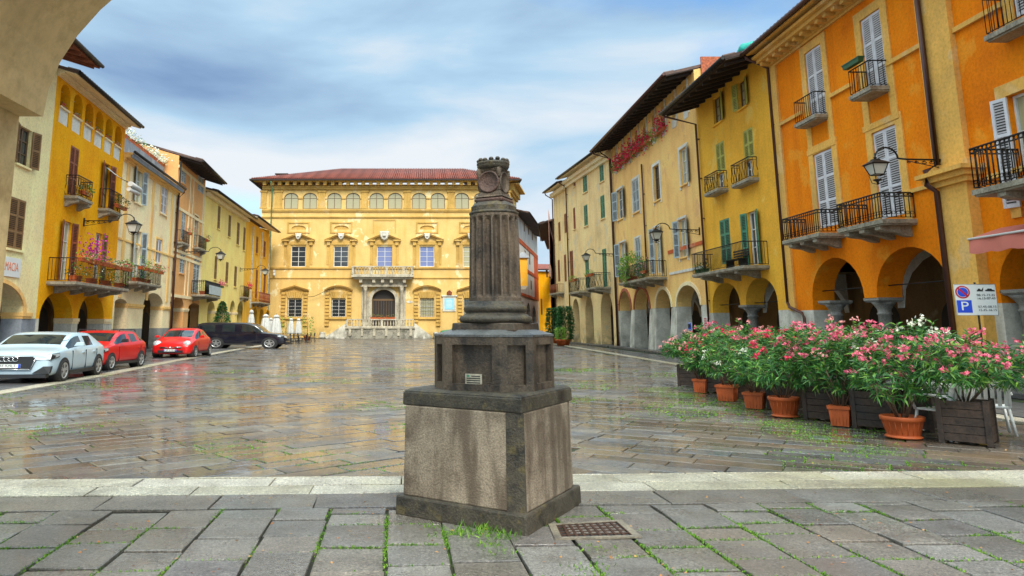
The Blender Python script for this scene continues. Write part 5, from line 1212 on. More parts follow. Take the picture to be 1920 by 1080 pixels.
# panels above the first floor windows
for i, u in enumerate(UC):
    T.new('wall_panel')
    if i == 2:
        s0, s1, z0, z1 = R4(699.5, 742.5, 412, 437); 
        for q_ in ((s0, s0+.12, z0, z1), (s1-.12, s1, z0, z1), (s0+.121, s1-.121, z1-.12, z1)): FP.box(T, *q_, .003, .07)
    else:
        s0, s1, z0, z1 = R4(u-21, u+21, 416, 437)
        for q_ in ((s0, s0+.2, z0, z1), (s1-.2, s1, z0, z1), (s0+.201, s1-.201, z1-.2, z1), (s0+.201, s1-.201, z0, z0+.16)): FP.box(T, *q_, .003, .10)
        sc_ = (s0+s1)/2; b.open.append((sc_-.95, sc_+.95, z0+.45, z0+.62, z0+1.02, .16, True)); q = MB(); FP.box(q, sc_-.94, sc_+.94, z0+.46, z0+1.0, -.15, -.14); q.build('niche_back', M['palace_trim'], b.root)
def pediment(uc, hw, v_ap, v_b, o, seg=False):
    sc_ = FP.s_u(uc, v_b); h_ = hw/FPX*95*1.005; za, zb = FP.sz(uc, v_ap)[1], FP.sz(uc, v_b)[1]; t_ = .20
    n_ = 10 if seg else 2; pts = []; T.new('pediment')
    for i in range(n_+1):
        x = -1+2*i/n_; pts.append((sc_+h_*x, zb+(za-zb)*(math.cos(x*math.pi/2)**.8 if seg else 1-abs(x))))
    for i in range(n_):
        (s0, z0), (s1, z1) = pts[i], pts[i+1]
        T.hexa([P(s0, z0, .003), P(s1, z1, .003), P(s1, z1, o), P(s0, z0, o), P(s0, z0+t_, .003), P(s1, z1+t_, .003), P(s1, z1+t_, o+.12), P(s0, z0+t_, o+.12)])
    return sc_, h_, za, zb
for i, u in enumerate(UC):
    big = i == 2
    u0, u1 = (707, 736) if big else (u-14, u+13)
    b.window(u0, u1, 462, 500, 'bare', frame='frame_white', glass='glass_blue' if i in (2, 3) else 'glass', bars=3, sill=False)
    sc_, h_, za, zb = pediment(u, 31, 440, 452.5, .42)
    FP.box(T, sc_-h_*.98, sc_-h_*.55, zb-.02, zb+.18, .003, .46); FP.box(T, sc_+h_*.55, sc_+h_*.98, zb-.02, zb+.18, .003, .46)
    FP.box(T, sc_-h_*.86, sc_-h_*.66, zb-.55, zb-.022, .003, .30); FP.box(T, sc_+h_*.66, sc_+h_*.86, zb-.55, zb-.022, .003, .30)
    zt_ = FP.sz(u, 459)[1]; T.new('window_surround'); FP.box(T, sc_-h_*.64, sc_+h_*.64, zb-.25, zb-.02, .003, .12)
    zb0 = FP.sz(u, 500.5)[1]
    for sg in (-1, 1): a_, c_ = sorted((sc_+sg*1.02, sc_+sg*1.55)); FP.box(T, a_, c_, zb0, zt_-.02, .003, .12); a_, c_ = sorted((sc_+sg*1.6, sc_+sg*1.9)); FP.box(T, a_, c_, zb0+.3, zt_-.1, .003, .07)
    FP.box(T, sc_-1.55, sc_+1.55, zt_, zt_+.22, .003, .16)
    sh_ = MB(); rr = .62 if big else .42; cz = FP.sz(u, 443 if big else 444)[1]
    prof = [(1.0, .9), (.85, 1.0), (0, 1.05), (-.85, 1.0), (-1.0, .9), (-.95, .1), (-.6, -.7), (0, -1.1), (.6, -.7), (.95, .1)]
    sh_.prism([P(sc_+x*rr, cz+z*rr, .45) for x, z in prof], [P(sc_+x*rr*.8, cz+z*rr*.8, .62) for x, z in prof]); sh_.lathe([(.001, -.2*rr), (.35*rr, -.15*rr), (.4*rr, .1*rr), (.1*rr, .35*rr)], P(sc_, cz, .62), 10)
    sh_.build('shell_crest', M['whitestone'], b.root)
for i, u in enumerate(UG):
    if u is None: continue
    b.window(u-13, u+13, 561, 594, 'bare', frame='frame_white', glass='glass', bars=4, sill=False)
    sc_, h_, za, zb = pediment(u, 26, 538, 546, .4, seg=i in (1, 3))
    zt_, zb0 = FP.sz(u, 559.5)[1], FP.sz(u, 598)[1]
    FP.box(T, sc_-1.15, sc_+1.15, zb0-.02, FP.sz(u, 595)[1], .003, .25)
    nb_ = 10; T.new('rusticated_jambs')
    for sg in (-1, 1):
        for j in range(nb_):
            z0 = zb0-.9+(zb-zb0+.9)*j/nb_; a_, c_ = sorted((sc_+sg*1.18, sc_+sg*1.72)); FP.box(T, a_, c_, z0, z0+(zb-zb0+.9)/nb_*.72, .003, .22)
    T.new('voussoir_fan')
    for j in range(7):   # fan of voussoirs
        x0 = -1.1+2.2*j/7; x1 = -1.1+2.2*(j+1)/7-.05
        T.hexa([P(sc_+x0*.8, zt_+.05, .003), P(sc_+x1*.8, zt_+.05, .003), P(sc_+x1*.8, zt_+.05, .13), P(sc_+x0*.8, zt_+.05, .13), P(sc_+x0*1.12, zb-.05, .003), P(sc_+x1*1.12, zb-.05, .003), P(sc_+x1*1.12, zb-.05, .16), P(sc_+x0*1.12, zb-.05, .16)])
    g_ = MB()   # window grille
    for j in range(9): s_ = sc_-.9+1.8*j/8; g_.tube([P(s_, FP.sz(u, 594)[1], .08), P(s_, zt_, .08)], .018, 4)
    for j in range(5): z_ = FP.sz(u, 593)[1]+(zt_-FP.sz(u, 593)[1])*j/4; g_.tube([P(sc_-.92, z_, .08), P(sc_+.92, z_, .08)], .018, 4)
    g_.build('window_grille', M['iron'], b.root)
# portal
sd0, sd1 = FP.s_u(697.5, 570), FP.s_u(741, 570); zdt, zds = FP.sz(719, 543)[1], FP.sz(719, 562)[1]
b.open.append((sd0, sd1, 1.4, zds, zdt, .8, True))
q = MB(); ap = arch_pts(sd0+.01, sd1-.01, zds, zdt-.01); q.face([P(x, z, -.5) for x, z in [(sd0+.01, 1.4)]+ap+[(sd1-.01, 1.4)]])
dr = q.build('door', M['dark_door_slat_shade'], b.root); q = MB(); m_ = (sd0+sd1)/2
for k_ in range(9): FP.box(q, m_-.02+(k_-4)*.34, m_+.02+(k_-4)*.34, 1.4, zds, -.49, -.47)
FP.box(q, sd0+.02, sd1-.02, zds-.12, zds+.12, -.49, -.44); q.build('door_rails', M['frame_brown'], dr)
q = MB()
po = arch_pts(sd0-.45, sd1+.45, zds, zdt+.38); pi_ = arch_pts(sd0, sd1, zds, zdt)
for j in range(len(po)-1): q.hexa([P(*pi_[j], .002), P(*pi_[j+1], .002), P(*po[j+1], .002), P(*po[j], .002), P(*pi_[j], .22), P(*pi_[j+1], .22), P(*po[j+1], .22), P(*po[j], .22)])
FP.box(q, sd0-.45, sd0-.002, 1.4, zds, .002, .22); FP.box(q, sd1+.002, sd1+.45, 1.4, zds, .002, .22)
zen = FP.sz(719, 538)[1]; FP.box(q, sd0-1.5, sd1+1.5, zen, zen+.25, .002, .75); FP.box(q, sd0-1.3, sd1+1.3, zen+.252, zen+.95, .002, .5); FP.box(q, sd0-1.7, sd1+1.7, zen+.952, zen+1.2, .002, .95)
FP.box(q, sd0-1.35, sd0-.46, 1.4, zen-.002, .002, .12); FP.box(q, sd1+.46, sd1+1.35, 1.4, zen-.002, .002, .12)
for sg, s_ in ((-1, sd0-.85), (1, sd1+.85)):
    p_ = P(s_, 0, .45); q.lathe([(.36, 1.4), (.36, 1.9), (.26, 2.0), (.25, 2.2), (.21, zen-.5), (.27, zen-.42), (.22, zen-.36), (.36, zen-.08), (.36, zen-.002)], (p_.x, p_.y, 0), 14)
q.build('portal', M['palestone'], b.root)
def balustrade(mb, pts, z0, h, r=.085, step=.36):
    for i in range(len(pts)-1):
        a, c = Vector(pts[i]), Vector(pts[i+1]); d = c-a; n_ = max(2, int(d.length/step)); e = d.normalized(); nn = Vector((-e.y, e.x, 0)); 
        def bar(za, zb, w_):
            mb.prism([a+nn*w_+Vector((0, 0, za)), c+nn*w_+Vector((0, 0, za)), c-nn*w_+Vector((0, 0, za)), a-nn*w_+Vector((0, 0, za))], [a+nn*w_+Vector((0, 0, zb)), c+nn*w_+Vector((0, 0, zb)), c-nn*w_+Vector((0, 0, zb)), a-nn*w_+Vector((0, 0, zb))])
        bar(z0, z0+.12, .15); bar(z0+h-.14, z0+h, .17)
        for k_ in range(n_+1):
            p_ = a+d*(k_/n_); H_ = h-.26
            if k_ % 6 == 0: mb.box(p_.x-.15, p_.x+.15, p_.y-.15, p_.y+.15, z0+.12+p_.z-a.z, z0+h-.14); continue
            mb.lathe([(r*.8, .12), (r*.55, .12+H_*.12), (r*1.15, .12+H_*.38), (r*.5, .12+H_*.72), (r*.5, .12+H_*.85), (r*.8, .12+H_)], (p_.x, p_.y, z0), 8)
zb_ = FP.sz(719, 517)[1]; sb0, sb1 = FP.s_u(661, 510), FP.s_u(776, 510)
q = MB(); FP.box(q, sb0, sb1, zb_-.25, zb_, .002, 1.6); FP.box(q, sb0+.25, sb1-.25, zb_-.5, zb_-.252, .002, 1.3)
bo = q.build('balcony', M['palestone'], b.root); q = MB(); balustrade(q, [P(sb0+.2, 0, .2), P(sb0+.2, 0, 1.4), P(sb1-.2, 0, 1.4), P(sb1-.2, 0, .2)], zb_, FP.sz(719, 500.5)[1]-zb_); q.build('balustrade', M['palestone'], bo)
for s_ in (sb0+1.2, sb0+2.9, (sb0+sb1)/2, sb1-2.9, sb1-1.2): q = MB(); FP.box(q, s_-.2, s_+.2, zb_-.95, zb_-.502, .96, 1.2); FP.box(q, s_-.2, s_+.2, zb_-.7, zb_-.503, .3, .959); q.build('bracket', M['palestone'], bo)
# stair platform with ramps
yF = 91.6; q = MB(); X0, X1 = atY(650, 620, yF).x, atY(776, 620, yF).x; XL, XR = atY(611, 620, yF).x, atY(810, 620, yF).x; zP = atY(719, 616, yF).z
q.box(X0, X1, yF, 94.9, 0, zP); pf = q.build('stair_platform', M['mosswall'], b.root)
for a_, c_ in ((XL, X0-.002), (XR, X1+.002)):
    q = MB(); q.prism([(a_, yF+.1, 0), (c_, yF+.1, 0), (c_, yF+.5, 0), (a_, yF+.5, 0)], [(a_, yF+.1, .25), (c_, yF+.1, zP+.75), (c_, yF+.5, zP+.75), (a_, yF+.5, .25)])
    st = 9
    for k_ in range(st):
        xa, xb = a_+(c_-a_)*k_/st, a_+(c_-a_)*(k_+1)/st; q.box(min(xa, xb), max(xa, xb), yF+.51, 94.9, 0, zP*(k_+1)/st-.01)
    q.build('stair_ramp', M['whitestone'], b.root)
q = MB(); q.box(X0-.15, X1+.15, yF-.15, yF+.3, zP+.002, zP+.2)
for k_ in range(6): x_ = X0+.4+(X1-X0-.8)*k_/5; q.box(x_-.15, x_+.15, yF-.12, yF-.003, .35, zP+.001)
balustrade(q, [Vector((X0, yF+.1, 0)), Vector((X1, yF+.1, 0))], zP+.2, atY(719, 598, yF).z-zP-.2); q.build('stair_balustrade', M['palestone'], b.root)
for x_, lb in ((XL-.5, 'left'), (XR+.5, 'right')):
    p_ = MB(); p_.lathe([(.42, 0), (.40, .25), (.33, .7), (.36, .76), (.2, .82)], (x_, yF+.3, 0), 14); o = p_.build('bollard', M['whitestone']); tag(o, 'squat pale stone bollard at the %s foot of the palace stair' % lb, 'bollard', 'stone bollards by the palace stair')
for i in range(4):
    p_ = Vector((atY(700+i*11.5, 600, yF).x, yF+.1, atY(719, 598, yF).z))
    Fx = Facade((p_.x-1, yF+.1), (p_.x+1, yF+.1), 'L'); flower_box(Fx, 1, p_.z, 0, ORD[i]+' terracotta flower box from the left on the palace stair balustrade', w=.82, h=.22, nl=80, nf=14, spread=.24, leafy='leaf', group='flower boxes on the palace stair')
b.build_wall(); b.finish_trim('palace_trim')
# roof: hipped
zr = FP.sz(700, 344)[1]+.35; e = 1.5; x0, x1, y0, y1 = -22.0-e, 11.1+e, 95-e, 121+e
rx0, rx1, ry, rz_ = -12.6, 5.4, 104.0, zr+3.6
q = MB(); q.face([(x0, y0, zr), (x1, y0, zr), (rx1, ry, rz_), (rx0, ry, rz_)]); q.face([(x0, y0, zr), (rx0, ry, rz_), (rx0, 113, rz_), (x0, y1, zr)]); q.face([(x1, y0, zr), (x1, y1, zr), (rx1, 113, rz_), (rx1, ry, rz_)]); q.face([(rx0, ry, rz_), (rx1, ry, rz_), (rx1, 113, rz_), (rx0, 113, rz_)])
rf = q.build('roof', M['tile'], b.root); q = MB()
n_ = 150
for i in range(n_):   # rows of round tiles running down the slope
    xa = x0+(x1-x0)*(i+.5)/n_; tt = 1.0
    if xa < rx0: tt = (xa-x0)/(rx0-x0)
    elif xa > rx1: tt = (x1-xa)/(x1-rx1)
    if tt > .03: q.tube([(xa, y0-.05, zr+.05), (xa, y0+(ry-y0)*tt, zr+.05+(rz_-zr)*tt)], .085, 5)
q.build('tile_rows', M['tile'], rf)
q = MB(); q.box(x0, x1, y0, y0+.3, zr-.2, zr-.01); q.box(x0, x0+.3, y0+.301, y1, zr-.2, zr-.01); q.box(x1-.3, x1, y0+.301, y1, zr-.2, zr-.01); q.build('eave_board', M['darkwood'], rf)
q = MB(); q.box(x0+.3, x1-.3, y0+.3, 95.3, zr-.12, zr-.05); q.build('soffit', M['palace_trim'], rf)
q = MB(); q.box(-20.6, -19.4, 97.3, 98.3, zr+.2, zr+1.35); q.box(-20.9, -19.1, 97.1, 98.5, zr+1.351, zr+1.5); q.build('chimney', M['darkwood'], rf)
for u_ in (510,): q = MB(); q.tube([P(FP.s_u(u_, 400), zr-.3, 1.4), P(FP.s_u(u_, 400), zr-1.3, .35), P(FP.s_u(u_, 400), .1, .3)], .08, 8); q.build('downpipe', M['sh_green'], b.root)
# palace side wing seen past its right corner
FPS = Facade((11.1, 95.01), (13.0, 103), 'L'); b2 = MB(); FPS.box(b2, 0, FPS.len, 0, 19.9, -1, 0); b2.build('side_wall', M['palace'], b.root)
b2 = MB(); FPS.box(b2, 0, FPS.len, 19.2, 19.5, .002, .3); FPS.box(b2, 0, FPS.len, 19.502, 20.3, .002, .6); FPS.box(b2, 0, FPS.len, 20.302, 20.5, 0, 1.3); b2.build('side_cornice', M['palace_trim'], b.root)
# plaque and oval plate on the palace
s0, s1, z0, z1 = R4(830, 855, 556, 584); k = thing('wall_plaque', 'pale blue framed notice plaque with a small crest on the palace wall', 'plaque', P((s0+s1)/2, z0, 0))
q = MB(); FP.box(q, s0, s1, z0, z1, .002, .10); FP.box(q, s0-.15, s1+.15, z1+.002, z1+.18, .002, .22); q.build('stone_frame', M['whitestone'], k); q = MB(); FP.box(q, s0+.25, s1-.25, z0+.25, z1-.25, .102, .12); q.build('panel', M['lightblue'], k)
q = MB()
for i in range(6): FP.box(q, s0+.5, s1-.5, z0+.55+i*.17, z0+.60+i*.17, .122, .126)
q.build('lettering', M['signwhite'], k); q = MB(); c_ = P((s0+s1)/2, z1+.45, .15); q.prism([c_+Vector((x, -.06, z)) for x, z in ((-.3, -.3), (.3, -.3), (.35, .1), (0, .38), (-.35, .1))], [c_+Vector((x*.8, -.16, z*.8)) for x, z in ((-.3, -.3), (.3, -.3), (.35, .1), (0, .38), (-.35, .1))]); q.build('crest', M['redwood'], k)
s_, z_ = FP.sz(768, 566); q = MB(); q.prism([P(s_+.42*math.cos(t), z_+.16*math.sin(t), .003) for t in [math.pi*i/8 for i in range(16)]], [P(s_+.42*math.cos(t), z_+.16*math.sin(t), .05) for t in [math.pi*i/8 for i in range(16)]]); tag(q.build('oval_plate', M['whitestone']), 'small white oval plate on the palace wall right of the portal', 'plate')
s_, z_ = FP.sz(515, 515); q = MB(); q.lathe([(.08, 0), (.16, .1), (.16, .3), (.05, .42)], P(s_, z_-.2, .35), 10); FP.box(q, s_-.04, s_+.04, z_, z_+.08, .003, .3); q.box(P(s_, 0, .3).x-.12, P(s_, 0, .3).x+.12, P(s_, 0, .45).y, P(s_, 0, .2).y, z_+.25, z_+.6); tag(q.build('security_camera', M['white']), 'white security camera near the left edge of the palace wall', 'security camera')
q = MB(); cab = [P(*FP.sz(u, v), .5) for u, v in ((577, 557), (590, 556), (603, 550), (615, 544), (628, 541))]; q.tube(cab, .03, 4); tag(q.build('cable', M['iron']), 'thin dark cable slung between the two leftmost palace ground floor windows', 'cable')

# ------------------------------------------------------------------ PORTICO ARCH over the photographer's left
FA = Facade((-4.2, 3.5), (6.5, 3.5), 'L')     # far face of the arch wall; its outward side looks at the square (-n used)
k = thing('portico_arch', 'shaded ochre plaster arch and pier close at the top left', 'arch', (-2.2, 3.5, 0)); mb = MB()
yf, yn = 3.5, 2.75; xs, xe, zs = -1.93, 8.1, 2.78; zc_ = 4.63
def arc2(n=24): return [((xs+xe)/2-(xe-xs)/2*math.cos(math.pi*i/n), zs+(zc_-zs)*math.sin(math.pi*i/n)) for i in range(n+1)]
mb.box(-4.2, xs-.12, yn, yf, 0, zs+.001); mb.box(xe+.02, 9.2, yn, yf, 0, zs)
ap = arc2(40)
for i in range(40):
    (xa, za), (xb, zb) = ap[i], ap[i+1]
    mb.hexa([(xa, yn, za), (xb, yn, zb), (xb, yf, zb), (xa, yf, za), (xa, yn, 5.3), (xb, yn, 5.3), (xb, yf, 5.3), (xa, yf, 5.3)])
mb.box(-4.2, xs, yn, yf, zs+.002, 5.3); mb.box(xe, 9.2, yn, yf, zs+.001, 5.3); mb.build('wall', M['portico'], k)

# ------------------------------------------------------------------ CARS
import bmesh
def car(name_label, cat, loc, uy, ux, sx, sy, Lc, Wd, H, st, wy, wr, paint, glass_spans, ws, rear, plate=None, rings=False, front='round', rails=False, lamps=((.60, .30), (.62, .80)), hood=.9):
    """st: stations (y, z bottom, half width, belt z, top half width, top z) from nose to tail, cage smoothed by subdivision."""
    uy, ux = Vector(uy).normalized(), Vector(ux).normalized(); O = Vector(loc)
    def W(x, y, z): q = O+ux*(x*sx)+uy*(y*sy); return Vector((q.x, q.y, z))
    k = thing('parked_car', name_label, cat, O+uy*(Lc*sy/2), 0, None)
    mb = MB(); rows = []
    for (y, zb, w, zl, wt, zt) in st:
        hp = [(0, zb), (.8*w, zb), (w*.985, zb+.06), (w, zb+(zl-zb)*.55), (w*.985, zl-.03), (w*.955, zl+.015), (wt, zt-.05), (wt*.92, zt-.008), (wt*.5, zt+.012), (0, zt+.018)]
        rows.append([(x, y, z) for x, z in hp]+[(-x, y, z) for x, z in hp[-2:0:-1]])
    n = len(rows[0])
    me = bpy.data.meshes.new('body'); V = [p for r_ in rows for p in r_]; Fc = []; MI = []
    for i in range(len(rows)-1):
        for j in range(n):
            j2 = (j+1) % n; Fc.append((i*n+j, i*n+j2, (i+1)*n+j2, (i+1)*n+j)); m_ = 0
            jj = j if j < 9 else n-1-j
            if jj == 5 and (i in glass_spans or i in ws): m_ = 1
            if jj in (7, 8) and i in ws: m_ = 2
            if jj in (7, 8) and i in rear: m_ = 3
            MI.append(m_)
    Fc.append(tuple(reversed(range(n)))); MI.append(0); Fc.append(tuple((len(rows)-1)*n+j for j in range(n))); MI.append(0)
    me.from_pydata(V, [], Fc); me.update()
    for nm in (0, 1, 2, 3): me.materials.append(M[('car_white')])
    me.polygons.foreach_set('material_index', MI)
    tmp = bpy.data.objects.new('tmp', me); col.objects.link(tmp); md = tmp.modifiers.new('s', 'SUBSURF'); md.levels = 2; md.render_levels = 2
    bpy.context.view_layer.update(); ev = bpy.data.meshes.new_from_object(tmp.evaluated_get(bpy.context.evaluated_depsgraph_get()))
    bpy.data.objects.remove(tmp)
    off = k.location
    for mi, nm, mt in ((0, 'body', paint), (1, 'side_window', 'carglass'), (2, 'windscreen', 'carglass'), (3, 'rear_window', 'carglass')):
        bm = bmesh.new(); bm.from_mesh(ev); bmesh.ops.delete(bm, geom=[f for f in bm.faces if f.material_index != mi], context='FACES')
        if not bm.faces: bm.free(); continue
        for v in bm.verts: v.co = W(*v.co)-off
        m2 = bpy.data.meshes.new(nm); bm.to_mesh(m2); bm.free(); m2.materials.clear(); m2.materials.append(M[mt])
        m2.polygons.foreach_set('material_index', [0]*len(m2.polygons)); m2.polygons.foreach_set('use_smooth', [True]*len(m2.polygons))
        o = bpy.data.objects.new(nm, m2); col.objects.link(o); o.parent = k
    hw = Wd/2
    def bxl(mb, x0, x1, y0, y1, z0, z1): mb.hexa([W(x0, y0, z0), W(x1, y0, z0), W(x1, y1, z0), W(x0, y1, z0), W(x0, y0, z1), W(x1, y0, z1), W(x1, y1, z1), W(x0, y1, z1)])
    def disc(mb, x0, x1, yc, zc, r, n_=24, r1=None):
        mb.prism([W(x0, yc+r*math.cos(t), zc+r*math.sin(t)) for t in [2*math.pi*i/n_ for i in range(n_)]], [W(x1, yc+(r1 or r)*math.cos(t), zc+(r1 or r)*math.sin(t)) for t in [2*math.pi*i/n_ for i in range(n_)]])
    for sg in (-1, 1):
        for yc in wy:
            a = MB(); disc(a, sg*(hw-.28), sg*(hw+.004), yc, wr+.015, wr*1.14); a.build('wheel_arch', M['trimblack'], k)
            wl = MB(); rows = []
            for xx, rr in ((hw-.20, wr*.7), (hw-.19, wr*.96), (hw-.15, wr), (hw-.01, wr), (hw+.018, wr*.95), (hw+.022, wr*.74), (hw+.002, wr*.70)):
                rows.append([W(sg*xx, yc+rr*math.cos(t), wr+rr*math.sin(t)) for t in [2*math.pi*i/28 for i in range(28)]])
            wl.grid(rows); wh = wl.build('wheel', M['rubber'], k)
            rm = MB(); disc(rm, sg*(hw-.03), sg*(hw-.024), yc, wr, wr*.69)
            for q in range(5):
                a0 = 2*math.pi*q/5+.3
                for dlt in (-.16, .16):
                    p0 = (yc+wr*.12*math.cos(a0+dlt*2), wr+wr*.12*math.sin(a0+dlt*2)); p1 = (yc+wr*.68*math.cos(a0+dlt), wr+wr*.68*math.sin(a0+dlt)); pr = (-(p1[1]-p0[1])*.12, (p1[0]-p0[0])*.12)
                    rm.prism([W(sg*(hw-.024), p0[0]-pr[0], p0[1]-pr[1]), W(sg*(hw-.024), p1[0]-pr[0]*.7, p1[1]-pr[1]*.7), W(sg*(hw-.024), p1[0]+pr[0]*.7, p1[1]+pr[1]*.7), W(sg*(hw-.024), p0[0]+pr[0], p0[1]+pr[1])],
                             [W(sg*(hw+.012), p0[0]-pr[0], p0[1]-pr[1]), W(sg*(hw+.012), p1[0]-pr[0]*.7, p1[1]-pr[1]*.7), W(sg*(hw+.012), p1[0]+pr[0]*.7, p1[1]+pr[1]*.7), W(sg*(hw+.012), p0[0]+pr[0], p0[1]+pr[1])])
            disc(rm, sg*(hw-.024), sg*(hw+.016), yc, wr, wr*.16)
            rm.grid([[W(sg*xx, yc+rr*math.cos(t), wr+rr*math.sin(t)) for t in [2*math.pi*i/28 for i in range(28)]] for xx, rr in ((hw-.02, wr*.60), (hw+.014, wr*.62), (hw+.02, wr*.70), (hw+.018, wr*.73))], cap=False)
            rm.cur = 0; ro = rm.build('rim', M['rim'], wh)
            bk = MB(); disc(bk, sg*(hw-.06), sg*(hw-.031), yc, wr, wr*.70); bk.build('brake_shadow', M['trimblack'], wh)
        m_ = MB(); cy_ = st[ws[0]][0]+.42; zl = st[ws[0]][3]+.10
        m_.prism([W(sg*(hw-.04), cy_, zl), W(sg*(hw+.20), cy_-.03, zl+.01), W(sg*(hw+.20), cy_+.09, zl+.01), W(sg*(hw-.04), cy_+.07, zl)], [W(sg*(hw+.02), cy_, zl+.13), W(sg*(hw+.18), cy_-.02, zl+.14), W(sg*(hw+.18), cy_+.08, zl+.14), W(sg*(hw+.02), cy_+.07, zl+.13)])
        m_.build('mirror', M[paint if not rails else 'trimblack'], k, bevel=.02)
        sl = MB(); bxl(sl, sg*(hw-.02), sg*(hw+.012), wy[0]+wr*1.12, wy[1]-wr*1.12, st[3][1]+.02, st[3][1]+.13); sl.build('sill_trim', M['trimblack'], k)
        se = MB(); gs = sorted(glass_spans)
        for yy in (st[ws[0]][0]+.32, st[gs[-1]][0]+.02, st[gs[-1]+1][0]+.05):
            bxl(se, sg*(hw-.03), sg*(hw+.002), yy-.006, yy+.006, st[3][1]+.15, st[3][3]-.05)
        se.build('door_seams', M['trimblack'], k)
        for yy in (st[gs[-1]][0]-.18, st[gs[-1]+1][0]-.16):
            hd = MB(); bxl(hd, sg*(hw-.03), sg*(hw+.022), yy-.10, yy+.10, st[3][3]-.14, st[3][3]-.11); hd.build('door_handle', M[paint], k)
        if rails:
            rl = MB(); rl.tube([W(sg*st[ws[0]+1][4]*.93, st[ws[0]+1][0]+.2, H-.02), W(sg*st[ws[0]+1][4]*.93, st[ws[0]+1][0]+.3, H+.05), W(sg*st[ws[0]+1][4]*.93, Lc-.8, H+.04), W(sg*st[ws[0]+1][4]*.93, Lc-.65, H-.04)], .018, 6); rl.build('roof_rail', M['trimblack'], k)
        # headlights
        (hz0, hz1), (hx0, hx1) = (lamps[0][0], lamps[0][0]+lamps[0][1]*.5), (lamps[1][0], lamps[1][1])
        hl = MB()
        if front == 'round':
            c_ = W(sg*hw*.70, .20, hz0+.12); rows = []
            for dz, rr in ((-.10, .16), (.0, .155), (.05, .11), (.07, .02)):
                rows.append([W(sg*(hw*.72+rr*1.0*math.cos(t)+dz*.35), .18-dz*1.0+.55*(math.sin(t)*rr), hz0+.10+rr*.95*math.sin(t)+dz*.5) for t in [2*math.pi*i/20 for i in range(20)]])
            hl.grid(rows)
        else:
            y0, y1 = -.015, .44
            hl.hexa([W(sg*hw*hx0, y0-.01, hz0), W(sg*hw*.94, y0+.05, hz0+.01), W(sg*(hw+.012), y1, hz0+.09), W(sg*hw*.70, y1, hz0+.06), W(sg*hw*hx0, y0+.05, hz0+.11), W(sg*hw*.95, y0+.12, hz0+.16), W(sg*(hw+.006), y1, hz0+.17), W(sg*hw*.75, y1, hz0+.15)])
        hb = hl.build('headlight', M['headlamp'], k)
        if front != 'round':
            bz = MB(); bz.hexa([W(sg*hw*(hx0-.03), y0+.01, hz0-.015), W(sg*hw*.95, y0+.06, hz0-.005), W(sg*(hw+.010), y1+.02, hz0+.07), W(sg*hw*.70, y1, hz0+.05), W(sg*hw*(hx0-.03), y0+.07, hz0+.125), W(sg*hw*.95, y0+.13, hz0+.175), W(sg*(hw+.004), y1+.02, hz0+.185), W(sg*hw*.75, y1, hz0+.165)]); bz.build('bezel', M['trimblack'], hb)
        if front == 'hex':
            q = MB(); q.prism([W(sg*hw*x, y, z) for x, y, z in ((.56, -.035, .30), (.94, .02, .28), (.97, .06, .50), (.80, .01, .50))], [W(sg*hw*x, y+.1, z) for x, y, z in ((.56, -.035, .30), (.94, .02, .28), (.97, .06, .50), (.80, .01, .50))]); q.build('air_intake', M['trimblack'], k)
    gr = MB()
    if front == 'hex':
        g_ = [(-.50, .80), (.50, .80), (.56, .73), (.46, .42), (-.46, .42), (-.56, .73)]
        gr.prism([W(x, -.045, z) for x, z in g_], [W(x, .1, z) for x, z in g_]); go = gr.build('grille', M['trimblack'], k)
        fr_ = MB(); gp = g_+[g_[0]]
        for i in range(6): fr_.tube([W(gp[i][0], -.05, gp[i][1]), W(gp[i+1][0], -.05, gp[i+1][1])], .014, 4)
        fr_.build('grille_frame', M['chrome'], go)
        lo = MB(); bxl(lo, -.80, .80, -.04, .15, .17, .27); lo.build('lower_lip', M['trimblack'], k)
        if rings:
            r_ = MB()
            for i in range(4): 
                cx_ = (i-1.5)*.095; pts = [W(cx_+.060*math.cos(t), -.062, .715+.060*math.sin(t)) for t in [2*math.pi*j/20 for j in range(21)]]; r_.tube(pts, .011, 5)
            r_.build('emblem', M['chrome'], go)
    elif front == 'round':
        bxl(gr, -.50, .50, -.030, .1, .27, .40); gr.build('lower_grille', M['trimblack'], k)
        q = MB()
        for sg in (-1, 1): bxl(q, sg*.10, sg*.42, -.020, .15, .50, .545)
        q.build('grille', M['trimblack'], k); q = MB()
        q.tube([W(-.44, -.03, .57), W(-.2, -.045, .56), W(0, -.05, .50), W(.2, -.045, .56), W(.44, -.03, .57)], .016, 5); q.lathe([(.001, -.04), (.045, -.03), (.045, .03), (.001, .04)], W(0, -.05, .55), 10); q.build('emblem', M['chrome'], k)
    else:
        bxl(gr, -.52, .52, -.03, .1, .55, .70); bxl(gr, -.7, .7, -.03, .1, .28, .42); gr.build('grille', M['trimblack'], k)
        q = MB(); bxl(q, -.10, .10, -.045, -.031, .59, .66); q.build('emblem', M['chrome'], k)
    if plate:
        q = MB(); pz = .52 if front != 'round' else .40; bxl(q, -.26, .26, -.068, -.05, pz-.055, pz+.055); po = q.build('licence_plate', M['signwhite'], k)
        q = MB(); bxl(q, -.26, -.215, -.0705, -.066, pz-.054, pz+.054); bxl(q, .215, .26, -.0705, -.066, pz-.054, pz+.054); q.build('blue_band', M['signblue'], po)
        xx = (ux*1.0); mt = frame_matrix(W(0, -.0705, pz)-off, xx if xx.cross(Vector((0, 0, 1))).dot(-uy) > 0 else -xx, (0, 0, 1)); text_mesh('plate_text', plate, .105, M['black'], po, mt, .001, kx=.85*sx)
    wp = MB()
    i0 = ws[0]; ya, za = st[i0][0], st[i0][5]; yb, zb = st[ws[-1]+1][0], st[ws[-1]+1][5]
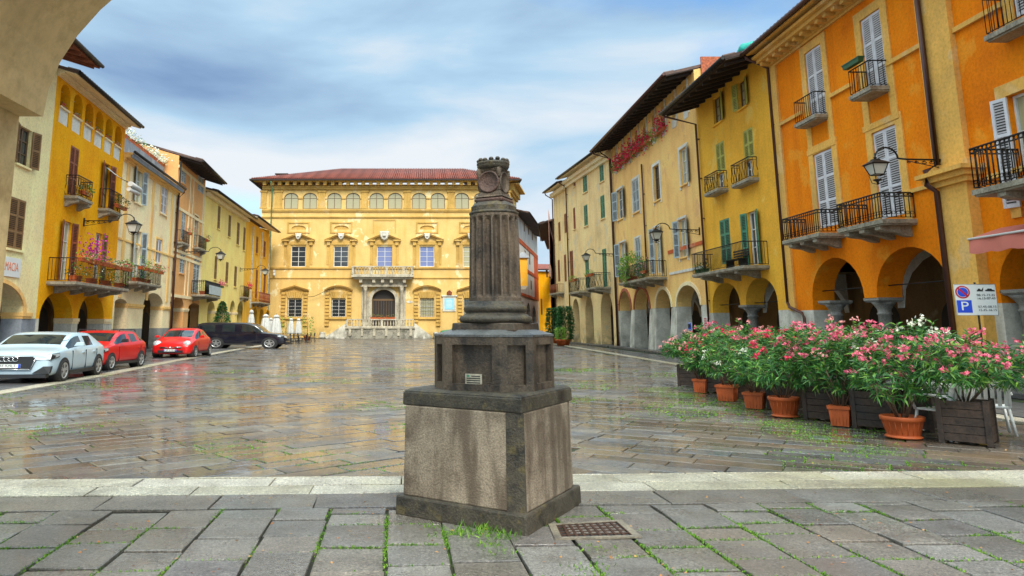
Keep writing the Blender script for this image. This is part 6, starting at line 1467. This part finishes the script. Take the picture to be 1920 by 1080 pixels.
    for sg in (-.25, .35): wp.tube([W(sg, ya+.06, za+.06), W(sg+.45, ya+(yb-ya)*.35, za+(zb-za)*.35+.06)], .008, 4)
    wp.build('wiper', M['trimblack'], k)
    return k
ST_SUV = lambda L_, w, H: [(.0, .30, w*.72, .60, w*.62, .66), (.06, .20, w*.90, .66, w*.80, .76), (.30, .18, w*.99, .80, w*.86, .88), (.95, .18, w, .94, w*.86, .99), (1.22, .18, w, .97, w*.84, 1.04), (1.95, .20, w, .99, w*.70, H-.02), (2.42, .20, w, 1.0, w*.70, H), (2.52, .20, w, 1.0, w*.70, H), (3.30, .20, w, 1.02, w*.68, H-.03), (3.42, .20, w, 1.03, w*.67, H-.05), (L_-.35, .24, w*.98, 1.04, w*.60, H-.22), (L_-.08, .30, w*.92, .98, w*.72, 1.06), (L_, .36, w*.80, .80, w*.66, .86)]
def ST_HATCH(L_, w, H, nose): return [(.0, .30, w*.80, nose-.14, w*.74, nose-.04), (.05, .20, w*.93, nose-.04, w*.86, nose+.05), (.28, .18, w*.99, nose+.04, w*.89, nose+.11), (.85, .18, w, nose+.11, w*.89, nose+.16), (1.08, .18, w, .95, w*.88, nose+.20), (1.72, .20, w, .95, w*.77, H-.02), (2.30, .20, w, .95, w*.78, H), (2.38, .20, w, .95, w*.78, H), (3.20, .20, w, .98, w*.75, H-.02), (3.30, .20, w, 1.0, w*.74, H-.03), (L_-.28, .24, w*.98, 1.02, w*.68, H-.16), (L_-.06, .30, w*.94, .98, w*.76, 1.08), (L_, .36, w*.84, .80, w*.72, .90)]
# white crossover
car('pearl white crossover parked nearest on the left below the deep yellow house', 'car', (-12.55, 22.15, 0), (-.075, 1, 0), (1, .05, 0), 1.40, 1.10, 4.19, 1.79, 1.50, ST_HATCH(4.19, .895, 1.50, .86), (.83, 3.43), .335, 'car_white', (5, 7), (4,), (10,), plate='FF 929LT', rings=True, front='hex', lamps=((.70, .2), (.60, .9)))
car('red hatchback with black roof rails parked behind the white crossover', 'car', (-13.42, 27.8, 0), (.05, 1, 0), (1, -.05, 0), 1.36, 1.0, 4.06, 1.73, 1.50, ST_HATCH(4.06, .865, 1.50, .82), (.78, 3.37), .31, 'car_red', (5, 7, 9), (4,), (10,), front='other', rails=True, lamps=((.68, .3), (.50, .85)))
ST_M = [(.0, .30, .50, .52, .44, .58), (.05, .20, .70, .60, .60, .70), (.22, .18, .80, .74, .70, .82), (.60, .18, .83, .88, .70, .94), (.88, .18, .83, .93, .70, 1.0), (1.62, .20, .83, .96, .60, 1.50), (2.05, .20, .83, .97, .61, 1.54), (2.14, .20, .83, .97, .61, 1.54), (2.85, .20, .83, .99, .58, 1.48), (2.95, .2, .83, 1.0, .57, 1.46), (3.38, .24, .80, 1.0, .52, 1.25), (3.62, .30, .74, .92, .60, 1.0), (3.70, .36, .62, .76, .52, .82)]
car('small rounded red city car parked in the middle of the row', 'car', (-13.6, 38.95, 0), (.015, 1, 0), (1, -.015, 0), 1.34, 1.02, 3.70, 1.66, 1.54, ST_M, (.72, 3.15), .30, 'car_red', (5, 7, 9), (4,), (10,), plate='CW 614KB', front='round', lamps=((.66, .3), (.6, .9)))
ST_D = [(.0, .40, .80, .72, .72, .80), (.08, .30, .92, .90, .84, .98), (.5, .26, .955, 1.05, .90, 1.10), (1.0, .26, .955, 1.10, .90, 1.15), (1.25, .26, .955, 1.12, .88, 1.20), (1.68, .26, .955, 1.12, .84, 1.86), (2.55, .26, .955, 1.10, .84, 1.89), (2.65, .26, .955, 1.10, .84, 1.89), (3.6, .26, .955, 1.10, .84, 1.90), (3.7, .26, .955, 1.10, .84, 1.90), (4.74, .28, .955, 1.12, .82, 1.89), (4.82, .30, .94, 1.12, .82, 1.74), (4.86, .36, .90, 1.0, .80, 1.08)]
car('midnight blue boxy off road car parked across the lane behind the red city car', 'car', (-10.35, 53.9+1.0, 0), (-1, .02, 0), (.02, 1, 0), 1.05, 1.37, 4.86, 1.91, 1.89, ST_D, (.88, 3.76), .38, 'car_blue', (5, 7, 9), (4,), (11,), front='other', lamps=((.78, .3), (.62, .92)))
ST_G = [(.0, .45, .55, .80, .50, .90), (.06, .36, .66, .95, .60, 1.02), (.6, .34, .70, 1.0, .64, 1.08), (.9, .34, .72, 1.05, .66, 1.12), (1.0, .34, .75, 1.08, .66, 1.18), (1.3, .34, .75, 1.10, .64, 1.66), (1.9, .34, .75, 1.10, .64, 1.70), (1.96, .34, .75, 1.10, .64, 1.70), (2.6, .34, .75, 1.10, .64, 1.70), (2.66, .34, .75, 1.10, .64, 1.70), (3.3, .34, .75, 1.10, .64, 1.68), (3.4, .36, .72, 1.0, .66, 1.5), (3.45, .4, .7, .95, .62, 1.1)]
car('old green utility vehicle half hidden behind the monument by the palace stair', 'utility vehicle', (1.65, 88.5, 0), (1, 0, 0), (0, 1, 0), 1.0, 1.3, 3.45, 1.5, 1.7, ST_G, (.6, 2.75), .36, 'car_green', (5, 7, 9), (4,), (11,), front='other', lamps=((.62, .3), (.5, .85)))

# ------------------------------------------------------------------ OLEANDERS IN POTS AND CRATES
def oleander(label, x, y, kind, w, h, top, rad, petal, leafy='leaf', tips=85, ff=.38, rz=0, group='potted oleanders fencing the terrace'):
    k = thing('potted_oleander', label, 'oleander', (x, y, 0), 0, group)
    ca, sa = math.cos(rz), math.sin(rz)
    def Q(a, b_, z): return (x+a*ca-b_*sa, y+a*sa+b_*ca, z)
    mb = MB()
    if kind == 'crate':
        n = 5
        for i in range(n):
            z0, z1 = .03+(h-.03)*i/n+.004, .03+(h-.03)*(i+1)/n-.004; e = rnd.uniform(-.004, .004)
            for (a0, a1, b0, b1) in ((-w/2+e, w/2+e, -w/2, -w/2+.03), (-w/2+e, w/2+e, w/2-.03, w/2), (-w/2, -w/2+.03, -w/2+.031, w/2-.031), (w/2-.03, w/2, -w/2+.031, w/2-.031)):
                mb.hexa([Q(a0, b0, z0), Q(a1, b0, z0), Q(a1, b1, z0), Q(a0, b1, z0), Q(a0, b0, z1), Q(a1, b0, z1), Q(a1, b1, z1), Q(a0, b1, z1)])
        for sx_ in (-1, 1):
            for sy_ in (-1, 1): c_ = (sx_*(w/2-.02), sy_*(w/2-.02)); mb.hexa([Q(c_[0]+a, c_[1]+b_, z) for z in (.0, h+.02) for a, b_ in ((-.035, -.035), (.035, -.035), (.035, .035), (-.035, .035))])
        mb.build('crate', M['wood'], k); so = MB(); so.face([Q(a, b_, h-.06) for a, b_ in ((-w/2+.03, -w/2+.03), (w/2-.03, -w/2+.03), (w/2-.03, w/2-.03), (-w/2+.03, w/2-.03))]); so.build('soil', M['soil'], k)
    elif kind == 'round':
        mb.lathe([(w*.40, 0), (w*.44, .012), (w*.43, .03), (w*.37, .035), (w*.38, .05), (w*.47, h-.07), (w*.51, h-.065), (w*.52, h-.01), (w*.50, h), (w*.455, h), (w*.44, h-.06), (.01, h-.06)], (x, y, 0), 28)
        for i in range(20):
            a = 2*math.pi*i/20; mb.tube([(x+w*.383*math.cos(a), y+w*.383*math.sin(a), .06), (x+w*.468*math.cos(a), y+w*.468*math.sin(a), h-.08)], .006, 4)
        mb.build('pot', M['terracotta'], k)
    else:
        mb.hexa([Q(a*w*.40, b_*w*.40, 0) for a, b_ in ((-1, -1), (1, -1), (1, 1), (-1, 1))]+[Q(a*w*.47, b_*w*.47, h-.055) for a, b_ in ((-1, -1), (1, -1), (1, 1), (-1, 1))])
        mb.hexa([Q(a*w*.52, b_*w*.52, h-.054) for a, b_ in ((-1, -1), (1, -1), (1, 1), (-1, 1))]+[Q(a*w*.53, b_*w*.53, h) for a, b_ in ((-1, -1), (1, -1), (1, 1), (-1, 1))])
        for sd in range(4):
            for j in range(5):
                t_ = -.75+1.5*j/4; a_, b_ = ((t_, -1), (1, t_), (t_, 1), (-1, t_))[sd]; mb.tube([Q(a_*w*.40, b_*w*.40, .02), Q(a_*w*.47, b_*w*.47, h-.06)], .006, 4)
        mb.build('pot', M['terracotta'], k)
    st = MB(); lf = MB(); fl = MB(); base = Vector((x, y, h-.05)); H_ = top-h
    mains = []
    for i in range(10):
        a = 2*math.pi*i/10+rnd.uniform(-.3, .3); r_ = rad*rnd.uniform(.35, .85); e = Vector((x+r_*math.cos(a), y+r_*math.sin(a), h+H_*rnd.uniform(.42, .62)))
        p0 = base+Vector((.06*math.cos(a), .06*math.sin(a), 0)); m_ = p0.lerp(e, .5)+Vector((0, 0, H_*.10)); st.tube([p0, m_, e], .013, 5, .6); mains.append((m_, e))
    for i in range(tips):
        while True:
            q = Vector((rnd.uniform(-1, 1), rnd.uniform(-1, 1), rnd.uniform(-.55, 1)))
            if .38 < q.length < 1: break
        t_ = Vector((x+q.x*rad, y+q.y*rad, h+H_*.50+q.z*H_*.50)); t_.z += rnd.uniform(-.08, .08)
        m_, e = min(mains, key=lambda me_: (me_[1]-t_).length); s0 = m_.lerp(e, rnd.uniform(.3, 1))
        if i % 2 == 0: st.tube([s0, s0.lerp(t_, .6)+Vector((0, 0, .03)), t_], .006, 4, .6)
        d0 = (t_-s0).normalized(); d0 = (d0+Vector((0, 0, .5))).normalized(); up = d0
        side = d0.orthogonal().normalized(); s2 = d0.cross(side)
        for j in range(15):
            f_ = rnd.uniform(0, 1); a = j*2.4; out = side*math.cos(a)+s2*math.sin(a)
            lf.leaf(t_-d0*f_*.24, out*rnd.uniform(.6, 1.2)+d0*rnd.uniform(.1, .9), rnd.uniform(.11, .19), rnd.uniform(.022, .034))
        if rnd.random() < ff*.95 and q.z > -.15:
            c_ = t_+d0*.05
            for j in range(rnd.randint(6, 14)):
                p_ = c_+Vector((rnd.gauss(0, .042), rnd.gauss(0, .042), rnd.gauss(0, .026))); a = Vector((rnd.uniform(-1, 1), rnd.uniform(-1, 1), rnd.uniform(0, 1))).normalized(); xx = a.orthogonal().normalized(); yy = a.cross(xx)
                for f5 in range(5):
                    an = f5*1.2566; dd = xx*math.cos(an)+yy*math.sin(an); d2 = xx*math.cos(an+.63)+yy*math.sin(an+.63); d1 = xx*math.cos(an-.63)+yy*math.sin(an-.63)
                    fl.face([p_, p_+d1*.018+a*.006, p_+dd*.032+a*.002, p_+d2*.018+a*.006])
    st.build('stems', M['bark'], k); lf.build('leaves', M[leafy], k)
    if fl.v: fl.build('blossoms', M[petal], k)
    return k
def G(u, v): q = gnd(u, v); return q.x, q.y
crates = [((1836, 835), .76, .62, 1.62, .95, 'f_pink', .40, 'oleander in the nearest dark wooden crate, right end of the planter row'),
          ((1632, 806), .70, .62, 1.76, .85, 'f_pink', .42, 'pink oleander in a worn plank crate between two terracotta pots'),
          ((1538, 790), .72, .62, 1.78, .85, 'f_pink', .36, 'pink oleander in a dark plank crate right of the mid row round pot'),
          ((1462, 770), .70, .60, 1.62, .85, 'f_red', .30, 'crimson oleander in the crate behind the mid row round pot'),
          ((1398, 750), .70, .60, 1.60, .85, 'f_pink', .28, 'bright green oleander crate behind the second rectangular pot'),
          ((1340, 738), .72, .60, 1.62, .85, 'f_red', .22, 'sparse flowered oleander crate third from the far left end'),
          ((1287, 726), .74, .60, 1.50, .85, 'f_rose', .28, 'salmon flowered oleander in the crate at the far left end of the row')]
for (p_, w_, h_, tp, rd_, pt, ff, lb) in crates:
    x_, y_ = G(*p_); w_ *= .82; oleander(lb, x_+(.30 if p_[0] < 1800 else .08), y_+.3, 'crate', w_, h_, tp, rd_, pt, tips=170, ff=ff, rz=R(-46+rnd.uniform(-4, 4)))
pots = [((1703, 822), 'round', .60, .33, 1.45, .72, 'f_pink', 'dark_stem oleander in the nearest round terracotta pot'.replace('dark_stem', 'open branched')), ((1584, 799), 'rect', .34, .34, 1.5, .55, 'f_rose', 'salmon oleander in the half hidden terracotta pot between two crates'),
        ((1477, 782), 'round', .56, .37, 1.38, .78, 'f_red', 'wide green oleander in the round terracotta pot at mid row'), ((1421, 766), 'rect', .40, .33, 1.25, .6, 'f_white', 'green oleander in the third rectangular terracotta pot from the left'),
        ((1368, 752), 'rect', .42, .36, 1.3, .62, 'f_white', 'pale flowered oleander in the second rectangular terracotta pot from the left'), ((1318, 736), 'rect', .34, .34, 1.2, .5, 'f_rose', 'small oleander in the first terracotta pot from the left')]
for (p_, kd, w_, h_, tp, rd_, pt, lb) in pots:
    x_, y_ = G(*p_); oleander(lb, x_, y_+.1, kd, w_, h_, tp, rd_, pt, tips=95 if kd == 'round' else 80, ff=.10 if p_[0] != 1703 else .3, rz=R(-38))
backs = [(9.4, 10.6, 1.62, 'f_pink', 'oleander at the right picture edge behind the nearest crate'), (8.3, 12.8, 1.86, 'f_white', 'tall white oleander behind the nearest round pot'), (8.6, 15.2, 1.84, 'f_rose', 'salmon oleander of the second row, next to the tall white one'),
         (8.6, 17.4, 1.86, 'f_red', 'dark green oleander in the second row with few crimson blooms'), (8.7, 20.0, 1.84, 'f_rose', 'tall oleander in the second row before the golden yellow house'), (8.9, 22.5, 1.8, 'f_pink', 'farthest oleander of the second row'), (10.6, 12.0, 1.6, 'f_pink', 'oleander beside the white chairs at the right picture edge')]
for (x_, y_, tp, pt, lb) in backs: oleander(lb, x_, y_, 'crate', .7, .6, tp, .9, pt, tips=120, ff=.35, leafy='leaf', rz=R(-40))

# white plastic chairs and table of the terrace
def plastic_chair(label, x, y, rz):
    k = thing('plastic_chair', label, 'chair', (x, y, 0), 0, 'white plastic terrace chairs'); ca, sa = math.cos(rz), math.sin(rz); KX = 1.15
    def Q(a, b_, z): a, b_ = a*KX, b_*KX; return Vector((x+a*ca-b_*sa, y+a*sa+b_*ca, z))
    def bx(mb, a0, a1, b0, b1, z0, z1, t=0): mb.hexa([Q(a0, b0, z0), Q(a1, b0, z0), Q(a1, b1, z0), Q(a0, b1, z0), Q(a0, b0+t, z1), Q(a1, b0+t, z1), Q(a1, b1+t, z1), Q(a0, b1+t, z1)])
    mb = MB(); bx(mb, -.23, .23, -.22, .22, .42, .45); mb.build('seat', M['white'], k, bevel=.012)
    mb = MB()
    for i in range(6): a = -.19+.076*i; bx(mb, a-.022, a+.022, .20, .225, .46, .80, .10)
    bx(mb, -.24, .24, .30, .33, .79, .86, .02); bx(mb, -.24, -.215, .20, .225, .44, .80, .10); bx(mb, .215, .24, .20, .225, .44, .80, .10); mb.build('backrest', M['white'], k)
    for sg in (-1, 1):
        mb = MB(); mb.tube([Q(sg*.24, -.20, .43), Q(sg*.26, -.24, .64), Q(sg*.26, .0, .67), Q(sg*.25, .26, .66)], .022, 6); mb.build('armrest', M['white'], k)
        for b_ in (-.2, .2): mb = MB(); mb.tube([Q(sg*.21, b_, .42), Q(sg*.25, b_*1.25, .0)], .024, 6); mb.build('leg', M['white'], k)
plastic_chair('white plastic chair seen between the round pot and the nearest crate', 8.1, 11.7, R(200)); plastic_chair('white plastic chair behind the nearest crate', 9.2, 12.2, R(150)); plastic_chair('white plastic chair at the right picture edge beside the crate', 9.3, 13.4, R(120)); plastic_chair('farther white plastic chair inside the oleander fence', 9.9, 15.0, R(20))
k = thing('plastic_table', 'round white plastic table among the terrace chairs', 'table', (8.6, 12.9, 0)); q = MB(); q.lathe([(.50, .70), (.52, .71), (.52, .735), (.50, .74)], (8.6, 12.9, 0), 28); q.build('table_top', M['white'], k)
for a in range(4): q = MB(); q.tube([(8.6+.35*math.cos(a*1.57), 12.9+.35*math.sin(a*1.57), .70), (8.6+.42*math.cos(a*1.57), 12.9+.42*math.sin(a*1.57), 0)], .025, 6); q.build('leg', M['white'], k)

# ------------------------------------------------------------------ SIGNS
p0 = atY(1830, 562, 17.6); k = thing('parking_sign', 'white street sign with no parking disc and blue P square', 'road sign', (p0.x, 17.6, 0))
rz = R(-12); ax = Vector((math.cos(rz), math.sin(rz), 0)); ny = Vector((math.sin(rz), -math.cos(rz), 0)); Zv = Vector((0, 0, 1)); w_, h_ = .445, .375
q = MB(); q.tube([(p0.x+.06, 17.66, 0), (p0.x+.06, 17.66, p0.z+h_+.05)], .022, 8); q.build('post', M['iron'], k)
def S(a, z, o): return p0+ax*a+Zv*z+ny*o
q = MB(); q.hexa([S(-w_, -h_, 0), S(w_, -h_, 0), S(w_, -h_, -.02), S(-w_, -h_, -.02), S(-w_, h_, 0), S(w_, h_, 0), S(w_, h_, -.02), S(-w_, h_, -.02)]); bd_ = q.build('board', M['signwhite'], k, bevel=.008)
q = MB(); 
for a_, z_, c_, d_ in ((-w_, -h_, w_, -h_), (w_, -h_, w_, h_), (w_, h_, -w_, h_), (-w_, h_, -w_, -h_)): q.tube([S(a_*.985, z_*.985, .003), S(c_*.985, d_*.985, .003)], .006, 4)
q.build('rim', M['rim'], bd_)
def disc2(mb, a, z, r, o, t=.003, n=32, kx=1.0): mb.prism([S(a+r*kx*math.cos(x), z+r*math.sin(x), o) for x in [2*math.pi*i/n for i in range(n)]], [S(a+r*kx*math.cos(x), z+r*math.sin(x), o+t) for x in [2*math.pi*i/n for i in range(n)]])
q = MB(); disc2(q, -.27, .185, .155, .001, kx=1.03); q.build('red_disc', M['signred'], bd_); q = MB(); disc2(q, -.27, .185, .120, .005, kx=1.03); q.build('pale_ring', M['f_white'] if False else M['signwhite'], bd_); q = MB(); disc2(q, -.27, .185, .110, .009, kx=1.03); q.build('blue_disc', M['signblue'], bd_)
q = MB(); dg = Vector((ax*.7071-Zv*.7071)); dn = Vector((ax*.7071+Zv*.7071)); c_ = S(-.27, .185, .0135)
q.face([c_-dg*.135-dn*.022, c_+dg*.135-dn*.022, c_+dg*.135+dn*.022, c_-dg*.135+dn*.022]); q.build('red_bar', M['signred'], bd_)
q = MB(); q.prism([S(a, z, .001) for a, z in ((-.42, -.31), (-.10, -.31), (-.10, -.01), (-.42, -.01))], [S(a, z, .004) for a, z in ((-.42, -.31), (-.10, -.31), (-.10, -.01), (-.42, -.01))]); q.build('blue_square', M['signblue'], bd_)
def sign_text(tx, size, a, z, mt, kx=1.1): text_mesh('lettering', tx, size, mt, bd_, frame_matrix(S(a, z, .006)-k.location, ax, Zv), .001, kx)
sign_text('P', .30, -.26, -.16, M['signwhite'], 1.2)
for tx, z_ in (('08.15-15.45', .11), ('16.15-07.45', .03), ('07.45-08.15', -.17), ('15.45-16.15', -.25)): sign_text(tx, .072, .22, z_, M['black'], 1.15)
q = MB()   # tow truck pictogram
def pz(pts): q.prism([S(a, z, .001) for a, z in pts], [S(a, z, .004) for a, z in pts])
pz([(.04, .20), (.17, .20), (.17, .235), (.13, .235), (.11, .265), (.07, .265), (.06, .235), (.04, .235)]); pz([(.14, .236), (.185, .30), (.18, .236)]); pz([(.22, .205), (.42, .195), (.42, .23), (.38, .235), (.35, .265), (.28, .268), (.25, .24), (.22, .235)])
q.build('tow_pictogram', M['black'], bd_)
def small_sign(F, u0, u1, vt, vb, label, blue=True, o=-.0, name='wall_sign'):
    s0, s1, z0, z1 = F.rect(u0, u1, vt, vb, o); k = thing(name, label, 'sign', F.P((s0+s1)/2, z0, o)); q = MB(); F.box(q, s0, s1, z0, z1, o+.002, o+.03); bd = q.build('board', M['signwhite'], k)
    q = MB(); c_ = ((s0+s1)/2, (z0+z1)/2); ws_, hs_ = (s1-s0), (z1-z0)
    if blue:
        F.box(q, s0+ws_*.06, s1-ws_*.06, z0+hs_*.05, z1-hs_*.05, o+.031, o+.034); q.build('blue_field', M['signblue'], bd); q = MB()
        q.prism([F.P(c_[0]+ws_*.34*math.cos(t), c_[1]+hs_*.05+hs_*.24*math.sin(t), o+.035) for t in [math.pi*i/8 for i in range(16)]], [F.P(c_[0]+ws_*.34*math.cos(t), c_[1]+hs_*.05+hs_*.24*math.sin(t), o+.038) for t in [math.pi*i/8 for i in range(16)]]); q.build('dark_disc', M['black'], bd)
        q = MB(); F.box(q, s0+ws_*.15, s1-ws_*.15, z0+hs_*.10, z0+hs_*.15, o+.035, o+.037); F.box(q, s0+ws_*.15, s1-ws_*.15, z1-hs_*.16, z1-hs_*.11, o+.035, o+.037); q.build('lettering', M['signwhite'], bd)
    else:
        for i in range(7): F.box(q, s0+ws_*.2, s1-ws_*.2, z0+hs_*(.06+.13*i), z0+hs_*(.06+.13*i+.085), o+.031, o+.034)
        q.build('lettering', M['signred'], bd)
small_sign(FR4, 1286, 1298, 604, 620, 'small blue notice on the whitewashed wall in the right apricot arch', True, -.6)
small_sign(FR5, 1128, 1139, 600, 619, 'small blue notice inside the right arch of the sand coloured house', True, -.6)
small_sign(FR3, 1320, 1328, 594, 619, 'narrow white sign with red vertical lettering on the golden yellow house pier', False, .01)

# ------------------------------------------------------------------ PLANTS AND CAFE AT THE FAR END
def tall_bush(label, x, y, h, r, pot=True, n=1500, leafy='leaf_dark', cat='bush', z0=.45, cone=False, name='potted_bush'):
    k = thing(name, label, cat, (x, y, 0), 0); q = MB()
    q.lathe([(.30, 0), (.40, .42), (.44, .43), (.44, .5), (.36, .5), (.3, .46)], (x, y, 0), 16); q.build('pot', M['terracotta'], k)
    q = MB(); q.tube([(x, y, .4), (x+.03, y, h*.8)], .05, 6, .4); q.build('stem', M['bark'], k)
    q = MB()
    for i in range(n):
        t = rnd.random()**(1.4 if cone else .9); z = z0+(h-z0)*t; rr = r*((1-t)**.7 if cone else (.90+.14*math.sin(t*5+x)))*math.sqrt(rnd.uniform(.05, 1)); a = rnd.uniform(0, 6.283)
        q.leaf(Vector((x+rr*math.cos(a), y+rr*math.sin(a), z)), Vector((math.cos(a), math.sin(a), rnd.uniform(-.5, .9))), rnd.uniform(.12, .26), rnd.uniform(.06, .11))
    q.build('leaves', M[leafy], k)
p_ = atY(1037, 620, 69); tall_bush('dark green potted climber at the mouth of the street, left of the pair', p_.x, 69, 3.3, .62, n=2600)
p_ = atY(1060, 620, 63); tall_bush('taller dark green potted climber against the sand coloured house', p_.x, 63, 3.3, .68, n=2900)
p_ = atY(1051, 636, 61.5); tall_bush('small bright green bush at the foot of the dark green climbers', p_.x, 61.5, 1.5, .4, n=400, leafy='leaf_light')
p_ = atY(416, 600, 60); tall_bush('cone shaped potted conifer in front of the lemon yellow arches', p_.x, 60, 3.6, 1.0, n=2200, cone=True, name='potted_conifer', cat='conifer')
def parasol(label, u, Y, top=2.85, r=.55, mat='cloth'):
    x = (u-800)/FPX*Y*1.0; x = atY(u, 600, Y).x; k = thing('closed_parasol', label, 'parasol', (x, Y, 0), 0, 'closed white parasols of the far cafe'); q = MB(); rows = []
    for z, rr in ((top*.30, r*.95), (top*.38, r*1.0), (top*.55, r*.86), (top*.72, r*.72), (top*.86, r*.52), (top*.90, r*.36), (top*.905, r*.58), (top*.96, r*.42), (top, .03)):
        rows.append([(x+rr*(1+.16*math.sin(8*t))*math.cos(t), Y+rr*(1+.16*math.sin(8*t))*math.sin(t), z) for t in [2*math.pi*i/40 for i in range(40)]])
    q.grid(rows); q.build('canopy', M[mat], k); q = MB(); q.tube([(x, Y, 0), (x, Y, top+.08)], .035, 8); q.box(x-.3, x+.3, Y-.3, Y+.3, 0, .08); q.build('pole', M['iron'], k)
for i, (u, Y, tp, rr) in enumerate(((471, 62, 3.0, .32), (498, 66, 2.7, .46), (508, 70, 2.4, .30), (518, 67, 2.65, .48), (546, 78, 2.45, .34), (560, 78, 2.4, .34))): parasol(ORD[i]+' closed white parasol from the left at the far cafe', u, Y, tp, rr)
def bistro(label, u, Y, tab=False):
    x = atY(u, 640, Y).x; KX = 1.3
    if tab:
        k = thing('bistro_table', label, 'table', (x, Y, 0), 0, 'dark bistro tables of the far cafe'); q = MB(); q.lathe([(.45*KX, .72), (.46*KX, .75)], (x, Y, 0), 16); q.build('table_top', M['trimblack'], k); q = MB(); q.lathe([(.25, 0), (.04, .05), (.04, .72)], (x, Y, 0), 10); q.build('pedestal', M['trimblack'], k); return
    k = thing('bistro_chair', label, 'chair', (x, Y, 0), 0, 'dark bistro chairs of the far cafe'); q = MB(); q.box(x-.28, x+.28, Y-.22, Y+.22, .43, .47); q.build('seat', M['trimblack'], k)
    q = MB(); sg = 1 if rnd.random() < .5 else -1; q.box(x+sg*.26-.03, x+sg*.26+.03, Y-.2, Y+.2, .55, .92); q.build('backrest', M['trimblack'], k)
    for a in (-1, 1):
        for c_ in (-1, 1): q = MB(); q.tube([(x+a*.25, Y+c_*.19, .43), (x+a*.29, Y+c_*.22, 0)], .022, 5); q.build('leg', M['trimblack'], k)
for i, (u, Y) in enumerate(((541, 66), (549, 69), (556, 66), (563, 72), (571, 70), (578, 75), (585, 74), (536, 70))): bistro(ORD[i]+' dark bistro chair at the far cafe beyond the off road car', u, Y)
for i, (u, Y) in enumerate(((545, 68), (560, 69), (574, 73))): bistro(ORD[i]+' small dark bistro table from the left at the far cafe', u, Y, True)
for i, u in enumerate((536, 576)): p_ = atY(u, 620, 82); tall_bush(('left' if i == 0 else 'right')+' leafy green bush before the palace wall at the cafe', p_.x, 82, 2.6, .8, n=260, leafy='leaf_light')

# ------------------------------------------------------------------ MOSS, GRASS, LEAVES
nz = lambda x, y, s: math.sin(x*s+1.3*math.sin(y*s*.7))*math.cos(y*s*1.1+math.sin(x*s*.6))
q = MB()
for (a, c) in JOINTS['near']:
    L_ = math.hypot(a[0]-c[0], a[1]-c[1])
    if not (4 < (a[1]+c[1])/2 < 8.2): continue
    for i in range(int(L_*240)):
        t = rnd.random(); x, y = a[0]+(c[0]-a[0])*t, a[1]+(c[1]-a[1])*t
        if nz(x, y, 2.3)+rnd.gauss(0, .25) < .12: continue
        q.leaf(Vector((x+rnd.gauss(0, .012), y+rnd.gauss(0, .012), -.012)), Vector((rnd.uniform(-1, 1), rnd.uniform(-1, 1), rnd.uniform(.5, 1.6))), rnd.uniform(.014, .042), rnd.uniform(.006, .012))
for (a, c) in JOINTS['far']:
    ym = (a[1]+c[1])/2; xm = (a[0]+c[0])/2
    if not (8.5 < ym < 30): continue
    L_ = math.hypot(a[0]-c[0], a[1]-c[1]); 
    for i in range(int(L_*(70 if ym < 18 else 24))):
        t = rnd.random(); x, y = a[0]+(c[0]-a[0])*t, a[1]+(c[1]-a[1])*t
        edge = .5 if (x > 4.6 and y > 9.3) else 0
        if nz(x, y, .9)+rnd.gauss(0, .22)+edge < .62: continue
        k5 = 1+y/18; q.leaf(Vector((x+rnd.gauss(0, .012), y+rnd.gauss(0, .012), -.016)), Vector((rnd.uniform(-1, 1), rnd.uniform(-1, 1), rnd.uniform(.4, 1.2))), rnd.uniform(.010, .024)*k5, rnd.uniform(.006, .010)*k5)
for i in range(10000):   # moss mat in front of the planters
    y = rnd.uniform(10.2, 21); x = 6.35+rnd.gauss(0, .38)+.02*(y-14)
    if nz(x, y, 2.1)+rnd.gauss(0, .3) < .1: continue
    q.leaf(Vector((x, y, -.005)), Vector((rnd.uniform(-1, 1), rnd.uniform(-1, 1), rnd.uniform(.1, .5))), rnd.uniform(.012, .032), rnd.uniform(.007, .014))
o = q.build('joint_moss', M['moss']); tag(o, 'bright green moss and small weeds growing in the paving joints', 'moss'); o['kind'] = 'stuff'
q = MB()
for (cx_, cy_, sp_, n_, hh) in ((.42, 6.52, .13, 110, .14), (.62, 6.36, .10, 70, .12), (.50, 6.15, .08, 60, .09), (.15, 6.45, .08, 50, .08), (.05, 6.70, .05, 20, .07), (.60, 5.95, .06, 40, .08), (1.35, 6.1, .1, 40, .06), (1.2, 5.6, .1, 60, .06)):
    for i in range(n_):
        q.leaf(Vector((cx_+rnd.gauss(0, sp_), cy_+rnd.gauss(0, sp_*.6), -.01)), Vector((rnd.uniform(-1, 1), rnd.uniform(-1, 1), rnd.uniform(.3, 1.8))), rnd.uniform(.4, 1)*hh, rnd.uniform(.006, .012))
o = q.build('grass_tufts', M['moss']); tag(o, 'tufts of grass growing at the foot of the monument', 'grass'); o['kind'] = 'stuff'
q = MB()
for i in range(420):
    if i < 300: x, y = rnd.uniform(-3, 5.5), rnd.uniform(4.9, 8)
    else: x, y = 6.2+rnd.gauss(0, 1.0), rnd.uniform(8.6, 16)
    if i < 300 and nz(x+4, y, 1.7) < 0 and rnd.random() < .75: continue
    q.leaf(Vector((x, y, .008)), Vector((rnd.uniform(-1, 1), rnd.uniform(-1, 1), .05)), rnd.uniform(.015, .045), rnd.uniform(.01, .022))
o = q.build('fallen_leaves', M['deadleaf']); tag(o, 'scattered brown and orange fallen leaves and petals on the wet slabs', 'fallen leaves'); o['kind'] = 'stuff'
